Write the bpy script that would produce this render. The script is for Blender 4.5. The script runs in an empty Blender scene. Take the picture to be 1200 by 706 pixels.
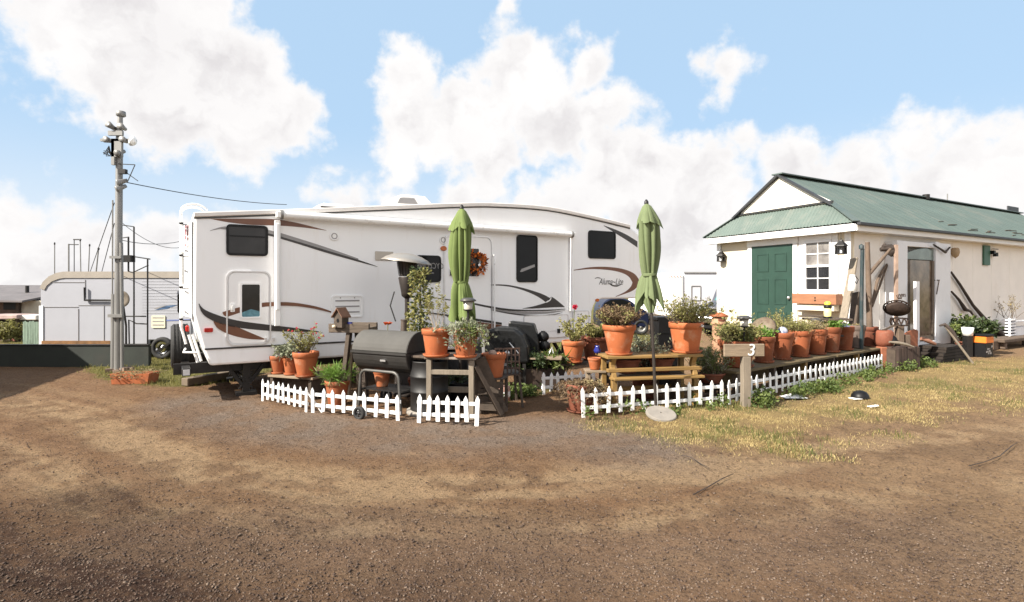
import bpy, math, random
import numpy as np
from mathutils import Vector, Matrix, noise
random.seed(7)
rng = np.random.default_rng(11)
sc = bpy.context.scene
COL = sc.collection
R = math.radians
F, HZ, EYE = 650.0, 336.0, 1.7          # survey of the photograph: focal length, eye level, eye height (m)

def G(u, v, z=0.0):
    """ground point seen at u, v (z = height of the surface)"""
    Y = F*(EYE-z)/(v-HZ)
    return Vector(((u-600)/F*Y, Y, z))
def P(u, v, Y):
    return Vector(((u-600)/F*Y, Y, EYE+(HZ-v)/F*Y))

# ------------------------------------------------------------------ mesh helper
class MB:
    def __init__(s): s.v=[]; s.f=[]; s.mi=[]; s.sm=[]
    def add(s, vs, fs, m=0, smooth=False):
        o=len(s.v); s.v += [tuple(x) for x in vs]
        for f in fs: s.f.append([i+o for i in f]); s.mi.append(m); s.sm.append(smooth)
        return s
    def hexa(s, c, m=0):
        return s.add(c, [(0,3,2,1),(4,5,6,7),(0,1,5,4),(1,2,6,5),(2,3,7,6),(3,0,4,7)], m)
    def box(s, c, d, rz=0, m=0, tilt=None):
        c=Vector(c); a,b,h=d[0]/2,d[1]/2,d[2]/2
        M=Matrix.Rotation(rz,3,'Z')
        if tilt is not None: M = M @ tilt
        return s.hexa([c+M@Vector(p) for p in ((-a,-b,-h),(a,-b,-h),(a,b,-h),(-a,b,-h),(-a,-b,h),(a,-b,h),(a,b,h),(-a,b,h))], m)
    def bar(s, p0, p1, w, h, m=0, up=(0,0,1)):
        p0=Vector(p0); p1=Vector(p1); d=(p1-p0).normalized(); up=Vector(up)
        if abs(d.dot(up))>.98: up=Vector((1,0,0))
        x=d.cross(up).normalized(); y=x.cross(d).normalized()
        x*=w/2; y*=h/2
        return s.hexa([p0-x-y,p0+x-y,p1+x-y,p1-x-y,p0-x+y,p0+x+y,p1+x+y,p1-x+y], m)
    def slab(s, O, U, N, u0,u1,z0,z1,n0,n1, m=0):
        O=Vector(O);U=Vector(U);N=Vector(N);Z=Vector((0,0,1))
        q=lambda a,b,c: O+U*a+Z*b+N*c
        return s.hexa([q(u0,z0,n0),q(u1,z0,n0),q(u1,z0,n1),q(u0,z0,n1),q(u0,z1,n0),q(u1,z1,n0),q(u1,z1,n1),q(u0,z1,n1)], m)
    def tube(s, pts, r, n=8, m=0, caps=True, smooth=True):
        pts=[Vector(p) for p in pts]; k=len(pts)
        rs=r if isinstance(r,(list,tuple)) else [r]*k
        vs=[]; ref=None
        for i,p in enumerate(pts):
            d=(pts[min(i+1,k-1)]-pts[max(i-1,0)])
            if d.length<1e-9: d=Vector((0,0,1))
            d.normalize()
            if ref is None:
                ref=Vector((0,0,1)) if abs(d.z)<.9 else Vector((1,0,0))
            x=ref-d*ref.dot(d)
            if x.length<1e-6: x=d.orthogonal()
            x.normalize(); ref=x; y=d.cross(x)
            for j in range(n):
                a=2*math.pi*j/n
                vs.append(p+(x*math.cos(a)+y*math.sin(a))*rs[i])
        fs=[(i*n+j, i*n+(j+1)%n, (i+1)*n+(j+1)%n, (i+1)*n+j) for i in range(k-1) for j in range(n)]
        s.add(vs,fs,m,smooth)
        if caps: s.add(vs[:n],[tuple(range(n))[::-1]],m); s.add(vs[-n:],[tuple(range(n))],m)
        return s
    def lathe(s, prof, n=28, c=(0,0,0), m=0, smooth=True, M=None, wob=0):
        c=Vector(c); vs=[]
        for r,z in prof:
            for j in range(n):
                a=2*math.pi*j/n; p=Vector((r*math.cos(a), r*math.sin(a), z))
                if M is not None: p=M@p
                vs.append(c+p)
        k=len(prof)
        fs=[(i*n+j, i*n+(j+1)%n, (i+1)*n+(j+1)%n, (i+1)*n+j) for i in range(k-1) for j in range(n)]
        return s.add(vs,fs,m,smooth)
    def prism(s, poly, y0, y1, m=0, O=(0,0,0), U=(1,0,0), N=(0,1,0)):
        O=Vector(O);U=Vector(U);N=Vector(N);Z=Vector((0,0,1)); k=len(poly)
        vs=[O+U*a+Z*b+N*y0 for a,b in poly]+[O+U*a+Z*b+N*y1 for a,b in poly]
        fs=[tuple(range(k)),tuple(range(k,2*k))[::-1]]+[(i,i+k,(i+1)%k+k,(i+1)%k) for i in range(k)]
        return s.add(vs,fs,m)
    def ring(s, pin, pout, y0, y1, m=0, O=(0,0,0), U=(1,0,0), N=(0,1,0)):
        """flat frame between two outlines with the same number of points"""
        O=Vector(O);U=Vector(U);N=Vector(N);Z=Vector((0,0,1)); k=len(pin)
        q=lambda p,y: O+U*p[0]+Z*p[1]+N*y
        vs=[q(p,y0) for p in pin]+[q(p,y0) for p in pout]+[q(p,y1) for p in pin]+[q(p,y1) for p in pout]
        fs=[]
        for i in range(k):
            j=(i+1)%k
            fs += [(i,j,k+j,k+i),(2*k+i,3*k+i,3*k+j,2*k+j),(i,2*k+i,2*k+j,j),(k+i,k+j,3*k+j,3*k+i)]
        return s.add(vs,fs,m)
    def build(s, name, mats, parent=None, loc=(0,0,0), rz=0, bevel=0, seg=1, fix=True):
        me=bpy.data.meshes.new(name); me.from_pydata(s.v,[],s.f)
        if not isinstance(mats,(list,tuple)): mats=[mats]
        for m in mats: me.materials.append(m)
        me.polygons.foreach_set('material_index',s.mi); me.polygons.foreach_set('use_smooth',s.sm)
        me.update()
        if fix:
            import bmesh
            b=bmesh.new(); b.from_mesh(me); bmesh.ops.recalc_face_normals(b,faces=b.faces); b.to_mesh(me); b.free()
        o=bpy.data.objects.new(name,me); COL.objects.link(o); o.location=loc; o.rotation_euler=(0,0,rz)
        if parent is not None: o.parent=parent
        if bevel:
            md=o.modifiers.new('b','BEVEL'); md.width=bevel; md.segments=seg; md.limit_method='ANGLE'; md.angle_limit=R(35)
        return o

def fast_mesh(name, verts, faces, mat, parent=None, attr=None, smooth=False):
    """verts (n,3) array, faces (m,k) array"""
    me=bpy.data.meshes.new(name); n=len(verts); m,k=faces.shape
    me.vertices.add(n); me.vertices.foreach_set('co',np.asarray(verts,np.float32).ravel())
    me.loops.add(m*k); me.loops.foreach_set('vertex_index',faces.astype(np.int32).ravel())
    me.polygons.add(m); me.polygons.foreach_set('loop_start',np.arange(0,m*k,k,dtype=np.int32))
    me.polygons.foreach_set('loop_total',np.full(m,k,np.int32))
    if smooth: me.polygons.foreach_set('use_smooth',np.ones(m,bool))
    for nm,arr in (attr or {}).items():
        a=me.attributes.new(nm,'FLOAT_COLOR','POINT'); a.data.foreach_set('color',np.asarray(arr,np.float32).ravel())
    me.update(); me.validate()
    me.materials.append(mat)
    o=bpy.data.objects.new(name,me); COL.objects.link(o)
    if parent is not None: o.parent=parent
    return o

def thing(name, label, cat, loc=(0,0,0), rz=0, group=None):
    o=bpy.data.objects.new(name,None); COL.objects.link(o); o.empty_display_size=.1
    o.location=loc; o.rotation_euler=(0,0,rz); o['label']=label; o['category']=cat
    if group: o['group']=group
    return o
def tag(o, label, cat, group=None):
    o['label']=label; o['category']=cat
    if group: o['group']=group
    return o
def kind(o,k): o['kind']=k; return o
def dup(root, loc, rz, label, group=None):
    r=root.copy(); COL.objects.link(r); r.location=loc; r.rotation_euler=(0,0,rz); r['label']=label
    if group: r['group']=group
    for ch in list(root.children):
        c=ch.copy(); COL.objects.link(c); c.parent=r
        for g in ch.children:
            d=g.copy(); COL.objects.link(d); d.parent=c
    return r
def spline(pts, n=24):
    pts=[tuple(p) for p in pts]; out=[]; k=len(pts)-1
    for i in range(n+1):
        t=i/n*k; j=min(int(t),k-1); f=t-j
        p0=pts[max(j-1,0)];p1=pts[j];p2=pts[j+1];p3=pts[min(j+2,k)]
        out.append(tuple(.5*((2*b)+(-a+c)*f+(2*a-5*b+4*c-d)*f*f+(-a+3*b-3*c+d)*f**3) for a,b,c,d in zip(p0,p1,p2,p3)))
    return out
def rrect(x0,z0,x1,z1,r,n=5):
    out=[]
    for cx,cz,a0 in ((x1-r,z1-r,0),(x0+r,z1-r,90),(x0+r,z0+r,180),(x1-r,z0+r,270)):
        for i in range(n+1):
            a=R(a0+90*i/n); out.append((cx+r*math.cos(a),cz+r*math.sin(a)))
    return out
def text(body, size, mat, parent, loc, rot, name='lettering', shear=0, extrude=.002, mirror=False, xs=1.0):
    c=bpy.data.curves.new(name,'FONT'); c.body=body; c.size=size; c.shear=shear; c.extrude=extrude; c.align_x='CENTER'; c.align_y='CENTER'
    o=bpy.data.objects.new(name,c); COL.objects.link(o); o.parent=parent; o.location=loc; o.rotation_euler=rot
    o.scale=(-xs if mirror else xs,1,1)
    c.materials.append(mat)
    bpy.context.view_layer.update(); dg=bpy.context.evaluated_depsgraph_get()
    me=bpy.data.meshes.new_from_object(o.evaluated_get(dg)); bpy.data.objects.remove(o)
    q=bpy.data.objects.new(name,me); COL.objects.link(q); q.parent=parent; q.location=loc; q.rotation_euler=rot; q.scale=(-xs if mirror else xs,1,1)
    return q

# ------------------------------------------------------------------ materials
def mat(name, col, rough=.6, var=.18, scale=6, bump=0, bscale=40, metal=0, stain=None, stretch=(1,1,1), rand=0, transl=0, col2=None, detail=6, spec=.5, coat=0):
    dim=lambda q: tuple(x*.80 for x in q) if max(q)<.56 else q
    col=dim(col); col2=dim(col2) if col2 else None
    if stain: stain=stain[:3]+(dim(stain[3]),)
    m=bpy.data.materials.new(name); m.use_nodes=True; nt=m.node_tree; N=nt.nodes; L=nt.links
    b=N['Principled BSDF']; b.inputs['Roughness'].default_value=rough; b.inputs['Metallic'].default_value=metal
    b.inputs['Specular IOR Level'].default_value=spec
    if coat: b.inputs['Coat Weight'].default_value=coat; b.inputs['Coat Roughness'].default_value=.1
    tc=N.new('ShaderNodeTexCoord'); mp=N.new('ShaderNodeMapping'); mp.inputs['Scale'].default_value=stretch
    L.new(tc.outputs['Object'],mp.inputs['Vector'])
    src=mp.outputs['Vector']
    if rand:
        oi=N.new('ShaderNodeObjectInfo'); va=N.new('ShaderNodeVectorMath'); va.operation='SCALE'; va.inputs[0].default_value=(17,23,31)
        L.new(oi.outputs['Random'],va.inputs['Scale']); vb=N.new('ShaderNodeVectorMath'); L.new(src,vb.inputs[0]); L.new(va.outputs[0],vb.inputs[1]); src=vb.outputs[0]
    nz=N.new('ShaderNodeTexNoise'); nz.inputs['Scale'].default_value=scale; nz.inputs['Detail'].default_value=detail; nz.inputs['Roughness'].default_value=.6
    L.new(src,nz.inputs['Vector'])
    mr=N.new('ShaderNodeMapRange'); mr.inputs['From Min'].default_value=.3; mr.inputs['From Max'].default_value=.7
    L.new(nz.outputs['Fac'],mr.inputs['Value'])
    mx=N.new('ShaderNodeMix'); mx.data_type='RGBA'
    c=Vector(col)
    c2=Vector(col2) if col2 else c*(1+var)
    c1=c if col2 else c*(1-var)
    mx.inputs[6].default_value=(*c1,1); mx.inputs[7].default_value=(*c2,1)
    L.new(mr.outputs['Result'],mx.inputs['Factor']); out=mx.outputs[2]
    if stain:
        sc_,th,am,sw=stain
        n2=N.new('ShaderNodeTexNoise'); n2.inputs['Scale'].default_value=sc_; n2.inputs['Detail'].default_value=8; n2.inputs['Roughness'].default_value=.65
        L.new(src,n2.inputs['Vector'])
        r2=N.new('ShaderNodeMapRange'); r2.inputs['From Min'].default_value=th; r2.inputs['From Max'].default_value=th+.15; r2.inputs['To Max'].default_value=am
        L.new(n2.outputs['Fac'],r2.inputs['Value'])
        m2=N.new('ShaderNodeMix'); m2.data_type='RGBA'; m2.inputs[7].default_value=(*sw,1)
        L.new(r2.outputs['Result'],m2.inputs['Factor']); L.new(out,m2.inputs[6]); out=m2.outputs[2]
    if rand:
        hs=N.new('ShaderNodeHueSaturation'); r3=N.new('ShaderNodeMapRange'); r3.inputs['To Min'].default_value=1-rand; r3.inputs['To Max'].default_value=1+rand
        L.new(oi.outputs['Random'],r3.inputs['Value']); L.new(r3.outputs['Result'],hs.inputs['Value']); L.new(out,hs.inputs['Color']); out=hs.outputs['Color']
    L.new(out,b.inputs['Base Color'])
    if bump:
        n4=N.new('ShaderNodeTexNoise'); n4.inputs['Scale'].default_value=bscale; n4.inputs['Detail'].default_value=6; L.new(src,n4.inputs['Vector'])
        bp=N.new('ShaderNodeBump'); bp.inputs['Strength'].default_value=bump; bp.inputs['Distance'].default_value=.01; L.new(n4.outputs['Fac'],bp.inputs['Height']); L.new(bp.outputs['Normal'],b.inputs['Normal'])
    if transl:
        t=N.new('ShaderNodeBsdfTranslucent'); L.new(out,t.inputs['Color']); ms=N.new('ShaderNodeMixShader'); ms.inputs['Fac'].default_value=transl
        L.new(b.outputs[0],ms.inputs[1]); L.new(t.outputs[0],ms.inputs[2]); L.new(ms.outputs[0],N['Material Output'].inputs['Surface'])
    return m

terra_sh=mat('terracotta_shaded',(0.29,0.08,0.028),.78,.2,5,.25,60,stain=(6,.53,.6,(.32,.17,.105)),rand=.26)  # shelf pots: terracotta darkened, the weak grazing light put into the colour
smoked=mat('smoked_glass',(.035,.033,.032),.12,.3,3,spec=.3)
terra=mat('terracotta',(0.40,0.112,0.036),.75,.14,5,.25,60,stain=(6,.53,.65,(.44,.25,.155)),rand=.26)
terra_dk=mat('terracotta_old',(0.2,0.06,0.03),.8,.25,5,.3,60,stain=(9,.55,.5,(.2,.12,.08)),rand=.1)
soil=mat('soil',(.05,.03,.02),.95,.4,30,.6,80)
white_pl=mat('white_plastic',(.80,.80,.79),.45,.03,6,.05,30,stain=(11,.56,.55,(.47,.42,.34)))
gel=mat('white_gelcoat',(0.835,0.84,0.845),.3,.02,1.5,0,stain=(5,.56,.22,(.60,.56,.50)),stretch=(1,1,.12))
gel2=mat('white_panel',(0.84,0.84,0.835),.35,.02,3)
rubberroof=mat('roof_trim',(.70,.67,.64),.5,.06,3,stain=(5,.55,.3,(.45,.4,.36)),stretch=(1,1,3))
alu=mat('aluminium',(.62,.62,.63),.35,.08,8,metal=.8)
galv=mat('galvanised_steel',(0.27,0.265,0.255),.5,.12,6,.05,40,metal=.35,stain=(5,.58,.5,(.17,.135,.11)),stretch=(1,1,.3))
dark_metal=mat('dark_metal',(.02,.018,.017),.5,.3,10,.1,60,metal=.3)
black_pl=mat('black_plastic',(.009,.009,.010),.45,.3,10,spec=.25)
black_fab=mat('black_cover',(.009,.0095,.010),.38,.4,5,.5,12,spec=.35)
rubber=mat('rubber',(.022,.022,.022),.8,.3,12,.3,60)
dglass=mat('dark_glass',(.008,.009,.010),.08,.3,2,spec=.16)
decal_dk=mat('decal_charcoal',(.035,.03,.03),.3,.2,3)
decal_br=mat('decal_brown',(0.15,0.055,0.03),.3,.35,4,col2=(0.22,0.09,0.045))
decal_gy=mat('decal_grey',(.33,.32,.32),.3,.1,4)
amber=mat('amber_lens',(.55,.13,.015),.25,.1,8)
redlens=mat('red_lens',(.5,.02,.015),.2,.1,8)
wood_old=mat('weathered_wood',(.082,.06,.044),.85,.35,7,.5,50,stretch=(1,1,1),stain=(12,.58,.6,(.09,.065,.05)),rand=.15)
wood_x=mat('weathered_plank',(0.145,0.11,0.08),.85,.35,9,.5,40,stretch=(.25,3,3),stain=(6,.58,.5,(.10,.075,.055)),rand=.12)
wood_pale=mat('pale_timber',(0.27,0.205,0.14),.8,.22,9,.4,40,stretch=(.3,3,3),stain=(7,.6,.5,(.22,.16,.11)),rand=.08)
wood_z=mat('pale_post_timber',(0.235,0.195,0.148),.8,.22,9,.4,40,stretch=(3,3,.3),stain=(7,.6,.5,(.2,.16,.12)),rand=.08)
wood_yel=mat('yellow_timber',(0.27,0.16,0.048),.65,.22,8,.3,40,stretch=(.3,3,3),stain=(6,.62,.5,(.25,.15,.06)))
wood_red=mat('red_cedar',(0.34,0.15,0.075),.7,.18,9,.3,40,stretch=(.3,3,3))
drift=mat('driftwood',(0.14,0.098,0.07),.85,.35,8,.6,30,stretch=(1,1,.4),stain=(6,.55,.5,(.22,.165,.125)))
drift_dk=mat('dark_driftwood',(0.055,0.04,0.032),.85,.35,8,.6,30)
green_fab=mat('green_fabric',(0.205,0.275,0.085),.85,.1,5,.25,25,transl=.28)
cream_side=mat('cream_siding_brightened',(0.78,0.74,0.69),.75,.04,2,.05,60,stain=(1.5,.58,.2,(.62,.54,.46)))  # same cream siding, brightened in colour because this wall lies in shade
cream=mat('cream_siding',(0.6,0.53,0.41),.75,.04,2,.05,60,stain=(1.5,.58,.15,(.6,.5,.4)))
trim=mat('white_trim',(.76,.75,.74),.55,.03,3,.03,40)
trim_b=mat('cool_white_paint',(.68,.68,.70),.55,.04,3,.03,40,stain=(5,.62,.3,(.4,.36,.34)))
greendoor=mat('green_paint',(0.022,0.058,0.042),.5,.12,4,.05,30,stain=(9,.6,.25,(.08,.12,.10)))
roofgreen=mat('green_metal_roof',(0.094,0.126,0.113),.45,.10,1.2,.03,30,metal=.1,stain=(1.1,.52,.6,(.15,.16,.14)),stretch=(1,1,1))
gutter=mat('dark_gutter',(.035,.036,.04),.5,.3,4)
steel_b=mat('bbq_steel',(0.04,0.038,0.036),.5,.18,4,.12,60,metal=.25,stain=(6,.55,.35,(.08,.072,.065)))
steel_lid=mat('bbq_lid_paint',(0.095,0.092,0.086),.75,.12,3,.05,60,stain=(5,.56,.5,(.13,.125,.115)),spec=.25)
heater_m=mat('heater_bronze',(.055,.045,.04),.45,.2,6,metal=.5)
heater_r=mat('heater_reflector',(0.42,0.39,0.35),.35,.06,6,metal=.5)
concrete=mat('concrete',(0.27,0.245,0.215),.9,.15,8,.3,60,stain=(10,.58,.4,(.28,.24,.2)))
bronze=mat('rusty_iron',(0.04,0.023,0.016),.7,.4,20,.5,60,metal=.3)
teal=mat('teal_paint',(0.014,0.034,0.04),.6,.3,8,stain=(6,.50,.8,(.10,.09,.085)),stretch=(1,1,.4))
yellow=mat('yellow_paint',(.70,.55,.05),.5,.1,8)
orange=mat('orange_plastic',(0.6,0.16,0.015),.5,.1,8)
bluegl=mat('blue_glaze',(.03,.04,.25),.15,.3,8)
ballgl=mat('mottled_glass',(.12,.16,.32),.12,.5,14,col2=(.55,.55,.6))
dkgreen=mat('dark_green_panel',(0.02,0.026,0.021),.7,.3,2,.1,20,stain=(1.5,.55,.5,(.035,.033,.027)))
rust=mat('rust_strip',(.22,.11,.04),.85,.4,6,.4,30)
van_white=mat('van_white',(.82,.82,.82),.4,.02,2)
van_shaded=mat('van_white_shaded',(.60,.60,.64),.45,.03,2)  # same white body, with the side's shade put into the colour
truck_grey=mat('truck_paint',(0.09,0.095,0.115),.4,.08,3,coat=.15)
chrome=mat('chrome',(.7,.7,.7),.15,.1,5,metal=1)
teal_glass=mat('windscreen',(.10,.22,.23),.05,.2,2)
car_blue=mat('car_blue',(0.006,0.01,0.035),.35,.1,3,spec=.3)
leaf_gr=mat('leaf_green',(0.08,0.13,0.028),.6,0,23,col2=(0.25,0.28,0.08),transl=.35)
leaf_yg=mat('leaf_yellow_green',(0.17,0.19,0.05),.6,0,23,col2=(0.46,0.41,0.15),transl=.35)
leaf_dk=mat('leaf_dark',(.028,.05,.018),.45,0,23,col2=(.07,.10,.03),transl=.25)
leaf_gy=mat('leaf_grey_green',(0.18,0.21,0.12),.7,0,23,col2=(0.4,0.41,0.29),transl=.25)
leaf_br=mat('leaf_brown',(0.13,0.075,0.045),.8,0,23,col2=(0.27,0.19,0.095),transl=.25)
leaf_dry=mat('leaf_straw',(.30,.23,.10),.8,0,23,col2=(.48,.40,.22),transl=.3)
leaf_lime=mat('leaf_lime',(.12,.24,.03),.6,0,23,col2=(.22,.36,.06),transl=.35)
stem_br=mat('stem_brown',(.13,.09,.055),.8,.3,20)
petal_pk=mat('petal_pink',(.62,.05,.10),.6,.2,30,transl=.3)
petal_or=mat('petal_orange',(.55,.12,.012),.7,.4,30,col2=(.75,.22,.03),transl=.2)
petal_rd=mat('petal_red_orange',(.55,.08,.01),.6,.3,30,transl=.2)
print_rd=mat('red_print',(.45,.02,.05),.5,.1,10)
steel_w=mat('window_white_vinyl',(.78,.78,.78),.4,.02,5)
def window_glass():
    return mat('house_window_glass',(.02,.02,.022),.04,.5,1.2,spec=.6)
hglass=window_glass()
# ------------------------------------------------------------------ camera
cd=bpy.data.cameras.new('camera'); cam=bpy.data.objects.new('camera',cd); COL.objects.link(cam)
cam.location=(0,0,EYE); cam.rotation_euler=(R(90),0,0)
cd.sensor_width=36; cd.lens=36*F/1200; cd.shift_y=-(353-HZ)/1200; cd.clip_end=5000; cd.clip_start=.05
sc.camera=cam
# ------------------------------------------------------------------ light
sv=Vector((-.845,-.535,0)).normalized(); EL=R(38)
sdir=Vector((sv.x*math.cos(EL),sv.y*math.cos(EL),math.sin(EL)))
ld=bpy.data.lights.new('sun','SUN'); ld.energy=5.0; ld.angle=R(.5); ld.color=(1,.93,.82)
sun=bpy.data.objects.new('sun',ld); COL.objects.link(sun); sun.rotation_euler=(-sdir).to_track_quat('-Z','Y').to_euler()
sun.location=(-10,-10,20)
w=bpy.data.worlds.new('World'); sc.world=w; w.use_nodes=True
nt=w.node_tree; N=nt.nodes; L=nt.links
bg=N['Background']
sky=N.new('ShaderNodeTexSky'); sky.sky_type='NISHITA'; sky.sun_disc=False; sky.sun_elevation=EL
sky.sun_rotation=math.atan2(sdir.x,sdir.y); sky.air_density=1; sky.dust_density=.6; sky.ozone_density=1.2
SKY_STR=.075
bg.inputs['Strength'].default_value=SKY_STR
tc=N.new('ShaderNodeTexCoord'); D=tc.outputs['Generated']
def ddir(u,v): return Vector(((u-600)/F,1,(HZ-v)/F)).normalized()
def nm(op,a,b=None,c=None):
    n=N.new('ShaderNodeMath'); n.operation=op
    for i,x in enumerate((a,b,c)):
        if x is None: continue
        if isinstance(x,(int,float)): n.inputs[i].default_value=x
        else: L.new(x,n.inputs[i])
    return n.outputs[0]
# billow: warp the lookup direction so that cloud outlines are knobbly
wn=N.new('ShaderNodeTexNoise'); wn.inputs['Scale'].default_value=10; wn.inputs['Detail'].default_value=7; wn.inputs['Roughness'].default_value=.55; L.new(D,wn.inputs['Vector'])
ws=N.new('ShaderNodeVectorMath'); ws.operation='SUBTRACT'; L.new(wn.outputs['Color'],ws.inputs[0]); ws.inputs[1].default_value=(.5,.5,.5)
wm=N.new('ShaderNodeVectorMath'); wm.operation='SCALE'; L.new(ws.outputs[0],wm.inputs[0]); wm.inputs['Scale'].default_value=.15
wa=N.new('ShaderNodeVectorMath'); L.new(D,wa.inputs[0]); L.new(wm.outputs[0],wa.inputs[1]); DW=wa.outputs[0]
blobs=[(60,-25,75),(130,15,95),(190,55,100),(255,95,95),(320,140,62),(200,130,85),(265,165,60),(230,-20,70),(150,90,80),(110,-60,110),(345,150,48),(300,110,60),(60,40,60),(100,80,70),(120,130,50),
 (555,130,62),(705,195,55),(760,190,55),(665,250,60),(480,85,52),(487,140,58),(530,165,60),(597,22,32),(602,80,62),(640,135,72),(682,75,46),(705,128,52),(742,132,30),(575,180,55),(455,110,30),(470,185,40),
 (826,62,26),(850,92,40),(875,88,22),
 (15,250,48),(70,262,50),(130,275,50),(0,320,90),(90,320,90),(190,285,55),(250,290,60),(70,210,10),
 (375,232,22),(410,228,30),(455,222,30),(575,222,38),(630,240,40),(540,235,40),(690,240,38),(470,250,30),
 (760,235,75),(720,205,40),(820,205,60),(860,180,42),(935,200,62),(1005,180,40),(1060,150,36),(1090,165,55),(1150,195,70),(1210,200,80),(830,280,90),(960,280,100),(1100,270,110),(1240,280,110),(1010,215,60),
 (-150,200,120),(-250,60,120),(1400,150,140),(-100,330,140),(1400,330,140)]
field=None
for u,v,r in blobs:
    d0=ddir(u,v); d1=ddir(u+r*.72,v); d2=ddir(u,v-r*.72); rr=((d1-d0).length+(d2-d0).length)/2*1.32
    dn=N.new('ShaderNodeVectorMath'); dn.operation='DISTANCE'; L.new(DW,dn.inputs[0]); dn.inputs[1].default_value=d0
    q=nm('MULTIPLY_ADD',dn.outputs['Value'],-1/rr,1.0)
    q=nm('MULTIPLY',q,rr*9)          # distance inside the edge, so small puffs stay small
    field=q if field is None else nm('SMOOTH_MAX',field,q,.18)
fn=N.new('ShaderNodeTexNoise'); fn.inputs['Scale'].default_value=24; fn.inputs['Detail'].default_value=8; fn.inputs['Roughness'].default_value=.6; L.new(D,fn.inputs['Vector'])
fld=nm('ADD',field,nm('MULTIPLY',nm('SUBTRACT',fn.outputs['Fac'],.5),.6))
mr=N.new('ShaderNodeMapRange'); mr.interpolation_type='SMOOTHSTEP'; mr.inputs['From Min'].default_value=-.03; mr.inputs['From Max'].default_value=.27; L.new(fld,mr.inputs['Value'])
mask=mr.outputs['Result']
# cloud tone: grey folds and bases
tn=N.new('ShaderNodeTexNoise'); tn.inputs['Scale'].default_value=4; tn.inputs['Detail'].default_value=4; tn.inputs['Roughness'].default_value=.5; L.new(DW,tn.inputs['Vector'])
t1=N.new('ShaderNodeMapRange'); t1.inputs['From Min'].default_value=.35; t1.inputs['From Max'].default_value=.62; L.new(tn.outputs['Fac'],t1.inputs['Value'])
thick=N.new('ShaderNodeMapRange'); thick.inputs['From Min'].default_value=.12; thick.inputs['From Max'].default_value=.6; L.new(fld,thick.inputs['Value'])
shade=nm('MULTIPLY',thick.outputs['Result'],nm('SUBTRACT',1.0,t1.outputs['Result']))
cc=N.new('ShaderNodeMix'); cc.data_type='RGBA'
K=1/.1
cc.inputs[6].default_value=(.60*K,.59*K,.585*K,1); cc.inputs[7].default_value=(.465*K,.45*K,.455*K,1)
# folds lit from the sun's side: compare the billow noise here and a little towards the sun
def bil(off):
    q=N.new('ShaderNodeVectorMath'); L.new(DW,q.inputs[0]); q.inputs[1].default_value=off
    n=N.new('ShaderNodeTexNoise'); n.inputs['Scale'].default_value=8.5; n.inputs['Detail'].default_value=6; n.inputs['Roughness'].default_value=.55; L.new(q.outputs[0],n.inputs['Vector']); return n.outputs['Fac']
rel=nm('SUBTRACT',bil((0,0,0)),bil((-.035,-.01,.035)))
relm=N.new('ShaderNodeMapRange'); relm.inputs['From Min'].default_value=.09; relm.inputs['From Max'].default_value=-.13; L.new(rel,relm.inputs['Value'])
shade=nm('MULTIPLY',thick.outputs['Result'],nm('ADD',nm('MULTIPLY',relm.outputs['Result'],.75),nm('MULTIPLY',nm('SUBTRACT',1.0,t1.outputs['Result']),.35)))
shade=nm('MINIMUM',shade,1.0)
L.new(shade,cc.inputs['Factor'])
# pale blue of the clear part: the Nishita sky seen through bright thin haze
hz=N.new('ShaderNodeMix'); hz.data_type='RGBA'; hz.inputs['Factor'].default_value=.42
L.new(sky.outputs['Color'],hz.inputs[6]); hz.inputs[7].default_value=(.30*K,.425*K,.565*K,1)
# haze only over the sunlit half of the sky the clouds stand in (towards +Y); overhead and behind stays clear
sx=N.new('ShaderNodeSeparateXYZ'); L.new(D,sx.inputs[0])
fr=N.new('ShaderNodeMapRange'); fr.interpolation_type='SMOOTHSTEP'; fr.inputs['From Min'].default_value=.1; fr.inputs['From Max'].default_value=.5; fr.inputs['To Max'].default_value=.88; L.new(sx.outputs['Y'],fr.inputs['Value'])
L.new(fr.outputs['Result'],hz.inputs['Factor'])
# broken cloud fills the rest of the sky, behind the camera
bn=N.new('ShaderNodeTexNoise'); bn.inputs['Scale'].default_value=2.2; bn.inputs['Detail'].default_value=7; L.new(D,bn.inputs['Vector'])
bm=N.new('ShaderNodeMapRange'); bm.interpolation_type='SMOOTHSTEP'; bm.inputs['From Min'].default_value=.40; bm.inputs['From Max'].default_value=.52; L.new(bn.outputs['Fac'],bm.inputs['Value'])
bk=N.new('ShaderNodeMapRange'); bk.interpolation_type='SMOOTHSTEP'; bk.inputs['From Min'].default_value=.15; bk.inputs['From Max'].default_value=-.15; L.new(sx.outputs['Y'],bk.inputs['Value'])
mask=nm('MAXIMUM',mask,nm('MULTIPLY',bm.outputs['Result'],bk.outputs['Result']))
# whitening towards the horizon
hw_=N.new('ShaderNodeMapRange'); hw_.interpolation_type='SMOOTHSTEP'; hw_.inputs['From Min'].default_value=.28; hw_.inputs['From Max'].default_value=.0; hw_.inputs['To Max'].default_value=.75; L.new(sx.outputs['Z'],hw_.inputs['Value'])
hh=N.new('ShaderNodeMix'); hh.data_type='RGBA'; L.new(hw_.outputs['Result'],hh.inputs['Factor']); L.new(hz.outputs[2],hh.inputs[6]); hh.inputs[7].default_value=(.54*K,.56*K,.58*K,1)
mx=N.new('ShaderNodeMix'); mx.data_type='RGBA'; L.new(mask,mx.inputs['Factor']); L.new(hh.outputs[2],mx.inputs[6])
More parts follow.
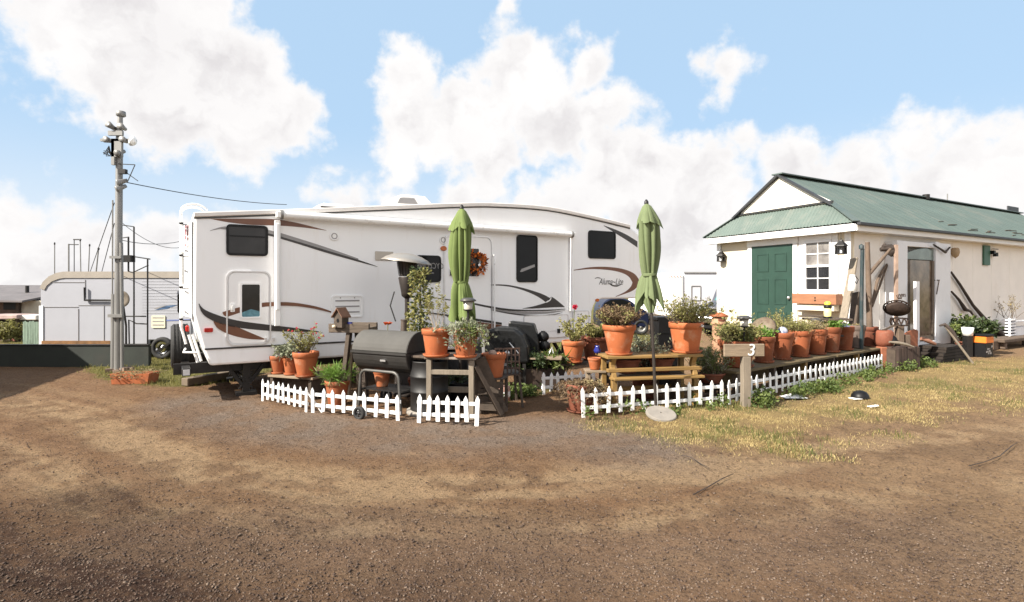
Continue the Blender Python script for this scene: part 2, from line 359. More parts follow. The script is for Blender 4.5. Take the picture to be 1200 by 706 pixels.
# the unseen clouds behind the camera are brightened to lift the camper's shaded side
cb=N.new('ShaderNodeMix'); cb.data_type='RGBA'; L.new(bk.outputs['Result'],cb.inputs['Factor']); L.new(cc.outputs[2],cb.inputs[6]); cb.inputs[7].default_value=(.87*K,.85*K,.84*K,1); L.new(cb.outputs[2],mx.inputs[7])
L.new(mx.outputs[2],bg.inputs['Color'])
sc.view_settings.view_transform='Standard'; sc.view_settings.look='None'; sc.view_settings.exposure=1.19; sc.view_settings.gamma=1
sc.cycles.max_bounces=6; sc.cycles.use_denoising=True
try: w.cycles.sampling_method='MANUAL'; w.cycles.sample_map_resolution=1024
except Exception: pass

# ------------------------------------------------------------------ ground
def vnoise(x,y,seed):
    r=np.random.default_rng(seed); T=r.random((256,256))
    xi=np.floor(x).astype(int); yi=np.floor(y).astype(int); fx=x-xi; fy=y-yi
    fx=fx*fx*(3-2*fx); fy=fy*fy*(3-2*fy)
    a=T[xi%256,yi%256]; b=T[(xi+1)%256,yi%256]; c=T[xi%256,(yi+1)%256]; d=T[(xi+1)%256,(yi+1)%256]
    return (a*(1-fx)+b*fx)*(1-fy)+(c*(1-fx)+d*fx)*fy
def fbm(x,y,seed,o=4):
    s=0;a=.5;t=0
    for i in range(o): s=s+a*vnoise(x*2**i,y*2**i,seed+i); t+=a; a*=.55
    return s/t
def poly_sd(x,y,poly):
    """signed distance to a ground polygon, positive inside"""
    p=np.array([(q.x,q.y) for q in poly]); n=len(p); ins=np.zeros(x.shape,bool); dm=np.full(x.shape,1e9)
    for i in range(n):
        a=p[i]; b=p[(i+1)%n]; e=b-a; t=np.clip(((x-a[0])*e[0]+(y-a[1])*e[1])/(e@e),0,1)
        dm=np.minimum(dm,np.hypot(x-a[0]-t*e[0],y-a[1]-t*e[1]))
        cr=((a[1]>y)!=(b[1]>y)); xx=a[0]+(y-a[1])/np.where(abs(e[1])<1e-9,1e-9,e[1])*e[0]
        ins^=cr&(x<xx)
    return np.where(ins,dm,-dm)
def line_d(x,y,pts):
    p=np.array([(q.x,q.y) for q in pts]); dm=np.full(x.shape,1e9)
    for i in range(len(p)-1):
        a=p[i]; b=p[i+1]; e=b-a; t=np.clip(((x-a[0])*e[0]+(y-a[1])*e[1])/(e@e),0,1)
        dm=np.minimum(dm,np.hypot(x-a[0]-t*e[0],y-a[1]-t*e[1]))
    return dm
ss=lambda a,b,x: (lambda t: t*t*(3-2*t))(np.clip((x-a)/(b-a),0,1))
dry_poly=[G(735,498),G(762,500),G(790,478),G(905,466),G(1042,436),G(1105,426),G(1205,421),Vector((16,13,0)),G(1215,452),G(1120,468),G(1060,478),G(1000,497),G(930,514),G(870,528),G(800,512)]
lawn_poly=[G(105,441),G(150,451),G(214,455),G(300,443),G(330,430),Vector((-2,11.5,0)),Vector((2,15,0)),Vector((6,17,0)),Vector((3,24,0)),Vector((-16,17,0)),Vector((-9.5,12,0))]
def zones(x,y):
    n1=fbm(x*.9,y*.9,3); n2=fbm(x*3.1,y*3.1,9); n3=fbm(x*.35,y*.35,21)
    dsd=poly_sd(x,y,dry_poly); dry=ss(-.75,.65,dsd+.25*ss(6,9,x)+(n1-.5)*1.7+(n2-.5)*1.4)
    lsd=poly_sd(x,y,lawn_poly); lawn=ss(-.1,.25,lsd+(n2-.5)*.5)
    far=ss(22,32,np.hypot(x,y)); lawn=np.maximum(lawn,far)
    # weeds along the fences
    wd=np.minimum(np.minimum(line_d(x,y,[G(860,478),G(930,466),G(1040,438)]),line_d(x,y,[G(690,492),G(850,478)])+.12),line_d(x,y,[G(1050,436),G(1085,428),G(1135,424)]))
    weed=ss(.34,.0,wd+(n2-.5)*.9)*ss(.30,.55,n1)
    weed=np.maximum(weed,.8*ss(.28,0,line_d(x,y,[G(575,466),G(640,458)])+(n2-.5)*.5))
    # green patches in the dry grass
    weed=np.maximum(weed, dry*ss(.50,.70,fbm(x*1.6,y*1.6,44))*.6)
    # tracks of bare tan dirt curving round
    t1=line_d(x,y,[G(-60,455),G(40,475),G(130,500),G(230,545),G(400,562),G(620,560),G(820,545),G(1000,520),G(1250,500)])
    t2=line_d(x,y,[G(-40,520),G(60,545),G(150,585),G(380,610),G(700,610),G(950,590),G(1250,560)])
    track=np.maximum(ss(.62,.05,t1+(n1-.5)*.7),.75*ss(.5,.05,t2+(n1-.5)*.7))
    track=track*(.45+.75*n2)
    # long drag marks that follow the bend of the drive
    gx=np.array([-60,-9.4,-6.85,-4.9,-2.9,-1.5,.15,1.8,3.7,5.7,60]); gy=np.array([9.5,9.3,7.95,6.74,5.29,4.89,4.93,5.29,6.0,6.74,7.5])
    lane=y-np.interp(x,gx,gy)+.25*(n1-.5)
    streak=fbm(lane*2.6+7,x*.16,77,3)*.6+fbm(lane*7.5,x*.22,78,3)*.4
    blot=fbm(lane*2.2+3,x*.9,91,4)*.55+fbm(x*5,y*5,95,3)*.45
    track=np.clip(track*(.6+.7*ss(.35,.65,streak))*(.45+.9*ss(.40,.60,blot))+.34*ss(.50,.66,.4*blot+.6*streak)*ss(-3.2,-1.4,lane)*ss(2.6,1.2,lane),0,1)
    tan_r=ss(1.8,3.8,x+(n1-.5)*2)*.75                      # paler, warmer dirt towards the grass
    track=np.maximum(track,tan_r*(.5+.5*n2)*(1-dry))
    # loose grey gravel
    gsd=line_d(x,y,[G(240,470),G(330,500),G(480,512),G(640,505),G(740,520)])
    grav=ss(1.15,.2,gsd+(n1-.5)*.9)*(.55+.45*ss(.35,.6,n2))
    g2=line_d(x,y,[G(180,640),G(600,660),G(1100,640)]); grav=np.maximum(grav,.28*ss(.9,.2,g2+(n1-.5)*.9))
    # dark damp earth
    dk=line_d(x,y,[G(-80,700),G(60,620),G(180,690)]); damp=ss(1.15,.2,dk+(n1-.5)*1.2)
    dk2=line_d(x,y,[G(-250,760),G(100,770),G(420,800)]); damp=np.maximum(damp,.85*ss(2.0,.5,dk2+(n1-.5)*1.3))
    damp=np.maximum(damp,.55*ss(.55,.70,n3)*ss(-2,-4,x))
    damp=np.maximum(damp,.30*ss(.50,.36,blot)*ss(-3.4,-1.2,lane)*ss(1.8,.5,lane))
    damp=damp*(.55+.45*ss(.35,.6,fbm(lane*3,x*.5,81,3)))
    return dry*(1-lawn),lawn,weed,grav,track,damp,n1,n2
def axis(lo,hi,step,far,g=1.16):
    a=list(np.arange(lo,hi+step*.5,step)); s=step; x=a[-1]
    while x<far: s*=g; x+=s; a.append(x)
    s=step; x=a[0]; pre=[]
    while x>-far: s*=g; x-=s; pre.append(x)
    return np.array(pre[::-1]+a)
xs=axis(-8.5,9.5,.036,1500,1.12); ys=axis(2.2,12.5,.036,1500,1.12)
XX,YY=np.meshgrid(xs,ys); X=XX.ravel(); Y=YY.ravel()
def gheight(x,y):
    near=ss(30,18,np.hypot(x,y))
    return near*((fbm(x*.8,y*.8,5)-.5)*.05+(fbm(x*4,y*4,6)-.5)*.022+(fbm(x*11,y*11,16,3)-.5)*.030)
z=gheight(X,Y)
dry,lawn,weed,grav,track,damp,n1,n2=zones(X,Y)
z=z-track*.018*ss(30,18,np.hypot(X,Y))
verts=np.stack([X,Y,z],1)
nx=len(xs); ny=len(ys); ii=(np.arange(ny-1)[:,None]*nx+np.arange(nx-1)[None,:]).ravel()
faces=np.stack([ii,ii+1,ii+nx+1,ii+nx],1)
gm=bpy.data.materials.new('earth'); gm.use_nodes=True; nt=gm.node_tree; N=nt.nodes; L=nt.links; b=N['Principled BSDF']; b.inputs['Roughness'].default_value=.95; b.inputs['Specular IOR Level'].default_value=.2
tcg=N.new('ShaderNodeTexCoord').outputs['Object']
def gn(s,d=8,r=.65):
    n=N.new('ShaderNodeTexNoise'); n.inputs['Scale'].default_value=s; n.inputs['Detail'].default_value=d; n.inputs['Roughness'].default_value=r; L.new(tcg,n.inputs['Vector']); return n.outputs['Fac']
def rmp(x,a,b_,c=0,d=1):
    n=N.new('ShaderNodeMapRange'); n.inputs[1].default_value=a; n.inputs[2].default_value=b_; n.inputs[3].default_value=c; n.inputs[4].default_value=d; L.new(x,n.inputs[0]); return n.outputs[0]
def mixc(f,a,c):
    n=N.new('ShaderNodeMix'); n.data_type='RGBA'
    if isinstance(f,float): n.inputs[0].default_value=f
    else: L.new(f,n.inputs[0])
    for i,q in ((6,a),(7,c)):
        if isinstance(q,tuple): n.inputs[i].default_value=(*q,1)
        else: L.new(q,n.inputs[i])
    return n.outputs[2]
def gmth(op,a,c):
    n=N.new('ShaderNodeMath'); n.operation=op
    for i,q in ((0,a),(1,c)):
        if isinstance(q,float): n.inputs[i].default_value=q
        else: L.new(q,n.inputs[i])
    return n.outputs[0]
at=N.new('ShaderNodeAttribute'); at.attribute_name='za'; s1=N.new('ShaderNodeSeparateColor'); L.new(at.outputs['Color'],s1.inputs[0])
at2=N.new('ShaderNodeAttribute'); at2.attribute_name='zb'; s2=N.new('ShaderNodeSeparateColor'); L.new(at2.outputs['Color'],s2.inputs[0])
fine=gn(70); mid=gn(9); coarse=gn(1.6); vf=gn(260,4,.7)
base=mixc(rmp(mid,.3,.7),(.20,.11,.056),(.295,.178,.098))
base=mixc(rmp(coarse,.4,.7),base,(.225,.125,.062))
track_c=mixc(rmp(fine,.3,.7),(.315,.205,.112),(.44,.305,.178))
c=mixc(s2.outputs[1],base,track_c)
grav_c=mixc(rmp(fine,.32,.68),(.15,.11,.083),(.345,.265,.205))
c=mixc(s2.outputs[0],c,grav_c)
damp_c=mixc(rmp(fine,.3,.7),(.020,.0085,.0045),(.07,.032,.017))
c=mixc(gmth('MULTIPLY',s2.outputs[2],rmp(mid,.15,.5)),c,damp_c)
dry_c=mixc(rmp(fine,.3,.7),(.25,.175,.07),(.42,.305,.14))
c=mixc(gmth('MULTIPLY',s1.outputs[0],rmp(mid,.25,.5,.35,1)),c,dry_c)
lawn_c=mixc(rmp(mid,.3,.7),(.115,.125,.028),(.22,.19,.06))
c=mixc(s1.outputs[1],c,lawn_c)
weed_c=mixc(rmp(fine,.3,.7),(.06,.085,.02),(.19,.20,.06))
c=mixc(gmth('MULTIPLY',s1.outputs[2],rmp(fine,.3,.6)),c,weed_c)
# speckle of grit and chips
c=mixc(rmp(vf,.62,.76,0,.45),c,(.25,.19,.145)); c=mixc(rmp(vf,.44,.28,0,.7),c,(.035,.02,.013))
f35=gn(38,5,.6); f14=gn(17,4,.6); inv=rmp(s1.outputs[0],0,1,1,.25)
c=mixc(gmth('MULTIPLY',rmp(f35,.53,.66,0,.62),inv),c,(.035,.019,.011)); c=mixc(gmth('MULTIPLY',rmp(f35,.44,.30,0,.45),inv),c,(.34,.235,.155))
c=mixc(gmth('MULTIPLY',rmp(f14,.54,.68,0,.32),inv),c,(.05,.028,.017)); c=mixc(rmp(fine,.44,.30,0,.35),c,(.03,.017,.01))
dm=N.new('ShaderNodeMix'); dm.data_type='RGBA'; dm.blend_type='MULTIPLY'; dm.inputs[0].default_value=1; L.new(c,dm.inputs[6]); dm.inputs[7].default_value=(.80,.80,.80,1); L.new(dm.outputs[2],b.inputs['Base Color'])
hsum=gmth('ADD',gmth('MULTIPLY',fine,.6),gmth('ADD',gmth('MULTIPLY',vf,.35),gmth('MULTIPLY',mid,1.0)))
bp=N.new('ShaderNodeBump'); bp.inputs['Strength'].default_value=1.0; bp.inputs['Distance'].default_value=.045; L.new(hsum,bp.inputs['Height']); L.new(bp.outputs[0],b.inputs['Normal'])
one=np.ones_like(X)
ground=fast_mesh('ground',verts,faces,gm,attr={'za':np.stack([dry,lawn,weed,one],1),'zb':np.stack([grav,np.clip(track,0,1),damp,one],1)},smooth=True)
kind(ground,'structure')

# ------------------------------------------------------------------ stones
def scatter_tri(npts, fn, margin=1.05, vmin=337+12, vmax=720):
    """random ground points, even over what can be seen of the ground"""
    v=rng.uniform(math.sqrt(1/vmax),math.sqrt(1/vmin),npts) if False else rng.uniform(vmin,vmax,npts)
    u=rng.uniform(600-600*margin,600+600*margin,npts); Yv=F*EYE/(v-HZ); Xv=(u-600)/F*Yv
    return Xv,Yv
oct_v=np.array([(1,0,0),(-1,0,0),(0,1,0),(0,-1,0),(0,0,1),(0,0,-1)],float); oct_f=np.array([(0,2,4),(2,1,4),(1,3,4),(3,0,4),(2,0,5),(1,2,5),(3,1,5),(0,3,5)])
def stones(name,n,smin,smax,mt,filt,pw=3.0):
    x,y=scatter_tri(n,None,vmin=430)
    k=filt(x,y); x=x[k]; y=y[k]; m=len(x)
    s=smin+(smax-smin)*rng.random(m)**pw+(rng.random(m)<.003)*rng.random(m)*.009
    V=oct_v[None]*(1+rng.uniform(-.35,.35,(m,6,3)))*s[:,None,None]*np.stack([rng.uniform(.7,1.3,m),rng.uniform(.7,1.3,m),rng.uniform(.4,.8,m)],1)[:,None,:]
    a=rng.uniform(0,6.28,m); ca=np.cos(a)[:,None]; sa=np.sin(a)[:,None]
    Vx=V[:,:,0]*ca-V[:,:,1]*sa; Vy=V[:,:,0]*sa+V[:,:,1]*ca
    z0=gheight(x,y)
    V=np.stack([Vx+x[:,None],Vy+y[:,None],V[:,:,2]+(z0+s*.18)[:,None]],2).reshape(-1,3)
    Fc=(oct_f[None]+np.arange(m)[:,None,None]*6).reshape(-1,3)
    o=fast_mesh(name,V,Fc,mt); kind(o,'stuff'); return o
st_m=mat('stone',(.12,.078,.052),.9,.3,5,0,col2=(.225,.165,.12),detail=2)
st_d=mat('stone_dark',(.05,.03,.021),.9,.3,5,0,col2=(.12,.075,.05),detail=2)
def f1(x,y):
    d,l,wd,g,t,dm,_,_=zones(x,y); p=(.3+.9*g)*(1-.75*dm)*(1-.85*d)*(1-l)*(1-.5*t); return rng.random(len(x))<p
def f2(x,y):
    d,l,wd,g,t,dm,_,_=zones(x,y); p=(.35+.5*g+.8*dm)*(1-.9*d)*(1-l)*(1-.7*t); return rng.random(len(x))<p
stones('gravel',100000,.002,.010,st_m,f1,pw=5)
stones('dark_gravel',100000,.002,.011,st_d,f2,pw=5)

# ------------------------------------------------------------------ grass
def grass(name,n,filt,mt,hmin,hmax,wid,vmin=415,vmax=545,lean=.6,umin=-60,umax=1260):
    v=rng.uniform(vmin,vmax,n); u=rng.uniform(umin,umax,n); y=F*EYE/(v-HZ); x=(u-600)/F*y
    k=filt(x,y); x=x[k]; y=y[k]; m=len(x)
    h=rng.uniform(hmin,hmax,m); a=rng.uniform(0,6.28,m); b_=rng.uniform(0,6.28,m); ln=h*rng.uniform(.1,lean,m)
    z0=gheight(x,y)-.005
    wx=np.cos(a)*wid/2; wy=np.sin(a)*wid/2; tx=x+np.cos(b_)*ln; ty=y+np.sin(b_)*ln
    mx_=x+np.cos(b_)*ln*.35; my_=y+np.sin(b_)*ln*.35
    V=np.stack([np.stack([x-wx,y-wy,z0],1),np.stack([x+wx,y+wy,z0],1),np.stack([mx_+wx*.8,my_+wy*.8,z0+h*.6],1),np.stack([tx,ty,z0+h],1),np.stack([mx_-wx*.8,my_-wy*.8,z0+h*.6],1)],1).reshape(-1,3)
    q=np.arange(m)*5; Fc=np.concatenate([np.stack([q,q+1,q+2],1),np.stack([q,q+2,q+4],1),np.stack([q+4,q+2,q+3],1)])
    o=fast_mesh(name,V,Fc,mt); kind(o,'stuff'); return o
gdry=mat('grass_straw',(.34,.25,.095),.8,0,3,col2=(.58,.455,.215),transl=.3)
ggrn=mat('grass_green',(.07,.10,.02),.7,0,4,col2=(.22,.21,.06),transl=.35)
gyel=mat('grass_yellow_green',(.16,.16,.035),.7,0,2,col2=(.32,.28,.09),transl=.35)
grass('dry_grass',280000,lambda x,y:(lambda z:rng.random(len(x))<z[0]*(.22+1.0*ss(.38,.62,z[7])*(.4+.8*ss(.35,.6,z[6])))*.85)(zones(x,y)),gdry,.008,.036,.005,lean=1.2)
grass('green_grass_tufts',120000,lambda x,y:(lambda z:rng.random(len(x))<z[2]*.7)(zones(x,y)),ggrn,.02,.09,.008)
grass('lawn_grass',90000,lambda x,y:(lambda z:rng.random(len(x))<z[1]*.85)(zones(x,y)),gyel,.03,.09,.010,vmin=378,vmax=462)
# ------------------------------------------------------------------ fifth-wheel camper
RP=Vector((-4.591,8.0,0)); RD=Vector((.850,.526,0)).normalized(); RZ=math.atan2(RD.y,RD.x)
def rvp(u,v):
    k=(u-600)/F; s=(k*RP.y-RP.x)/(RD.x-k*RD.y); Y=RP.y+RD.y*s
    return (s, EYE+(HZ-v)/F*Y)
def rbox(u0,v0,u1,v1):
    a=rvp(u0,v0); b=rvp(u1,v1); c=rvp(u1,v0); d=rvp(u0,v1)
    return a[0],(b[1]+d[1])/2,b[0],(a[1]+c[1])/2
W=2.4
rv=thing('camper_trailer','long white fifth wheel camper with brown and charcoal swooshes on its side','camper',RP,RZ)
top=[rvp(*p) for p in ((227,252),(340,248),(450,243.6),(545,240.2),(585,240.4),(640,244.2),(690,254),(738,265.5))]
front=[rvp(*p) for p in ((750,276),(760,297),(763,320),(760,340),(753,350))]
under=[rvp(706,350.5)]+spline([rvp(706,350.5),rvp(699,354),rvp(694,365),rvp(692,395)],6)[1:]+[(rvp(691,405)[0],.54)]
rear=[(rvp(246,426)[0],.54),rvp(237,408),rvp(226,368)]
outline=spline(top,28)+front+under+rear
outline=[(a,b) for a,b in outline]
b_=MB().prism(outline,0,W); body=b_.build('body',gel,rv,bevel=.035,seg=2)
# roof edge moulding that follows the roof line, with the dark drip line below it
tp=spline(top,28)
m=MB()
for y0,y1 in ((-.03,.05),(W-.05,W+.03)):
    poly=[(a,b+.035) for a,b in tp]+[(a,b-.035) for a,b in tp[::-1]]
    m.prism(poly,y0,y1)
m.build('roof_moulding',rubberroof,rv,bevel=.01)
m=MB().prism([(a,b-.037) for a,b in tp]+[(a,b-.060) for a,b in tp[::-1]],-.014,.0)
m.build('drip_line',decal_dk,rv)
m=MB().prism([(a,b+.035) for a,b in tp]+[(a,b+.01) for a,b in tp[::-1]],.05,W-.05); m.build('roof',rubberroof,rv)
# belt line and skirt
s0=rvp(238,408)[0]; s1=rvp(688,395)[0]
MB().prism([(s0+.02,.775),(s1,.775),(s1,.80),(s0+.02,.80)],-.012,0).build('belt_line',decal_dk,rv)
# windows
def rv_window(name,box,r,th,parent=rv,glass=dglass,frame=black_pl):
    x0,z0,x1,z1=box
    fr=MB().ring(rrect(x0+th,z0+th,x1-th,z1-th,max(r-th,.01)),rrect(x0,z0,x1,z1,r),-.022,.0).build(name,frame,parent)
    MB().prism(rrect(x0+th*.8,z0+th*.8,x1-th*.8,z1-th*.8,max(r-th*.8,.01)),-.010,-.002).build('glass',glass,fr)
    return fr
w1=rv_window('window',rbox(265,264,314,300),.06,.035,glass=smoked)
x0,z0,x1,z1=rbox(265,264,314,300)
MB().box(((x0+x1)/2,-.014,(z0+z1)/2+.06),(x1-x0-.09,.014,.018)).build('sash_rail',black_pl,w1)
rv_window('window',rbox(605,276,629.5,331),.07,.025)
rv_window('window',rbox(689,271,721,303.5),.07,.022)
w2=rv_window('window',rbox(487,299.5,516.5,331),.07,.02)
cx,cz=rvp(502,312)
text('CYCLONE',.145,mat('reflection_grey',(.30,.29,.28),.5,.1,5),w2,(cx+.04,-.012,cz),(R(90),0,0),'reflected_lettering',shear=.15,mirror=True,xs=.78,extrude=.001)  # a reflection in the pane, modelled as thin mirrored letters
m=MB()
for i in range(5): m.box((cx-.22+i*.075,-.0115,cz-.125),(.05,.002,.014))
m.build('reflected_small_lettering',decal_gy,w2)
# doors
def rv_door(box,r,win,handle,gl=smoked):
    x0,z0,x1,z1=box
    d=MB().prism(rrect(x0+.02,z0+.02,x1-.02,z1-.02,r),-.012,0).build('door',gel2,rv,bevel=.004)
    MB().ring(rrect(x0+.008,z0+.008,x1-.008,z1-.008,r),rrect(x0-.012,z0-.012,x1+.012,z1+.012,r+.015),-.02,0).build('door_frame',alu,d)
    a,b,c,e=win
    wn_=MB().ring(rrect(a+.015,b+.015,c-.015,e-.015,.02),rrect(a-.012,b-.012,c+.012,e+.012,.03),-.024,-.012).build('door_window',gel2,d)
    MB().prism(rrect(a+.01,b+.01,c-.01,e-.01,.02),-.017,-.013).build('door_glass',gl,d)
    hx,hz_=handle
    h=MB().prism(rrect(hx-.028,hz_-.06,hx+.028,hz_+.06,.012),-.028,-.012).box((hx,-.034,hz_),(.02,.014,.07)).build('door_handle',white_pl,d)
    return d
d1=rv_door(rbox(266,318.5,316.5,404),.10,rbox(282,332.5,305.5,372.5),rvp(272.5,361))
m=MB()
for u,v in ((311,390),(320,390)):
    a,b=rvp(u,v+8); m.box((a,-.03,b),(.035,.03,.05))
m.build('door_hinge',alu,d1)
ed=rbox(520,277,576,402)
d2=rv_door(ed,.12,rbox(534,290.5,561.5,325),rvp(528,319))
a,b=rvp(528,320); MB().box((a,-.03,b),(.05,.03,.10)).build('lock_plate',black_pl,d2)
# grab handle beside the entrance door
a,b=rvp(577.5,300); a2,b2=rvp(577.5,394)
MB().tube([(a,0,b+.02),(a,-.07,b),(a,-.07,b-.3),(a,-.07,b2+.1),(a,-.07,b2),(a,0,b2-.02)],.017,8).build('grab_rail',white_pl,rv)
# curtain glimpsed behind the small door window
a,b,c,e=rbox(283,364,305,372); 
MB().prism([(a,b),(c,b),(c,e-.02),((a+c)/2,e+.02),(a,e-.03)],-.0195,-.0175).build('curtain',mat('pale_blue_cloth',(.13,.30,.36),.7,.3,20),d1)
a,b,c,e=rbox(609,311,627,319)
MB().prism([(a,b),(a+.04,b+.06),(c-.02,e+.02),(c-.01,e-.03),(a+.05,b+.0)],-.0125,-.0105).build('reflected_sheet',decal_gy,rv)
# awning: roller tube, end caps, two folding arms
a,b=rvp(330,259.5); a2,b2=rvp(664,272.5); zt=(b+b2)/2
aw=MB().tube([(a,-.13,zt+.03),(a2,-.13,zt+.0)],.062,14).build('awning_roller',white_pl,rv)
MB().tube([(a-.04,-.13,zt+.03),(a,-.13,zt+.03)],.075,12).tube([(a2,-.13,zt),(a2+.05,-.13,zt)],.07,12).build('roller_end_cap',galv,aw)
MB().prism([(a,zt+.115),(a2,zt+.085),(a2,zt+.055),(a,zt+.085)],-.05,0).build('awning_rail',white_pl,aw)
m=MB(); ax,at_=rvp(324.5,259); _,ab=rvp(324.5,382)
m.box((ax+.0,-.045,(at_+ab)/2),(.085,.05,at_-ab)).box((ax,-.085,(at_+ab)/2+.1),(.045,.03,at_-ab-.3)).box((ax+.02,-.1,zt+.03),(.09,.12,.09)); m.build('awning_arm',gel2,rv,bevel=.006)
m=MB(); ax,at_=rvp(667,275); _,ab=rvp(667,365)
m.box((ax+.03,-.04,(at_+ab)/2),(.075,.05,at_-ab)).box((ax+.03,-.08,(at_+ab)/2),(.04,.03,at_-ab-.3)).box((ax+.02,-.1,zt),(.07,.12,.09)); m.build('awning_arm',gel2,rv,bevel=.006)
# decals
def swoosh(name,up,lo,mt,off,n=28):
    U=spline([rvp(*p) for p in up],n); Lw=spline([rvp(*p) for p in lo],n)
    mb=MB(); vs=[];k=len(U)
    for y in (-off,-off+.0022):
        vs+=[(a,y,b) for a,b in U]+[(a,y,b) for a,b in Lw]
    fs=[(i,i+1,k+i+1,k+i) for i in range(k-1)]+[(2*k+i,3*k+i,3*k+i+1,2*k+i+1) for i in range(k-1)]
    fs+=[(i,2*k+i,2*k+i+1,i+1) for i in range(k-1)]+[(k+i,k+i+1,3*k+i+1,3*k+i) for i in range(k-1)]
    mb.add(vs,fs); return mb.build(name,mt,rv)
z2=lambda pts:[(200+x/2.7136,220+y/2.7136) for x,y in pts]
z6=lambda pts:[(540+x/5.88,280+y/5.88) for x,y in pts]
z4=lambda pts:[(580+x/3.9227,220+y/3.9227) for x,y in pts]
swoosh('swoosh',z2([(127,99),(250,99),(330,101),(400,112),(495,136)]),z2([(127,99.5),(180,110),(260,119),(340,121),(420,127),(495,137)]),decal_br,.003)
swoosh('swoosh',z2([(125,137),(170,124),(240,126),(320,137),(400,160),(500,192),(597,226)]),z2([(125,138),(170,131),(240,134),(320,148),(400,172),(500,202),(597,232)]),decal_gy,.003)
swoosh('swoosh',z2([(160,131),(240,134),(320,148),(400,171),(500,201),(600,231),(657,251)]),z2([(160,132),(240,138),(320,155),(400,178),(500,209),(600,237),(657,252)]),decal_dk,.0055)
swoosh('swoosh',z2([(90,368),(108,388),(160,409),(220,424),(310,436),(400,447),(470,457)]),z2([(89,371),(98,396),(120,416),(170,437),(240,449),(340,457),(470,459)]),decal_dk,.0145)
swoosh('swoosh',z2([(136,425),(165,432),(205,441),(250,460),(300,481)]),z2([(136,427),(150,448),(190,468),(245,481),(300,484)]),decal_br,.0145)
swoosh('swoosh',z2([(165,396),(220,380),(285,367),(340,364),(400,367),(470,380),(527,400)]),z2([(165,400),(180,410),(235,393),(300,379),(380,376),(450,384),(527,402)]),decal_br,.0145)
swoosh('swoosh',z6([(100,328),(190,316),(300,316),(400,332),(500,360),(570,385),(620,412)]),z6([(100,329),(200,322),(320,328),(420,352),(500,384),(550,412),(583,436)]),decal_dk,.003)
swoosh('swoosh',z6([(622,398),(650,415),(690,447),(716,470)]),z6([(590,440),(610,432),(650,440),(716,471)]),decal_dk,.003)
swoosh('swoosh',z6([(425,480),(510,463),(580,442),(620,425),(716,469)]),z6([(425,481),(500,481),(580,476),(650,472),(716,471)]),decal_dk,.0052)
swoosh('swoosh',z6([(583,436),(610,420),(622,398)]),z6([(590,441),(617,424),(624,402)]),gel2,.0075)
swoosh('swoosh',z6([(-250,395),(-100,415),(60,437),(200,464),(330,483),(480,490),(600,488),(718,483)]),z6([(-250,396),(-100,422),(60,449),(200,478),(330,497),(480,499),(600,497),(718,486)]),decal_dk,.0145)
swoosh('swoosh',z6([(60,449),(200,480),(330,499),(480,503),(600,502),(718,494)]),z6([(60,452),(200,492),(330,515),(480,521),(600,516),(718,496)]),decal_gy,.003)
swoosh('swoosh',z6([(220,492),(320,508),(430,522),(540,526),(640,518),(700,508)]),z6([(220,494),(320,516),(430,530),(540,533),(640,525),(700,509)]),decal_dk,.0052)
swoosh('swoosh',z6([(-300,500),(-150,515),(0,535),(140,555),(280,578)]),z6([(-300,503),(-150,525),(0,550),(140,572),(280,592)]),decal_dk,.0145)
swoosh('swoosh',z6([(-100,535),(0,552),(140,575),(280,595)]),z6([(-100,538),(20,580),(140,615),(280,640)]),decal_br,.0145)
swoosh('swoosh',z4([(358,379),(440,366),(520,365),(590,375),(640,396),(665,428)]),z4([(358,382),(440,375),(520,379),(580,391),(615,410),(632,436)]),decal_br,.003)
swoosh('swoosh',z4([(632,436),(624,456),(600,478),(555,500)]),z4([(665,428),(655,455),(625,478),(556,502)]),decal_br,.003)
swoosh('swoosh',z4([(500,174),(560,196),(610,220),(655,248)]),z4([(500,176),(560,214),(605,242),(655,276)]),decal_dk,.003)
# model lettering on the front quarter
a,b=rvp(716,330.5)
text('Aluma~Lite',.20,decal_dk,rv,(a,-.003,b),(R(90),0,0),'side_lettering',shear=.35,xs=.74,extrude=.0015)
swoosh('lettering_flourish',[(713,331.8),(718,334),(723,334.4),(729,333)],[(713,332.1),(717,335.3),(723,336.2),(729,333.2)],decal_dk,.003)
swoosh('lettering_flourish',[(697,326.4),(700,325.2),(704,326)],[(697,327),(700,326.2),(704,326.8)],decal_dk,.003)
# small fittings on the side
def disc(u,v,r,mt,name,d=.02,n=20,par=rv):
    a,b=rvp(u,v); return MB().prism([(a+r*math.cos(6.283*i/n),b+r*math.sin(6.283*i/n)) for i in range(n)],-d,0).build(name,mt,par,bevel=.004)
for u,v in ((391.5,277),(519,281.5)):
    q=disc(u,v,.075,gel2,'speaker'); 
    a,b=rvp(u,v); MB().ring([(a+.035*math.cos(.3*i),b+.035*math.sin(.3*i)) for i in range(21)],[(a+.05*math.cos(.3*i),b+.05*math.sin(.3*i)) for i in range(21)],-.024,-.02).build('speaker_ring',decal_gy,q)
def lamp(u,v,w_,h_,mt,name): 
    a,b=rvp(u,v); n=20; return MB().prism([(a+w_*math.cos(6.283*i/n),b+h_*math.sin(6.283*i/n)) for i in range(n)],-.03,0).build(name,mt,rv,bevel=.008)
lamp(519.5,291.5,.062,.045,amber,'marker_lamp'); lamp(699.5,352,.05,.035,amber,'marker_lamp')
a,b=rvp(244.5,387); MB().prism(rrect(a-.055,b-.03,a+.055,b+.03,.012),-.022,0).build('marker_lamp',redlens,rv)
x0,z0,x1,z1=rbox(439.5,295,460.5,305.5); MB().prism(rrect(x0,z0,x1,z1,.01),-.022,0).build('vent_cover',mat('beige_plastic',(.55,.50,.43),.5,.05,6),rv,bevel=.005)
x0,z0,x1,z1=rbox(388,346,425.5,372.5)
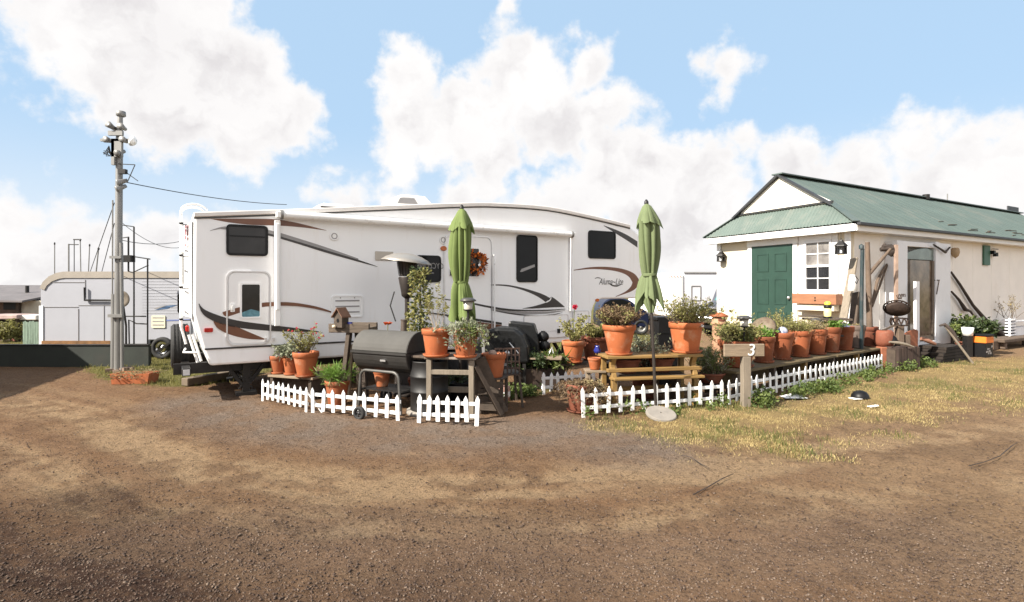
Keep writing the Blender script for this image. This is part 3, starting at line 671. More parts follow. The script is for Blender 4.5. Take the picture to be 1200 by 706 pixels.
fv=MB().ring(rrect(x0+.03,z0+.03,x1-.03,z1-.03,.03),rrect(x0,z0,x1,z1,.05),-.02,0).prism(rrect(x0+.02,z0+.02,x1-.02,z1-.02,.04),-.012,0).build('fridge_vent',gel2,rv,bevel=.004)
m=MB()
for f in (.25,.5,.75): m.box(((x0+x1)/2,-.0135,z0+(z1-z0)*f),(x1-x0-.13,.006,.022))
for f in (.28,.72): m.box((x0+(x1-x0)*f,-.0135,z1-.045),(.018,.006,.018))
m.build('vent_slot',decal_gy,fv)
def hatch(u0,v0,u1,v1,mt=gel2):
    x0,z0,x1,z1=rbox(u0,v0,u1,v1); h=MB().prism(rrect(x0,z0,x1,z1,.04),-.012,0).build('storage_hatch',mt,rv,bevel=.005)
    MB().ring(rrect(x0,z0,x1,z1,.04),rrect(x0-.014,z0-.014,x1+.014,z1+.014,.05),-.016,0).build('hatch_frame',alu,h); return h
hatch(614,370,665,396); h2=hatch(671.5,365,689.5,397)
x0,z0,x1,z1=rbox(671.5,365,689.5,397); m=MB()
for i in range(4): m.box((x0+.13,-.015,z1-.06-i*.045),(.05,.006,.012))
m.build('hatch_lettering',decal_gy,h2)
a,b=rvp(654,388); MB().box((a,-.02,b),(.06,.03,.09)).build('hatch_latch',black_pl,rv)
# roof gear
def zt_at(s):
    for (a,b),(c,d) in zip(tp,tp[1:]):
        if a<=s<=c: return b+(d-b)*(s-a)/(c-a)
    return tp[-1][1]
sa,_=rvp(470,240); sb,_=rvp(520,240); zc=zt_at((sa+sb)/2)
ac=MB().prism([(sa,zc+.03),(sa+.03,zc+.17),(sa+.2,zc+.26),(sb-.15,zc+.26),(sb-.02,zc+.14),(sb,zc+.03)],.45,1.15).build('air_conditioner',white_pl,rv,bevel=.04,seg=3)
MB().prism([(sa+.10,zc+.09),(sa+.15,zc+.19),(sa+.42,zc+.20),(sa+.50,zc+.09)],.44,.45).build('grille',decal_gy,ac)
sa,_=rvp(378,242); sb,_=rvp(428,242); zc=zt_at((sa+sb)/2)
vc=MB().prism([(sa,zc+.035),(sa,zc+.08),(sa+.1,zc+.13),(sb-.1,zc+.13),(sb,zc+.04)],.35,.95).build('roof_vent',white_pl,rv,bevel=.02,seg=2)
MB().prism([(sa+.05,zc+.05),(sa+.05,zc+.075),(sb-.12,zc+.075),(sb-.12,zc+.05)],.345,.35).build('vent_gap',decal_dk,vc)
# rear wall: window, lamp, lettering, bowed cap
bx=[]
cap=MB(); ncap=10
zr0=1.25; zr1=top[0][1]-.10
vs=[]
for z_ in (zr0,zr1):
    for i in range(ncap+1):
        t=i/ncap; y=.03+t*(W-.06); vs.append((-.02-.11*math.sin(math.pi*t),y,z_))
fs=[(i,i+1,ncap+2+i,ncap+1+i) for i in range(ncap)]
cap.add(vs,fs); n0=len(vs)
cap.add([( .02,.03,zr0),(.02,W-.03,zr0),(.02,.03,zr1),(.02,W-.03,zr1)]+vs,[(0,)+tuple(range(4,4+ncap+1))+(1,),(2,3)+tuple(range(4+ncap*2+1,4+ncap,-1))])
cap.build('rear_cap',gel,rv)
MB().slab((-.12,.75,0),(0,1,0),(-1,0,0),0,.75,1.75,2.25,.006,.03).build('rear_window',black_pl,rv,bevel=.01)
m=MB()
for i,(dz,h) in enumerate(((2.62,.05),(2.55,.08),(2.45,.05),(2.33,.03))): m.slab((-.085,.30,0),(0,1,0),(-1,0,0),0,.16-.02*i,dz-h,dz,.0,.012)
m.build('red_lettering',print_rd,rv)
MB().slab((-.05,.14,0),(0,1,0),(-1,0,0),0,.10,1.04,1.13,.0,.05).build('tail_lamp',redlens,rv,bevel=.015)
# ladder on the rear wall
m=MB(); ly0,ly1=.28,.66; lx=-.15
for y in (ly0,ly1):
    zt_=top[0][1]
    pts=[(lx+.06,y,.85),(lx,y,1.1),(lx,y,2.0),(lx,y,zt_+.08)]
    for i in range(1,9):
        a=math.pi*i/9; pts.append((lx+.17-.17*math.cos(a),y,zt_+.08+.11*math.sin(a)))
    pts+=[(lx+.34,y,zt_+.05)]
    m.tube(pts,.017,8)
lad=m.build('ladder',white_pl,rv)
for i in range(6):
    MB().tube([(lx,ly0,1.05+i*.31),(lx,ly1,1.05+i*.31)],.015,6).build('rung',galv,lad)
m=MB()
for i in range(4): m.box((lx,ly0-.0,1.22+i*.47),(.05,.05,.025)); m.box((lx+.06,ly0,1.22+i*.47-.02),(.12,.012,.012))
m.build('bracket',black_pl,lad)
# bumper, frame, jacks, wheels
m=MB().box((-.09,W/2,.46),(.11,W-.1,.11)); bmp=m.build('bumper',dark_metal,rv,bevel=.01)
MB().box((-.09,.044,.46),(.085,.012,.08)).build('bumper_cap',mat('sticker_white',(.6,.6,.6),.5),bmp)
m=MB()
for y in (.5,W-.5): m.box((3.2,y,.46),(6.9,.09,.16))
for s_ in (.3,2.2,4.2,6.2): m.box((s_,W/2,.47),(.09,W-.9,.12))
m.build('chassis',dark_metal,rv)
m=MB()   # step-like white bars below the rear corner
for i in range(2): m.tube([(-.06+.05*i,.10+.1*i,1.0),(.05+.05*i,.03+.1*i,.60)],.018,6)
m.tube([(-.10,.1,.80),(-.13,.02,.76),(.05,.0,.74)],.016,6)
m.build('corner_bar',white_pl,rv)
def jack(s,y):
    j=MB()
    j.bar((s,y,.52),(s+.28,y,.12),.07,.05).bar((s+.62,y,.52),(s+.30,y,.12),.07,.05).bar((s+.31,y,.50),(s+.31,y,.06),.12,.10)
    for z_ in (.18,.27,.36): j.box((s+.31,y-.055,z_),(.16,.02,.025))
    j.bar((s+.18,y-.05,.34),(s+.40,y-.05,.10),.03,.02).bar((s+.40,y-.05,.34),(s+.2,y-.05,.10),.03,.02)
    jk=j.build('stabiliser_jack',dark_metal,rv); MB().box((s+.31,y,.03),(.30,.24,.05)).build('jack_foot',dark_metal,jk); return jk
jack(.42,.42); jack(.42,W-.4); jack(6.7,.42); jack(6.7,W-.4)
def wheel(name,par,c,axis_y,r,wd,hub=galv):
    M=Matrix.Rotation(R(90),3,'X') if axis_y else Matrix.Rotation(R(90),3,'Y')
    ty=MB().lathe([(r*.62,-wd/2),(r*.9,-wd/2),(r*.985,-wd*.38),(r,-wd*.15),(r,wd*.15),(r*.985,wd*.38),(r*.9,wd/2),(r*.62,wd/2),(r*.62,-wd/2)],32,c=c,M=M).build(name,rubber,par)
    rim=MB().lathe([(r*.63,-wd*.4),(r*.55,-wd*.42),(r*.5,-wd*.2),(r*.2,-wd*.22),(r*.17,-wd*.40),(.001,-wd*.42)],24,c=c,M=M).lathe([(r*.63,wd*.4),(r*.55,wd*.42),(r*.5,wd*.2),(r*.2,wd*.22),(r*.17,wd*.4),(.001,wd*.42)],24,c=c,M=M).build('rim',hub,ty)
    return ty
for s_ in (4.55,5.35):
    for y in (.22,W-.22): wheel('wheel',rv,(s_,y,.34),True,.34,.2)
# spare wheel standing behind the rear bumper
sp=P(211,405.5,9.0)
o=thing('spare_wheel','black spare tyre hung upright behind the camper rear ladder','spare wheel',(sp.x,sp.y,sp.z),RZ)
tyr=wheel('tyre',o,(0,0,0),False,.355,.26)
for j in range(5):
    pass
m=MB()
for k_ in range(-2,3):
    n_=36; M=Matrix.Rotation(R(90),3,'Y')
    m.lathe([(.352,k_*.045-.005),(.3585,k_*.045-.004),(.3585,k_*.045+.014),(.352,k_*.045+.015)],36,M=M)
m.build('tread',rubber,tyr)
MB().bar((.02,.05,0),(.30,.05,.02),.08,.06).bar((.30,.05,.02),(.35,.4,0),.06,.06).build('carrier_arm',dark_metal,o)
# wreath on the entrance door
a,b=rvp(556,308)
wc=RP+RD*a+Vector((RD.y,-RD.x,0))*.07; wc.z=b
wr=thing('wreath','orange autumn leaf wreath hung on the camper entrance door','wreath',wc,RZ)
m=MB(); c_=MB(); d_=MB()
for i in range(260):
    t=random.uniform(0,6.283); rr=random.gauss(.135,.032); p=Vector((rr*math.cos(t),random.uniform(-.07,.02),rr*math.sin(t)))
    dirv=Vector((math.cos(t)*random.uniform(.2,1),-random.uniform(.2,.9),math.sin(t)*random.uniform(.2,1)))+Vector((random.uniform(-.5,.5),0,random.uniform(-.5,.5)))
    dirv.normalize(); sd=dirv.cross(Vector((random.uniform(-1,1),random.uniform(-1,1),random.uniform(-1,1)))).normalized()
    l=random.uniform(.04,.085); w_=l*.33
    m.add([p,p+dirv*l*.5+sd*w_,p+dirv*l,p+dirv*l*.5-sd*w_],[(0,1,2),(0,2,3)],0 if i%3 else 1)
m.build('petals',[petal_or,mat('wreath_brown',(.12,.03,.012),.8,.3,20)],wr,fix=False)
c_.tube([(.13*math.cos(.35*i),.0,.13*math.sin(.35*i)) for i in range(19)],.03,6).build('ring',stem_br,wr)
MB().lathe([(.028,0),(.024,.01),(.001,.012)],12,c=(.02,-.09,-.05),M=Matrix.Rotation(R(90),3,'X')).build('pale_flower',white_pl,wr)
# ------------------------------------------------------------------ small house with green metal roof
HC=Vector((7.573,12.4,0)); HA=Vector((-.419,.908,0)).normalized(); HB=Vector((.865,.502,0)).normalized()
NF=Vector((-HA.y,HA.x,0)); NF = NF if NF.x<0 else -NF            # outward normal of the front
NR=Vector((HB.y,-HB.x,0))                                         # outward normal of the long side
Zv=Vector((0,0,1))
house=thing('small_house','cream cottage with green corrugated metal roof and green front door','house',HC)
def fa(u,off=0):
    k=(u-600)/F; O=HC+NF*off; a=(k*O.y-O.x)/(HA.x-k*HA.y); return a, O.y+HA.y*a
def rb(u,off=0):
    k=(u-600)/F; O=HC+NR*off; b=(k*O.y-O.x)/(HB.x-k*HB.y); return b, O.y+HB.y*b
def zz(v,Y): return EYE+(HZ-v)/F*Y
def fwp(u,v,off=0):
    a,Y=fa(u,off); p=HC+NF*off+HA*a; p.z=zz(v,Y); return p
def rwp(u,v,off=0):
    b,Y=rb(u,off); p=HC+NR*off+HB*b; p.z=zz(v,Y); return p
LA=3.92; LB=15.0; FL=.42; WT=2.99
o0=Vector((0,0,0))
m=MB()
m.slab(o0,HA,NF,0,LA,FL,WT,-.12,0)
m.build('front_wall',cream,house)
MB().slab(o0,HB,NR,.0,LB,FL,WT,-.12,0).build('side_wall',cream_side,house)
MB().slab(HA*LA,HB,-NR,0,LB,FL,WT,-.12,0).build('side_wall',cream,house)
MB().slab(HB*LB,HA,-NF,.13,LA-.13,FL,WT,-.12,0).build('rear_wall',cream,house)
m=MB().slab(o0,HB,NR,.0,LB,.0,FL-.003,-.35,-.30).slab(o0,HA,NF,0,LA,.0,FL-.003,-.35,-.30); m.build('underfloor_shade',mat('underfloor_dark',(.035,.022,.015),.9,.4,6),house)  # dark sheet: shade of the open underfloor put into its colour
# battens (joints) of the side panels
m=MB()
for i in range(1,13): m.slab(o0,HB,NR,i*1.22-.012,i*1.22+.012,FL,WT-.01,0,.004)
m.build('panel_joint',cream_side,house)
# corner boards
MB().slab(o0,HA,NF,-.012,.13,FL,WT-.02,.002,.03).slab(o0,HA,NF,LA-.12,LA+.02,FL,WT-.02,.002,.03).build('corner_board',trim,house,bevel=.004)
# roof
E0=3.10; ov=.30; MID=LA/2; RT=4.57; SL=(RT-E0)/(MID+ov)
a0,a1=-ov,LA+ov; g0=.60; g1=LA-.60; GB=.18; GZ=E0+(g0+ov)*SL
def corr(mb,cols,th=.0):
    """strip of columns (bottom point, top point, wave phase)"""
    vs=[];fs=[]
    for i,(p,q,nrm,ph) in enumerate(cols):
        h=.011*math.sin(ph); vs+= [p+nrm*h, q+nrm*h]
        if i: fs.append((2*i-2,2*i,2*i+1,2*i-1))
    mb.add(vs,fs,0,False)
q=lambda a,b,z: HA*a+HB*b+Zv*z
nrmF=(NF*.75+Zv*.66).normalized(); nrmR=(NR*.55+Zv*.83).normalized(); nrmL=(-NR*.55+Zv*.83).normalized()
m=MB(); cols=[]; n_=int((a1-a0)/.022)
for i in range(n_+1):
    a=a0+(a1-a0)*i/n_; f=min(1,(a-a0)/(g0-a0),(a1-a)/(a1-g1)); 
    cols.append((q(a,-ov,E0),q(a,-ov+f*(GB+ov),E0+f*(GZ-E0)),nrmF,a/.085*6.283))
corr(m,cols); m.build('hip_roof',mat('green_roof_weathered',(.125,.165,.145),.5,.12,1.5,.03,30,stain=(3,.50,.6,(.185,.20,.175)),stretch=(1,1,1)),house,fix=False)
for sgn,nr in ((0,nrmR),(1,nrmL)):
    m=MB(); cols=[]; n_=int((LB+ov)/.022)
    for i in range(n_+1):
        b=-ov+(LB+.3+ov)*i/n_; 
        f=min(1,(b+ov)/(GB+ov)) if b<GB-.14 else None
        if f is not None: aa=a0+f*(g0-a0)
        else: aa=MID
        zb=E0+(aa+ov)*SL
        A_=lambda t: t if sgn==0 else LA-t
        cols.append((q(A_(a0),b,E0),q(A_(aa),b,zb),nr,b/.085*6.283))
    corr(m,cols); m.build('main_roof',roofgreen,house,fix=False)
# ridge cap, hips and rakes
m=MB(); m.bar(q(MID,GB-.15,RT+.01),q(MID,LB+.3,RT+.01),.30,.03); m.build('ridge_cap',roofgreen,house)
MB().bar(q(a0,-ov,E0+.015),q(g0,GB,GZ+.02),.16,.02).build('hip_cap',roofgreen,house); MB().bar(q(a1,-ov,E0+.015),q(g1,GB,GZ+.02),.16,.02).build('hip_cap',roofgreen,house)
m=MB(); m.bar(q(g0-.12,GB-.1,GZ-.085),q(MID,GB-.1,RT-.01),.10,.05); m.bar(q(g1+.12,GB-.1,GZ-.085),q(MID,GB-.1,RT-.01),.10,.05); m.build('rake_edge',gutter,house)
m=MB().prism([(g0-.1,GZ-.02),(g1+.1,GZ-.02),(MID,RT-.07)],-.03,.03,O=HB*(GB-.02),U=HA,N=NF); m.build('gable_wall',mat('pale_gable_paint',(.78,.74,.64),.7,.03,2),house)
m=MB(); m.slab(HB*GB,HA,NF,g0-.1,g1+.1,GZ-.015,GZ+.02,.02,.08); m.build('gable_flashing',gutter,house)
# fascia, soffit, gutter
p0=-ov
m=MB().slab(HB*(-ov+.03),HA,NF,a0+.03,a1-.03,E0-.19,E0-.03,.0,.025); m.build('fascia',trim,house,bevel=.004)
m=MB().slab(HA*(-ov+.03),HB,NR,-ov+.03,LB+.2,E0-.19,E0-.06,.0,.025); m.build('fascia',trim,house,bevel=.004)
m=MB().slab(o0,HA,NF,a0+.04,a1-.04,WT-.07,WT-.05,.032,ov-.03).slab(o0,HB,NR,-ov+.06,LB,WT-.07,WT-.05,.005,ov-.03); m.build('soffit',trim,house)
m=MB().slab(HA*(-ov),HB,NR,-ov+.0,LB+.2,E0-.075,E0-.008,.0,.09); m.build('gutter',gutter,house,bevel=.01)
# front door
da0=fa(930)[0]; da1=fa(882)[0]; dY=fa(906)[1]; dz=zz(288,dY)
fd=MB().slab(o0,HA,NF,da0,da1,FL+.03,dz,.002,.03).build('front_door',greendoor,house)
dw=(da1-da0)
hi=mat('green_panel_edge',(.13,.25,.20),.45,.1,5)
for i in range(2):
    for (f0,f1) in ((.70,.90),(.34,.62),(.05,.26)):
        ax0=da0+dw*(.14+.43*i); ax1=ax0+dw*.29; zb=FL+.03+(dz-FL)*f0; zt_=FL+.03+(dz-FL)*f1
        MB().ring(rrect(ax0+.025,zb+.025,ax1-.025,zt_-.025,.005,1),rrect(ax0,zb,ax1,zt_,.005,1),.03,.042,U=HA,N=NF).build('door_panel',greendoor,fd)
a_,b_,c_=(HA*(da1-.10)+NF*.07,0,0); 
MB().lathe([(.001,-.04),(.03,-.03),(.035,0),(.03,.03),(.001,.04)],12,c=HA*(da0+.09)+NF*.07+Zv*(FL+1.0)).build('door_knob',alu,fd)
m=MB().slab(o0,HA,NF,da0-.13,da0-.004,FL,dz+.006,.002,.045).slab(o0,HA,NF,da1+.004,da1+.13,FL,dz+.006,.002,.045).slab(o0,HA,NF,da0-.15,da1+.15,dz+.008,dz+.17,.002,.05)
m.build('door_trim',trim,house,bevel=.004)
# front window: two sashes of four panes
wa0=fa(975.5)[0]; wa1=fa(943.5)[0]; wY=fa(960)[1]; wz0=zz(342,wY); wz1=zz(282,wY); wm_=(wz0+wz1)/2
fw=MB().ring(rrect(wa0+.05,wz0+.05,wa1-.05,wz1-.05,.004,1),rrect(wa0,wz0,wa1,wz1,.004,1),.002,.05,U=HA,N=NF).build('front_window',steel_w,house,bevel=.003)
m=MB().slab(o0,HA,NF,wa0+.05,wa1-.05,wm_-.025,wm_+.025,.012,.045)
am=(wa0+wa1)/2
for zb,zt_ in ((wz0+.05,wm_-.025),(wm_+.025,wz1-.05)):
    m.slab(o0,HA,NF,am-.011,am+.011,zb,zt_,.012,.03).slab(o0,HA,NF,wa0+.05,am-.011,(zb+zt_)/2-.011,(zb+zt_)/2+.011,.012,.03).slab(o0,HA,NF,am+.011,wa1-.05,(zb+zt_)/2-.011,(zb+zt_)/2+.011,.012,.03)
m.build('muntin',steel_w,fw)
MB().slab(o0,HA,NF,wa0+.05,wa1-.05,wz0+.05,wm_,.003,.008).build('glass',hglass,fw)
MB().slab(o0,HA,NF,wa0+.05,wa1-.05,wm_,wz1-.05,.003,.008).build('curtained_glass',mat('curtained_glass',(.10,.09,.085),.08,.8,3,col2=(.36,.34,.32)),fw)
m=MB().slab(o0,HA,NF,wa0-.15,wa0-.004,wz0-.14,wz1+.14,.002,.035).slab(o0,HA,NF,wa1+.004,wa1+.15,wz0-.14,wz1+.14,.002,.035).slab(o0,HA,NF,wa0-.003,wa1+.003,wz1+.003,wz1+.14,.002,.035).slab(o0,HA,NF,wa0-.003,wa1+.003,wz0-.14,wz0-.003,.002,.04)
m.build('window_trim',trim,fw,bevel=.004)
# cedar flower box below the window
c=fwp(957,350.5,.15)
fb=thing('flower_box','bare cedar flower box fixed below the white house window','flower box',c,math.atan2(-HA.y,-HA.x))
L_=(fa(983)[0]-fa(932)[0]); L_=abs(L_)
MB().box((0,-.11,0),(L_,.02,.24)).build('front_board',wood_red,fb,bevel=.004)
MB().box((-L_/2+.012,0,0),(.024,.2,.24)).box((L_/2-.012,0,0),(.024,.2,.24)).box((0,.0,-.11),(L_-.05,.2,.02)).build('end_board',wood_red,fb)
MB().box((0,0,.07),(L_-.06,.19,.03)).build('soil',soil,fb)
m=MB()
for z_ in (.03,-.03): m.lathe([(.001,-.012),(.018,-.01),(.018,.01),(.001,.012)],10,c=(.05,-.125,z_))
m.build('knob',dark_metal,fb)
MB().box((-.0,.02,-.20),(L_*.85,.18,.14)).build('bracket_board',cream,fb)
# lanterns hung from the eave corners
def lantern(u,v,Y,label):
    p=P(u,v,Y)
    t=thing('hanging_lantern',label,'lantern',p,.4,'lanterns hanging from the eaves')
    m=MB()
    m.lathe([(.145,-.17),(.15,-.15),(.14,-.135)],6,smooth=False).add([],[])
    m.lathe([(.001,-.172),(.145,-.17)],6,smooth=False)
    for i in range(6):
        a=6.283*i/6; m.bar((.125*math.cos(a),.125*math.sin(a),-.15),(.115*math.cos(a),.115*math.sin(a),.06),.04,.03)
    m.lathe([(.145,.0),(.15,.03),(.13,.06)],6,smooth=False)
    m.build('cage',dark_metal,t)
    MB().lathe([(.175,.05),(.165,.075),(.075,.17),(.06,.185),(.05,.22),(.001,.23)],6,smooth=False).build('lantern_roof',dark_metal,t)
    MB().lathe([(.05,-.15),(.05,.02),(.001,.03)],10).build('candle',white_pl,t)
    MB().tube([(0,0,.22),(.02,0,.27),(0,0,.30),(-.02,0,.27),(0,0,.23)],.006,5).tube([(0,0,.3),(0,0,.42)],.006,5).build('hook',dark_metal,t)
    t.scale=(.8,.8,.8)
    return t
lantern(985.5,291,12.0,'dark iron lantern hanging at the eave corner beside the house window')
lantern(845,301.5,15.7,'dark iron lantern hanging at the far eave end against the sky')
# things along the long side wall ---------------------------------------------------
sd=rb(1079)[0]
e0,Y0=rb(1062,.25); e1,Y1=rb(1096,.25)
sdz1=zz(291,(Y0+Y1)/2); sdz0=zz(400,(Y0+Y1)/2)
po=NR*.25
brown_gl=mat('brown_reflecting_glass',(.10,.07,.05),.15,.6,4,col2=(.30,.22,.16))
dr=MB().slab(po,HB,NR,e0+.02,e1-.12,sdz0,sdz1-.30,-.02,.0).build('side_door_glass',brown_gl,house)
MB().slab(po,HB,NR,e0+.02,e0+.12,sdz0,sdz1-.3,.003,.03).slab(po,HB,NR,e1-.22,e1-.12,sdz0,sdz1-.3,.003,.03).slab(po,HB,NR,e0+.12,e1-.22,sdz0,sdz0+.12,.003,.03).build('side_door_frame',wood_x,dr)
# arched fanlight over the side door
pts=[(e0+.02,sdz1-.28),(e1-.02,sdz1-.28)]+[(e0+.02+(e1-e0-.04)*(1-t),sdz1-.28+.02+.26*math.sin(math.pi*(.35+.5*t))) for t in np.linspace(0,1,9)]
MB().prism(pts,-.02,.0,O=po,U=HB,N=NR).build('fanlight',mat('grey_green_glass',(.16,.20,.18),.15,.3,3),house)
# white vestibule round it
f0,_=rb(1050,.25); f1,_=rb(1113,.25)
m=MB().slab(po,HB,NR,f0,e0,FL-.1,zz(283,Y0),-.24,.03).slab(po,HB,NR,e1-.09,e1+.10,sdz0-.25,zz(284,Y1),-.24,.05).slab(po,HB,NR,e1+.13,f1,sdz0-.12,zz(285,Y1),-.24,.02).slab(po,HB,NR,e0+.003,e1-.093,sdz1+.02,zz(283,Y0)-.002,-.24,.02)
m.build('vestibule',trim_b,house,bevel=.006)
hx,_=rb(1072,.42)
MB().slab(NR*.42,HB,NR,hx-.0,hx+.16,sdz0-.3,zz(330,Y0),-.03,.03).build('porch_post',trim_b,house)
MB().slab(po,HB,NR,e0+.0,e1-.1,sdz0-.12,sdz0-.01,-.02,.15).build('threshold',trim_b,house)
MB().slab(po,HB,NR,f0-.3,f1+1.5,0,min(FL-.11,sdz0-.26),-.2,-.05).build('crawl_space_shade',mat('crawl_dark',(.012,.009,.007),.9,.4,6),house)  # near-black sheet standing in for the shadow below the vestibule
# green shutter strip, wall lamp, small hook hardware
u0,u1=rb(1151)[0],rb(1158)[0]; Yg=rb(1154)[1]
MB().slab(o0,HB,NR,u0,u1,zz(311,Yg),zz(288,Yg),.005,.05).build('green_shutter',mat('shutter_green',(.04,.13,.085),.5,.1,5),house)
c=rwp(1163.5,296,.08)-HC
MB().box(c,(.10,.10,.10),rz=.5).box(c+Vector((.12,.05,-.06)),(.09,.09,.11),rz=.3).bar(c+Vector((0,0,.1)),c+Vector((.3,.17,.1)),.02,.02).build('security_lamp',black_pl,house)
c=rwp(1119.5,296,.10)-HC
MB().lathe([(.001,-.16),(.07,-.10),(.10,0),(.09,.09),(.06,.12),(.001,.125)],12,c=c).build('wall_lamp',mat('straw_shade',(.42,.30,.18),.8,.2,10),house)
m=MB()
for u,v in ((1068,205*0+218+0),(1112,240)): pass
# roof pieces
c=P(1066,231,rb(1066)[1]+2.2)-HC
MB().tube([q(MID-.1,7.6,RT-.05),q(MID-.1,7.6,RT+.10)],.10,10).build('roof_vent',dark_metal,house)
MB().tube([q(MID,9.3,RT-.02),q(MID,9.3,RT+.28)],.018,6).build('vent_pipe',galv,house)
MB().bar(q(MID,14.2,RT+.12),q(MID,15.2,RT+.12),.04,.22).build('ridge_vent',gutter,house)
# litter of twigs and rust lying on the roof edge
m=MB()
for i in range(26):
    b=random.uniform(4.5,13.5); aa=-ov+random.uniform(.12,.5); l=random.uniform(.2,.9); z0_=E0+(aa+ov)*SL+.02; z1_=E0+(aa+ov+.05)*SL+.025
    m.bar(q(aa,b,z0_),q(aa+.05,b+l,z1_),.02,.012)
m.build('roof_twigs',drift,house)
# ------------------------------------------------------------------ picket fences
def picket_fence(p0,p1,n,h,label,dh=0.0,drop=0.05,sag=True):
    p0=Vector(p0);p1=Vector(p1); d=p1-p0; L_=d.length; rz=math.atan2(d.y,d.x)
    t=thing('picket_fence',label,'picket fence',p0,rz,'low white picket fences around the patio')
    hh=lambda x: h+dh*x/L_
    sp=L_/n
    for z_ in (.30,.72):
        m=MB(); vs=[]
        x0_=-.03; x1_=L_-sp+.03 if n>1 else L_
        m.bar((x0_,.016,hh(0)*z_),(x1_,.016,hh(L_)*z_),.014,.045)
        m.build('rail',white_pl,t,bevel=.003)
    for i in range(n):
        x=i*sp; H_=hh(x)*random.uniform(.98,1.02); w_=.026; low=.035+random.uniform(-.008,.008); tl=random.uniform(-.017,.017)
        if i in (0,n-1): low=-.03
        poly=[(x-w_+0,low),(x+w_,low),(x+w_+tl,H_-.05),(x+tl,H_),(x-w_+tl,H_-.05)]
        MB().prism(poly,-.009,.006).build('picket',white_pl,t,bevel=.003)
    return t
picket_fence(G(308,470),G(366,484),9,.33,'white picket fence before the three pots on a low bench, receding towards the camper')
picket_fence(G(367,484),G(480,495.5),9,.34,'white picket fence standing under the black barrel grill')
picket_fence(G(491,496),G(570,499.5),7,.36,'short white picket fence before the wooden table with two terracotta pots')
picket_fence(G(637,462),G(704,457),8,.34,'white picket fence tucked behind the patio below the rose pot')
picket_fence(G(684,489),G(858,475),13,.38,'white picket fence in front of the yellow timber bench')
fB0=G(855,475); fB1=G(1037,434); fBm=fB0.lerp(fB1,.5)
picket_fence(fB0,fBm,15,.37,'white picket fence behind the numbered post, below the row of pots')
picket_fence(fBm,fB1,17,.36,'white picket fence running on to the tree stump near the house',dh=-.02)
# loose brace leaning between the two front fences
s=thing('fence_stake','thin white stake leaning against the bend of the picket fence','stake',G(368,482))
q0=Vector((-.06,-.03,.24)); MB().bar(q0,(.16,-.10,-.02),.02,.014).build('stake',white_pl,s)

# ------------------------------------------------------------------ pots and plants
def leafs(mb,p,d,l,w_):
    d=d.normalized(); sd=d.cross(Vector((random.gauss(0,1),random.gauss(0,1),random.gauss(0,1))))
    if sd.length<1e-4: sd=d.orthogonal()
    sd=sd.normalized(); n=d.cross(sd)
    mb.add([p,p+d*l*.45+sd*w_+n*w_*.3,p+d*l-n*l*.1,p+d*l*.45-sd*w_+n*w_*.3],[(0,1,2),(0,2,3)])
def bush(parent,base,h,spread,nst,nleaf,ll,lm,sm=stem_br,ratio=.3,droop=0.0,lean=(0,0),flower=None,nfl=0,fl=.03,start=.2,sr=.005,up=.4,r0=.03,name='foliage'):
    lf=MB(); st=MB(); fw_=MB(); nleaf=int(nleaf*1.45); ll*=1.12
    base=Vector(base)
    for i in range(nst):
        a=random.uniform(0,6.283); sp=spread*math.sqrt(random.random()); hh_=h*random.uniform(.55,1.0)*(1-.25*(sp/spread if spread else 0))
        b0=base+Vector((r0*random.gauss(0,1),r0*random.gauss(0,1),0)); tip=b0+Vector((math.cos(a)*sp+lean[0]*hh_,math.sin(a)*sp+lean[1]*hh_,hh_))
        mid=b0.lerp(tip,.5)+Vector((random.gauss(0,.06*h),random.gauss(0,.06*h),droop*h*.3+.05*h))
        if droop: tip.z-=droop*h*(sp/spread)*1.6
        pts=[b0.lerp(mid,t)*(1-t)+mid.lerp(tip,t)*t for t in (0,.25,.5,.75,1)]
        st.tube(pts,[sr,sr*.9,sr*.75,sr*.6,sr*.35],4,caps=False)
        for k in range(nleaf):
            t=start+(1-start)*random.random()**.8; p=b0.lerp(mid,t)*(1-t)+mid.lerp(tip,t)*t
            d=Vector((random.gauss(0,1),random.gauss(0,1),random.gauss(up,.7)))
            l=ll*random.uniform(.6,1.25); leafs(lf,p+d.normalized()*random.uniform(0,ll*.8),d,l,l*ratio)
        if flower and i<nfl:
            for k in range(9):
                d=Vector((random.gauss(0,1),random.gauss(0,1),random.gauss(.3,.8))); leafs(fw_,tip,d,fl*random.uniform(.7,1.1),fl*.45)
    o=lf.build(name,lm,parent,fix=False)
    st.build('stem',sm,parent,fix=False)
    if flower and nfl: fw_.build('flower',flower,parent,fix=False)
    return o
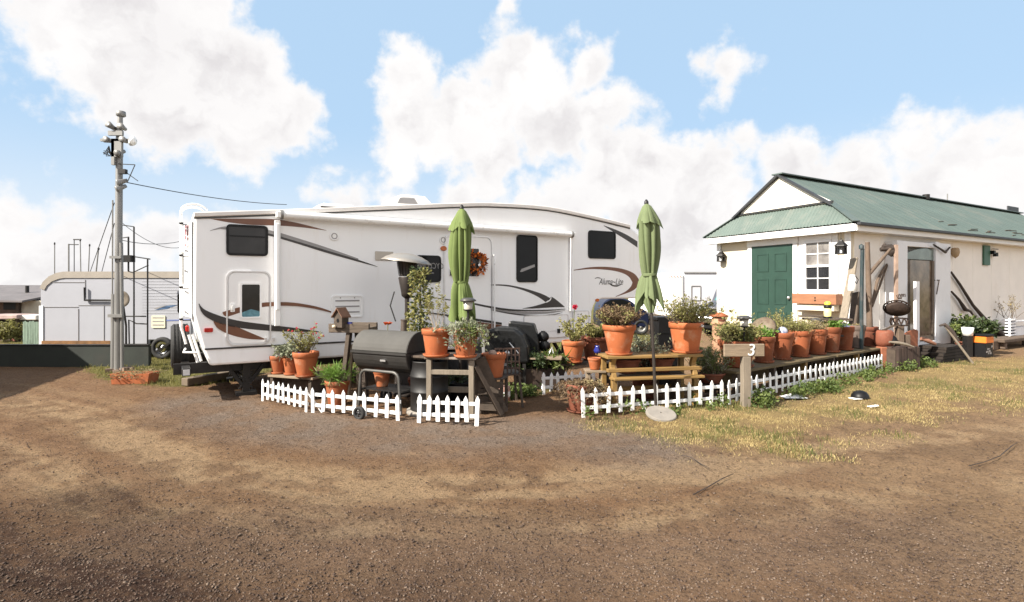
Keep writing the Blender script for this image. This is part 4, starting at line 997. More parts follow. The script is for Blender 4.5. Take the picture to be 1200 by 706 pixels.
def pot(loc,d,h,label,group='terracotta pots around the patio',mt=terra,saucer=True,cat='potted plant',name='potted_plant',rim=.22,taper=.68,fill=.86,tilt=None,rz=None):
    """terracotta pot: loc is the spot it stands on; d the rim diameter"""
    t=thing(name,label,cat,loc,random.uniform(0,6) if rz is None else rz,group)
    if tilt: t.rotation_euler=tilt
    taper*=random.uniform(.93,1.06); rim*=random.uniform(.85,1.15)
    r=d/2; zs=.025 if saucer else 0; rb_=r*taper
    hr=h*rim
    prof=[(.001,zs),(rb_*.96,zs),(rb_,zs+.012),(r*.90,zs+h-hr-.006),(r*.905,zs+h-hr),(r*.985,zs+h-hr+.008),(r,zs+h-.02),(r*.99,zs+h-.004),(r*.965,zs+h),(r*.90,zs+h-.006),(r*.87,zs+h-hr),(r*.84,zs+h*fill-.02)]
    MB().lathe(prof,36).build('pot',mt,t)
    s=MB(); k=20; vs=[(0,0,zs+h*fill+.015)]; 
    for ring_ in (.5,1.0):
        for j in range(k):
            a=6.283*j/k; vs.append((r*.87*ring_*math.cos(a),r*.87*ring_*math.sin(a),zs+h*fill+random.uniform(-.012,.012)*(2-ring_)))
    fs=[(0,1+j,1+(j+1)%k) for j in range(k)]+[(1+j,1+k+j,1+k+(j+1)%k,1+(j+1)%k) for j in range(k)]
    s.add(vs,fs,0,True).build('soil',soil,t)
    if saucer:
        MB().lathe([(.001,.0),(rb_*1.12,.0),(rb_*1.30,.035),(rb_*1.26,.036),(rb_*1.1,.012),(.001,.012)],32).build('saucer',mt,t)
    t['h']=zs+h*fill
    return t
def ptop(t): return (0,0,t['h'])
def wp(p,z): 
    p=Vector(p); p.z=z; return p

# low bench with three pots at the far end of the patio
bY=8.45; bz=EYE+(HZ-440)/F*bY
bc=P(347,440,bY)
bn=thing('low_bench','low weathered bench carrying three terracotta pots beside the camper','bench',(bc.x,bc.y+.12,0),R(-20))
m=MB(); m.box((0,-.11,bz-.02),(.86,.2,.035)); m.box((0,.11,bz-.02),(.86,.2,.035)); m.build('seat',wood_pale,bn,bevel=.004)
for x in (-.36,.36): MB().box((x,0,bz/2-.02),(.05,.38,bz-.04)).build('leg',wood_old,bn)
MB().box((0,.02,bz*.55),(.68,.03,.12)).build('stretcher',wood_old,bn)
G1='three terracotta pots on the low bench'
z_=bz-.002
t=pot(wp(P(326,0,8.62),z_),.27,.26,'empty terracotta pot at the camper rear end of the low bench',G1,fill=.8)
t=pot(wp(P(341,0,8.5),z_),.24,.25,'terracotta pot of pale grey green succulent leaves on the low bench',G1)
bush(t,ptop(t),.27,.19,26,26,.05,leaf_gy,ratio=.32,start=.35)
t=pot(wp(P(358.5,0,8.35),z_),.385,.35,'larger terracotta pot of airy red flowered plant on the low bench',G1)
bush(t,ptop(t),.52,.36,26,16,.035,leaf_yg,ratio=.3,flower=petal_pk,nfl=14,fl=.022,start=.15,lean=(.12,0))
bb=thing('blue_ornament','small blue and white ornament tucked between pots on the low bench','ornament',wp(P(350.5,0,8.40),z_+.30))
MB().lathe([(.001,0),(.03,.005),(.035,.03),(.02,.055),(.001,.06)],12).build('bowl',bluegl,bb); MB().box((-.05,0,.02),(.05,.03,.05)).build('tag',white_pl,bb)
# grass pot behind the fence
p=G(388,479); p=Vector((p.x+.02,7.95,0)); 
t=pot(p,.36,.36,'terracotta pot of fine grassy chives standing on the ground behind the fence',saucer=False)
bush(t,ptop(t),.26,.22,120,3,.10,leaf_lime,sm=leaf_gr,ratio=.06,start=.5,sr=.003,r0=.08)

# birdhouse stand
pY=8.0; pz=EYE+(HZ-380.5)/F*7.85; c=P(412,0,pY)
st=thing('birdhouse_stand','tall weathered timber stand with thick beam top and splayed legs','stand',(c.x,pY+.1,0),R(-6))
MB().box((0,0,pz-.075),(.60,.36,.05)).box((0,-.16,pz-.06),(.60,.05,.13)).box((0,.16,pz-.06),(.60,.05,.13)).build('top',wood_x,st,bevel=.006)
for a,b in (((-.02,-.1,pz-.1),(-.10,-.2,0)),((.12,.0,pz-.1),(.23,-.1,0)),((.02,.1,pz-.1),(.02,.22,0))):
    MB().bar(a,b,.10,.06).build('leg',wood_old,st,bevel=.005)
MB().bar((.0,-.06,pz-.3),(-.02,-.17,.1),.05,.05).build('brace',wood_pale,st)
bc=P(400,0,7.95)
bh=thing('birdhouse','small brown wooden birdhouse with pitched roof on the timber stand','birdhouse',(bc.x,bc.y,pz-.048),R(-25))
m=MB().prism([(-.075,.0),(.075,.0),(.075,.17),(0,.25),(-.075,.17)],-.07,.07); m.build('house_body',wood_old,bh,bevel=.003)
MB().hexa([Vector(q) for q in ((-.10,-.10,.155),(0,-.10,.285),(0,-.10,.265),(-.10,-.10,.14),(-.10,.09,.155),(0,.09,.285),(0,.09,.265),(-.10,.09,.14))]).hexa([Vector(q) for q in ((.10,-.10,.155),(.002,-.10,.285),(.002,-.10,.265),(.10,-.10,.14),(.10,.09,.155),(.002,.09,.285),(.002,.09,.265),(.10,.09,.14))]).build('roof',mat('birdhouse_roof',(.17,.085,.05),.8,.3,12),bh)
MB().prism([(.024*math.cos(.4*i),.10+.03*math.sin(.4*i)) for i in range(16)],-.0725,-.0705).build('entrance_hole',black_pl,bh)
cu=P(410,0,7.95); o=thing('blue_cup','small cobalt blue glass cup beside the birdhouse','cup',(cu.x,cu.y,pz-.048)); MB().lathe([(.001,0),(.032,0),(.038,.075),(.034,.075),(.028,.008),(.001,.008)],16).build('cup',bluegl,o)
cu=P(423,0,7.95); o=thing('garden_shears','dark hand shears lying on the timber stand','shears',(cu.x,cu.y,pz-.048)); MB().bar((-.09,0,.015),(.06,.02,.04),.02,.012).bar((-.09,.02,.02),(.1,-.02,.02),.02,.012).build('blade',black_pl,o)
fl_=P(391.5,0,7.9); o=thing('garden_trinket','tiny pink and cream trinket beside the birdhouse','trinket',(fl_.x,fl_.y,pz-.048)); MB().lathe([(.001,0),(.03,0),(.03,.03),(.001,.04)],10).build('shell',mat('shell_cream',(.6,.5,.36),.6),o)
bush(o,(0.03,0,.02),.09,.05,4,3,.03,leaf_gr,flower=petal_pk,nfl=3,fl=.03)

# ------------------------------------------------------------------ barrel grill
gA=math.atan2(-.463,.886)
gc=P(459.5,0,7.72); gcz=EYE+(HZ-412)/F*7.72
gr=thing('barrel_grill','black barrel barbecue grill with grey domed lid beside the patio heater','barbecue grill',(gc.x,gc.y,0),gA)
gr_=.285; gl=.94
Mx=Matrix.Rotation(R(90),3,'Y')
def half(a0_,a1_,n=16,ext=0):
    return [((gr_+ext)*math.cos(R(a0_+(a1_-a0_)*i/n)),gcz+(gr_+ext)*math.sin(R(a0_+(a1_-a0_)*i/n))) for i in range(n+1)]
# profile in local y-z, extruded along local x
m=MB().prism(half(176,364),-gl/2,gl/2,U=(0,1,0),N=(1,0,0)); m.build('firebox',steel_b,gr,bevel=.01)
m=MB().prism(half(5,175,ext=.006),-gl/2-.006,gl/2+.006,U=(0,1,0),N=(1,0,0)); lid=m.build('lid',[steel_lid],gr,bevel=.008)
MB().prism(half(5,175,ext=.004),gl/2+.0065,gl/2+.012,U=(0,1,0),N=(1,0,0)).build('lid_end',mat('shaded_steel',(.02,.019,.018),.7,.3,8),lid)  # black plate: shade on this end of the lid put into the colour
m=MB().bar((-gl/2-.01,-gr_-.012,gcz+.01),(gl/2+.01,-gr_-.012,gcz+.01),.02,.03); m.build('lid_lip',steel_b,lid)
MB().box((.08,-gr_-.003,gcz-.09),(.09,.008,.025)).build('name_plate',alu,gr)
MB().tube([(.16,.05,gcz+gr_-.02),(.17,.05,gcz+gr_+.15)],.042,12).tube([(.17,.05,gcz+gr_+.148),(.17,.05,gcz+gr_+.16)],.05,12).build('chimney',mat('sooty_chimney',(.10,.075,.06),.6,.3,10,metal=.3),gr)
MB().box((gl/2+.22,0,gcz-.02),(.40,.42,.03)).bar((gl/2+.01,-.15,gcz-.05),(gl/2+.38,-.15,gcz-.03),.03,.03).build('side_shelf',wood_old,gr,bevel=.005)
for x in (-.42,.42):
    pass
def uleg(y):
    x0,x1=-.33,.34; zt_=gcz-.24
    pts=[(x0-.03,y,.06),(x0,y,zt_-.12)]+[(x0+.1-.1*math.cos(R(a)),y,zt_-.1+.1*math.sin(R(a))) for a in (20,45,70,90)]+[(x1-.1+.1*math.cos(R(a)),y,zt_-.1+.1*math.sin(R(a))) for a in (90,70,45,20)]+[(x1,y,zt_-.12),(x1+.03,y,.06 if y>0 else .0)]
    return MB().tube(pts,.021,8)
uleg(-.27).build('tubular_leg',mat('grey_tube',(.10,.097,.09),.5,.2,8,metal=.3),gr); uleg(.25).build('tubular_leg',dark_metal,gr)
m=MB().bar((-.36,-.27,.28),(-.36,.25,.28),.025,.025).bar((.36,-.27,.28),(.36,.25,.28),.025,.025).box((0,0,.29),(.70,.42,.02)); m.build('lower_shelf',dark_metal,gr)
def castor(x,y,r):
    M=Matrix.Rotation(R(90),3,'X'); 
    w_=MB().lathe([(r*.6,-.03),(r*.95,-.03),(r,-.015),(r,.015),(r*.95,.03),(r*.6,.03),(r*.55,.02),(r*.55,-.02),(r*.6,-.03)],24,c=(x,y,r),M=M).build('wheel',rubber,gr)
    h_=MB().lathe([(.001,-.035),(r*.18,-.03),(r*.2,.03),(.001,.035)],12,c=(x,y,r),M=M)
    for i in range(5):
        a=6.283*i/5+.3; h_.bar((x,y,r),(x+r*.6*math.cos(a),y,r+r*.6*math.sin(a)),.02,.03,up=(0,1,0))
    h_.build('hub',black_pl,w_)
castor(-.37,.31,.095)
lw=thing('loose_castor','small black spoked wheel leaning on the picket fence before the barrel grill','wheel',(P(421,0,7.08).x,7.08,.0),R(-24))
r_=.085; M=Matrix.Rotation(R(90),3,'X')
MB().lathe([(r_*.62,-.025),(r_*.95,-.025),(r_,-.012),(r_,.012),(r_*.95,.025),(r_*.62,.025),(r_*.62,-.025)],28,c=(0,0,r_),M=M).build('tyre',rubber,lw)
h_=MB().lathe([(.001,-.022),(r_*.2,-.02),(r_*.2,.02),(.001,.022)],12,c=(0,0,r_),M=M)
for i in range(5):
    a=6.283*i/5+.3; h_.bar((0,0,r_),(r_*.64*math.cos(a),0,r_+r_*.64*math.sin(a)),.022,.02,up=(0,1,0))
h_.build('spokes',mat('spoke_grey',(.045,.045,.047),.4,.2,8),lw)
# pots standing on the grill's lower shelf and by its side
c=gr.matrix_basis@Vector((-.16,-.02,.30))
t=pot((c.x,c.y,.302),.25,.24,'red terracotta pot standing under the barrel grill',mt=terra,saucer=False,fill=.7)
c=gr.matrix_basis@Vector((.62,.02,0))
dr=thing('steel_drum','dark ribbed steel drum standing under the grill side shelf','drum',(c.x,c.y,0))
m=MB().lathe([(.001,.06),(.25,.06),(.255,.075),(.25,.09),(.25,.30),(.262,.31),(.25,.32),(.25,.50),(.262,.51),(.25,.52),(.25,.70),(.258,.715),(.24,.715),(.235,.66),(.001,.66)],36); m.build('drum_body',mat('drum_black',(.009,.0085,.0085),.55,.3,6,.1,30),dr)
MB().lathe([(.001,.0),(.30,.0),(.31,.03),(.30,.058),(.001,.058)],30).build('drum_base',concrete,dr)
# orange poppy growing behind the grill
pp=thing('orange_flower','single orange flower on a thin stem rising behind the grill lid','flower',(G(452,474).x*1.0,8.3,0))
c=P(453,380,8.3); pp.location=(c.x,8.3,0)
MB().tube([(0,0,.5),(.01,0,.9),(.02,0,c.z-.01)],.006,5).tube([(0,0,0),(0,0,.5)],.006,5).build('stem',leaf_yg,pp)
m=MB()
for i in range(14):
    a=6.283*i/14; leafs(m,Vector((.02,0,c.z)),Vector((math.cos(a),math.sin(a),.35)),.075,.03)
m.build('petals',petal_rd,pp,fix=False)

# ------------------------------------------------------------------ patio heater
hc=P(477,0,8.75); hz=EYE+(HZ-298)/F*8.75
ht=thing('patio_heater','tall bronze patio heater with wide pale mushroom reflector','patio heater',(hc.x,hc.y,0))
MB().lathe([(.001,hz),(.09,hz-.005),(.22,hz-.035),(.33,hz-.085),(.40,hz-.14),(.398,hz-.146),(.32,hz-.10),(.2,hz-.055),(.001,hz-.04)],40,M=Matrix.Rotation(R(7),3,'Y'),c=(-.26,0,.03)).build('reflector',heater_r,ht)
m=MB().lathe([(.001,hz-.06),(.155,hz-.075),(.155,hz-.13),(.15,hz-.14),(.12,hz-.33),(.125,hz-.345),(.001,hz-.35)],20); hd=m.build('burner_head',heater_m,ht)
m=MB()
for i in range(16):
    a=6.283*i/16; m.bar((.158*math.cos(a),.158*math.sin(a),hz-.13),(.128*math.cos(a),.128*math.sin(a),hz-.34),.012,.006)
m.build('burner_guard',dark_metal,hd)
MB().lathe([(.13,hz-.36),(.135,hz-.38),(.09,hz-.62),(.085,hz-.66),(.04,hz-.70),(.001,hz-.71)],20).build('control_housing',heater_m,ht)
MB().tube([(0,0,.5),(0,0,hz-.68)],.036,14).build('pole',heater_m,ht)
MB().lathe([(.23,0),(.24,.02),(.20,.06),(.17,.60),(.16,.66),(.05,.70),(.001,.70)],28).build('tank_base',heater_m,ht)
m=MB().box((.0,0,.92),(.34,.34,.015)).tube([(-.18,.0,1.15),(-.26,-.02,1.40),(-.20,0,1.62)],.01,6); m.build('drink_tray',dark_metal,ht)

# ------------------------------------------------------------------ weathered table with two pots
tY=7.15; tz=EYE+(HZ-418)/F*tY; c0=P(502,0,tY); c1=P(558,0,tY)
tb=thing('timber_table','rough weathered timber table carrying two large terracotta pots','table',((c0.x+c1.x)/2,tY+.17,0),R(-7))
wT=c1.x-c0.x
m=MB()
for y in (-.14,.04,.20): m.box((0,y,tz-.02),(wT+.06,.165,.03))
m.build('tabletop',mat('paint_flecked_plank',(.15,.11,.08),.85,.3,9,.4,40,stretch=(.3,3,3),stain=(5,.52,.8,(.45,.40,.36))),tb,bevel=.004)
for x in (-wT/2+.03,wT/2-.03):
    for y in (-.19,.22): MB().box((x,y,(tz-.04)/2),(.065,.06,tz-.04)).build('leg',wood_z if y<0 else wood_old,tb,bevel=.004)
for c_,d_ in (((0,-.19,tz-.20),(wT-.06,.05,.06)),((0,-.19,.045),(wT-.06,.05,.05)),((0,.22,.30),(wT-.06,.03,.08))): MB().box(c_,d_).build('rail',wood_z,tb,bevel=.004)
MB().bar((wT/2+.02,-.18,tz-.12),(wT/2+.32,.05,.02),.07,.05).bar((wT/2+.03,.1,tz-.05),(wT/2+.33,.15,.02),.05,.14).build('brace',wood_old,tb)
z_=tz-.004
G2='two large terracotta pots on the timber table'
t=pot(wp(P(511.5,0,7.2),z_),.385,.335,'terracotta pot with a thin pale wispy shrub on the timber table',G2)
bush(t,ptop(t),.72,.16,9,26,.03,leaf_yg,sm=mat('stem_pale',(.42,.34,.24),.8,.2,20),ratio=.3,start=.55,sr=.004)
t=pot(wp(P(545.5,0,7.12),z_),.37,.36,'terracotta pot trailing grey green sprigs under the closed green parasol',G2)
bush(t,ptop(t),.22,.30,70,12,.045,leaf_gy,ratio=.26,start=.25,droop=.9,r0=.08)
bush(t,(-.14,-.05,t['h']),.12,.22,26,12,.045,leaf_gr,ratio=.26,start=.25,droop=1.6,r0=.05,name='trailing_foliage')
# climbing vine beside the heater
c=P(492,0,8.3)
vn=thing('climbing_vine','tall leafy green vine growing up a stake beside the patio heater','plant',(c.x,8.3,0))
m=MB(); vz0=EYE+(HZ-393)/F*8.3; vz1=EYE+(HZ-322)/F*8.3
MB().tube([(0,0,0),(.02,0,.9),(0,.02,vz1)],.012,6).build('stake',stem_br,vn)
for i in range(900):
    t_=random.random(); z0_=vz0-.25+(vz1-vz0+.3)*t_; a=random.uniform(0,6.28); r_=random.uniform(.02,.17)*(1.05-.35*abs(t_-.4))
    leafs(m,Vector((r_*math.cos(a)+.03*math.sin(z0_*9),r_*math.sin(a),z0_)),Vector((math.cos(a),math.sin(a),random.gauss(-.1,.6))),random.uniform(.035,.075),.02)
m.build('foliage',leaf_yg,vn,fix=False)
m=MB()
for i in range(260):
    t_=random.random(); z0_=vz0+(vz1-vz0+.12)*t_; a=random.uniform(0,6.28); r_=random.uniform(.0,.13)
    leafs(m,Vector((r_*math.cos(a)+.03*math.sin(z0_*9),r_*math.sin(a),z0_)),Vector((math.cos(a),math.sin(a),random.gauss(-.1,.6))),random.uniform(.04,.08),.02)
m.build('inner_foliage',leaf_dk,vn,fix=False)
bush(vn,(.0,0,vz1-.05),.16,.14,5,10,.04,leaf_yg,ratio=.4)
c=P(492,0,8.3)
t=pot((c.x,8.3,0),.36,.34,'dark terracotta pot at the foot of the climbing vine',mt=terra_dk,saucer=False,fill=.8)

# ------------------------------------------------------------------ closed parasols
def parasol(loc,lean,z0_,z1_,ztie,label,fab,rsc=1.0,base=False):
    t=thing('patio_parasol',label,'parasol',loc,0,'closed green patio parasols'); t.rotation_euler=lean
    nF_=8; n=144
    ph=random.uniform(0,6); S_=rsc
    def surf(rows,name,jag=0,k=8,soft=False):
        mb=MB(); vs=[]
        nr=len(rows)
        for i,(r,z,amp) in enumerate(rows):
            for j in range(n):
                a=6.2832*j/n; q_=k*a+ph+.6*math.sin(2.3*z+2*a+ph); fold=-1.1+1.9*abs(math.sin(q_/2))**.55+.25*math.sin(q_)
                if soft: fold=.75*math.cos(k*a+ph)+.35*math.cos(7*a+2*ph+z*5)-.45*max(0,math.cos(11*a+z*2))**6
                fold2=math.cos(3*a+z*5+ph)+.6*math.sin(2*a-z*3)
                rr=r*(1+amp*fold+.30*amp*fold2)*(1+.10*math.sin(a+z*3+ph))
                zz_=z
                if jag: 
                    w_=(i/(nr-1))**2; j_=jag*(fold*.55)+jag*.55*math.cos(2*a+ph); zz_=z-j_*w_; rr*=1-1.5*max(0,j_)*w_
                vs.append((rr*math.cos(a)*rsc,rr*math.sin(a)*rsc,zz_))
        fs=[(i*n+j,i*n+(j+1)%n,(i+1)*n+(j+1)%n,(i+1)*n+j) for i in range(nr-1) for j in range(n)]
        mb.add(vs,fs,0,True); return mb.build(name,fab,t,fix=False)
    H_=z1_-z0_
    surf([(.014,z1_-.005,0),(.055,z1_-.04,.08),(.095,z1_-.12,.16),(.135,z1_-.20,.20),(.165,z1_-.29,.24)],'vent_flap',.07,4,True)
    b0=z1_-.22; rows=[]
    for i in range(15):
        s=i/14; z=b0+(ztie-b0)*s; r=.112+.016*math.sin(math.pi*s)-.040*s**2.2; rows.append((r,z,.22+.14*s))
    surf(rows,'canopy',0,9)
    rows=[]
    for i in range(10):
        s=i/9; z=ztie+(z0_-ztie)*s; r=.078+.082*s**.75; rows.append((r,z+.10*s,.26+.22*s))
    sk=surf(rows,'canopy_hem',.16,4,True)
    MB().lathe([(.092,ztie-.02),(.098,ztie),(.092,ztie+.02)],20).build('tie_strap',fab,t)
    # bundled inner folds
    surf([(.05,z0_+.25,.3),(.07,z0_+.1,.4),(.03,z0_-.05,.3)],'inner_fold',0,5)
    MB().tube([(0,0,0),(0,0,z1_)],.021,12).build('pole',mat('parasol_pole',(.06,.05,.045),.4,.2,6,metal=.4),t)
    MB().lathe([(.03,z1_-.01),(.028,z1_+.02),(.012,z1_+.045),(.001,z1_+.05)],12).build('finial',dark_metal,t)
    return t
c=P(539,0,7.85)
zt_=EYE+(HZ-244)/F*7.85; 
parasol((c.x,7.85,0),(0,R(.5),0),EYE+(HZ-378)/F*7.85,zt_,EYE+(HZ-331)/F*7.85,'closed bright green parasol rising behind the trailing pot by the entrance door',green_fab,1.05)
gb=P(769,485,7.36); gtop=P(757.5,238,7.36)
lean=math.atan2(gtop.x-gb.x,gtop.z)
fab2=mat('faded_green_fabric',(.215,.27,.13),.85,.1,5,.25,25,transl=.28)
parasol((gb.x,7.36,0),(0,lean,0),EYE+(HZ-362)/F*7.36,gtop.z,EYE+(HZ-322)/F*7.36,'closed faded green parasol on a dark leaning pole before the yellow bench',fab2,1.0)
dsk=thing('parasol_weight','round pale concrete parasol weight lying tilted before the picket fence','parasol weight',(G(772,488).x,7.17,.03)); dsk.rotation_euler=(R(16),R(4),0)
MB().lathe([(.016,.0),(.19,.0),(.197,.015),(.192,.04),(.184,.046),(.10,.047),(.016,.047),(.016,.0)],48,smooth=False).build('disc',concrete,dsk)
MB().lathe([(.001,.02),(.0158,.02)],12).build('socket',black_pl,dsk)

# ------------------------------------------------------------------ solar lamps
def solar(loc,h,label,s=1.0):
    t=thing('solar_lamp',label,'solar lamp',loc,0,'solar garden lamps among the pots')
    MB().tube([(0,0,0),(0,0,h-.13*s)],.012*s,8).build('stake',dark_metal,t)
    MB().lathe([(.02,h-.15*s),(.05*s,h-.14*s),(.055*s,h-.13*s),(.03*s,h-.125*s)],16).build('collar',dark_metal,t)
    MB().lathe([(.045*s,h-.13*s),(.055*s,h-.045*s),(.001,h-.044*s)],16).build('glass',mat('lamp_glass',(.50,.47,.40),.1,.3,12),t)
    MB().lathe([(.045*s,h-.05*s),(.09*s,h-.04*s),(.085*s,h-.022*s),(.05*s,h-.002*s),(.001,h)],20).build('lamp_cap',mat('lamp_cap_grey',(.09,.085,.08),.4,.2,8,metal=.3),t)
    return t
p=P(548.5,0,7.05)
solar((p.x,7.05,tz+.30),EYE+(HZ-349)/F*7.05-tz-.30,'solar lamp stuck in the trailing pot before the bright green parasol',1.15)

# ------------------------------------------------------------------ yellow timber bench
yY=7.75; yz=EYE+(HZ-417)/F*yY; ya=P(701,0,yY); yb=P(822,0,yY+.3)
yl=thing('yellow_bench','yellow timber garden bench used as a pot stand, with curved legs','bench',((ya.x+yb.x)/2,(ya.y+yb.y)/2+.12,0),math.atan2(.30,yb.x-ya.x))
LW=(yb-ya).length-.14
m=MB()
for y in (-.17,0,.17): m.box((0,y,yz-.02),(LW,.155,.038))
m.build('seat',wood_yel,yl,bevel=.006)
m=MB(); m.box((-.0,-.20,yz-.20),(LW-.02,.07,.05)); m.build('front_rail',wood_yel,yl,bevel=.006)
MB().box((0,-.33,yz-.30),(LW-.1,.10,.035)).box((0,-.22,yz-.31),(LW-.1,.10,.035)).build('lower_shelf',wood_yel,yl,bevel=.006)
for x in (-LW/2+.10,LW/2-.12):
    pts=spline([(-.21,yz-.04),(-.16,yz-.14),(-.215,yz-.28),(-.235,yz-.45),(-.23,0)],14)
    m=MB().prism([(a-.035,b) for a,b in pts]+[(a+.04,b) for a,b in pts[::-1]],x-.035,x+.035,U=(0,1,0),N=(1,0,0)); m.build('leg',wood_yel,yl,bevel=.005)
    MB().box((x,.18,(yz-.04)/2),(.07,.07,yz-.04)).build('leg',wood_yel,yl,bevel=.005)
MB().box((0,.1,.22),(LW-.2,.04,.07)).build('stretcher',wood_yel,yl)
yp=lambda u,dy: (lambda p: Vector((p.x,p.y,yz-.001)))(P(u,0,yY+dy))
G3='terracotta pots on and under the yellow bench'
t=pot(yp(725.5,.13),.475,.40,'big terracotta pot of dried brown purple plant on the yellow bench',G3)
bush(t,ptop(t),.38,.34,90,24,.03,leaf_br,ratio=.35,start=.2,r0=.07)
bush(t,(.05,.02,t['h']),.33,.30,26,18,.03,leaf_yg,ratio=.3,start=.3,r0=.07,name='green_foliage')
t=pot(yp(804,.40),.50,.42,'big terracotta pot of straggly yellow green plant on the yellow bench',G3)
bush(t,ptop(t),.50,.42,80,18,.033,leaf_yg,ratio=.3,start=.15,r0=.08,sm=stem_br)
bush(t,ptop(t),.62,.44,16,8,.022,leaf_dry,ratio=.3,start=.4,r0=.08,sr=.003,name='dry_sprays')
o=thing('paper_scrap','small white scrap stuck on the rim of the big straggly pot','scrap',(t.location.x+.17,t.location.y-.19,yz+.39)); MB().lathe([(.001,-.01),(.025,-.008),(.028,.01),(.012,.028),(.001,.03)],9).build('scrap',white_pl,o)
gz=lambda u,v: G(u,v)
def shelfpot(u,Y,z,d,h,label,**k): 
    p=P(u,0,Y); return pot((p.x,Y,z),d,h,label,**k)
shelfpot(735,8.05,yz-.28,.40,.20,'wide dark terracotta bowl under the yellow bench seat',group=G3,mt=terra_dk,saucer=False)
shelfpot(775,8.15,yz-.28,.38,.2,'dark terracotta bowl beside the wide bowl under the yellow bench',group=G3,mt=terra_dk,saucer=False)
c=P(735,0,8.02); o=thing('storage_plank','rough plank resting under the yellow bench with dark pots on it','plank',(P(755,0,8.1).x,8.12,yz-.30)); MB().box((0,0,0),(1.1,.5,.03)).box((-.45,0,-.21),(.06,.4,.40)).box((.45,0,-.21),(.06,.4,.40)).build('plank',wood_old,o)
t=shelfpot(755,8.5,0,.44,.50,'tall dark pot of pale leafy weeds behind the yellow bench',group=G3,mt=terra_dk,saucer=False)
bush(t,ptop(t),.66,.36,50,18,.04,leaf_gy,ratio=.3,start=.2,r0=.1)
bush(t,ptop(t),.5,.40,30,14,.035,leaf_br,ratio=.35,start=.2,r0=.1,name='dry_foliage')
t=shelfpot(697,8.15,yz-.25,.21,.17,'small bright terracotta pot at the bench end beside the back fence',group=G3,saucer=False)
o=thing('small_stool','low pale stool holding a small pot at the bench end','stool',(P(697,0,8.15).x,8.15,0)); MB().box((0,0,yz-.27),(.30,.26,.03)).box((-.1,0,(yz-.29)/2),(.05,.2,yz-.29)).box((.1,0,(yz-.29)/2),(.05,.2,yz-.29)).build('stool_body',wood_pale,o,bevel=.004)
o=thing('blue_jug','small cobalt blue jug at the bench end above the small pot','jug',(P(700,0,8.05).x,8.05,yz-.002)); MB().lathe([(.001,0),(.04,.0),(.055,.04),(.03,.09),(.035,.11),(.001,.11)],14).build('jug',bluegl,o)

# wicker-topped pot of dry heather on the ground by the front fence
p=G(683,484)
t=pot((p.x-.02,7.55,0),.44,.36,'terracotta pot with dry reddish creeper spilling over its rim beside the front fence',mt=terra_dk,saucer=True)
bush(t,ptop(t),.14,.34,120,16,.028,leaf_br,ratio=.4,start=.25,droop=1.2,r0=.1)
bush(t,(-.15,.0,t['h']+.02),.10,.22,50,14,.028,leaf_dry,ratio=.4,start=.25,droop=2.2,r0=.06,name='dry_trailing_foliage')

# low dark table with rose pot behind the back fence
lY=9.55; lz=EYE+(HZ-424)/F*lY; lc=P(684,0,lY)
lt=thing('low_plank_table','low dark plank table behind the back picket fence','table',(lc.x,lY+.1,0),R(20))
MB().box((0,-.12,lz-.02),(1.15,.22,.04)).box((0,.12,lz-.02),(1.15,.22,.04)).build('tabletop',wood_old,lt,bevel=.005)
for x in (-.5,.5): MB().box((x,0,(lz-.04)/2),(.06,.4,lz-.04)).build('leg',wood_old,lt)
t=pot((P(672,0,9.45).x,9.45,lz-.001),.40,.35,'terracotta pot with a pink rose on the low plank table',group='pots on the low plank table')
bush(t,ptop(t),.55,.40,18,26,.042,leaf_yg,ratio=.4,start=.15,sr=.006)
c=MB(); rp=Vector((.02,-.04,t['h']+.62))
t.rotation_euler=(0,0,0)
c.tube([(0,0,t['h']),(.0,-.02,t['h']+.35),rp],.005,5); c.build('rose_stem',leaf_gr,t)
m=MB()
for i in range(40):
    d=Vector((random.gauss(0,1),random.gauss(0,1),random.gauss(.2,.7))); leafs(m,rp,d,.055,.022)
m.build('rose',petal_pk,t,fix=False)
t=pot((P(698,0,9.8).x,9.8,lz-.001),.52,.39,'dark red pot of low leaves behind the pink rose pot',mt=terra_dk,group='pots on the low plank table')
bush(t,ptop(t),.30,.24,26,16,.045,leaf_yg,ratio=.4,start=.2)
bush(t,(.1,0,t['h']),.2,.2,16,16,.045,leaf_br,ratio=.4,start=.2,name='dark_foliage')
# grassy clump beside the table
o=thing('strap_leaf_plant','clump of arching strap leaves growing beside the low plank table','plant',(P(649,0,9.6).x,9.6,0))
m=MB()
for i in range(70):
    a=random.uniform(0,6.28); l=random.uniform(.4,.85); b0=Vector((random.gauss(0,.09),random.gauss(0,.09),.0)); w_=.016
    sd=Vector((-math.sin(a),math.cos(a),0))*w_; p1=b0+Vector((math.cos(a)*l*.25,math.sin(a)*l*.25,l*.6)); p2=b0+Vector((math.cos(a)*l*.6,math.sin(a)*l*.6,l*.85))
    m.add([b0-sd,b0+sd,p1+sd,p1-sd,p2],[(0,1,2,3),(3,2,4)])
m.build('foliage',leaf_lime,o,fix=False)
o=thing('dark_shrub','low dark green shrub in shade below the covered barbecue','plant',(P(628,0,10.0).x,10.0,0))
bush(o,(0,0,0),.50,.42,40,40,.05,leaf_dk,ratio=.35,start=.1,r0=.12)
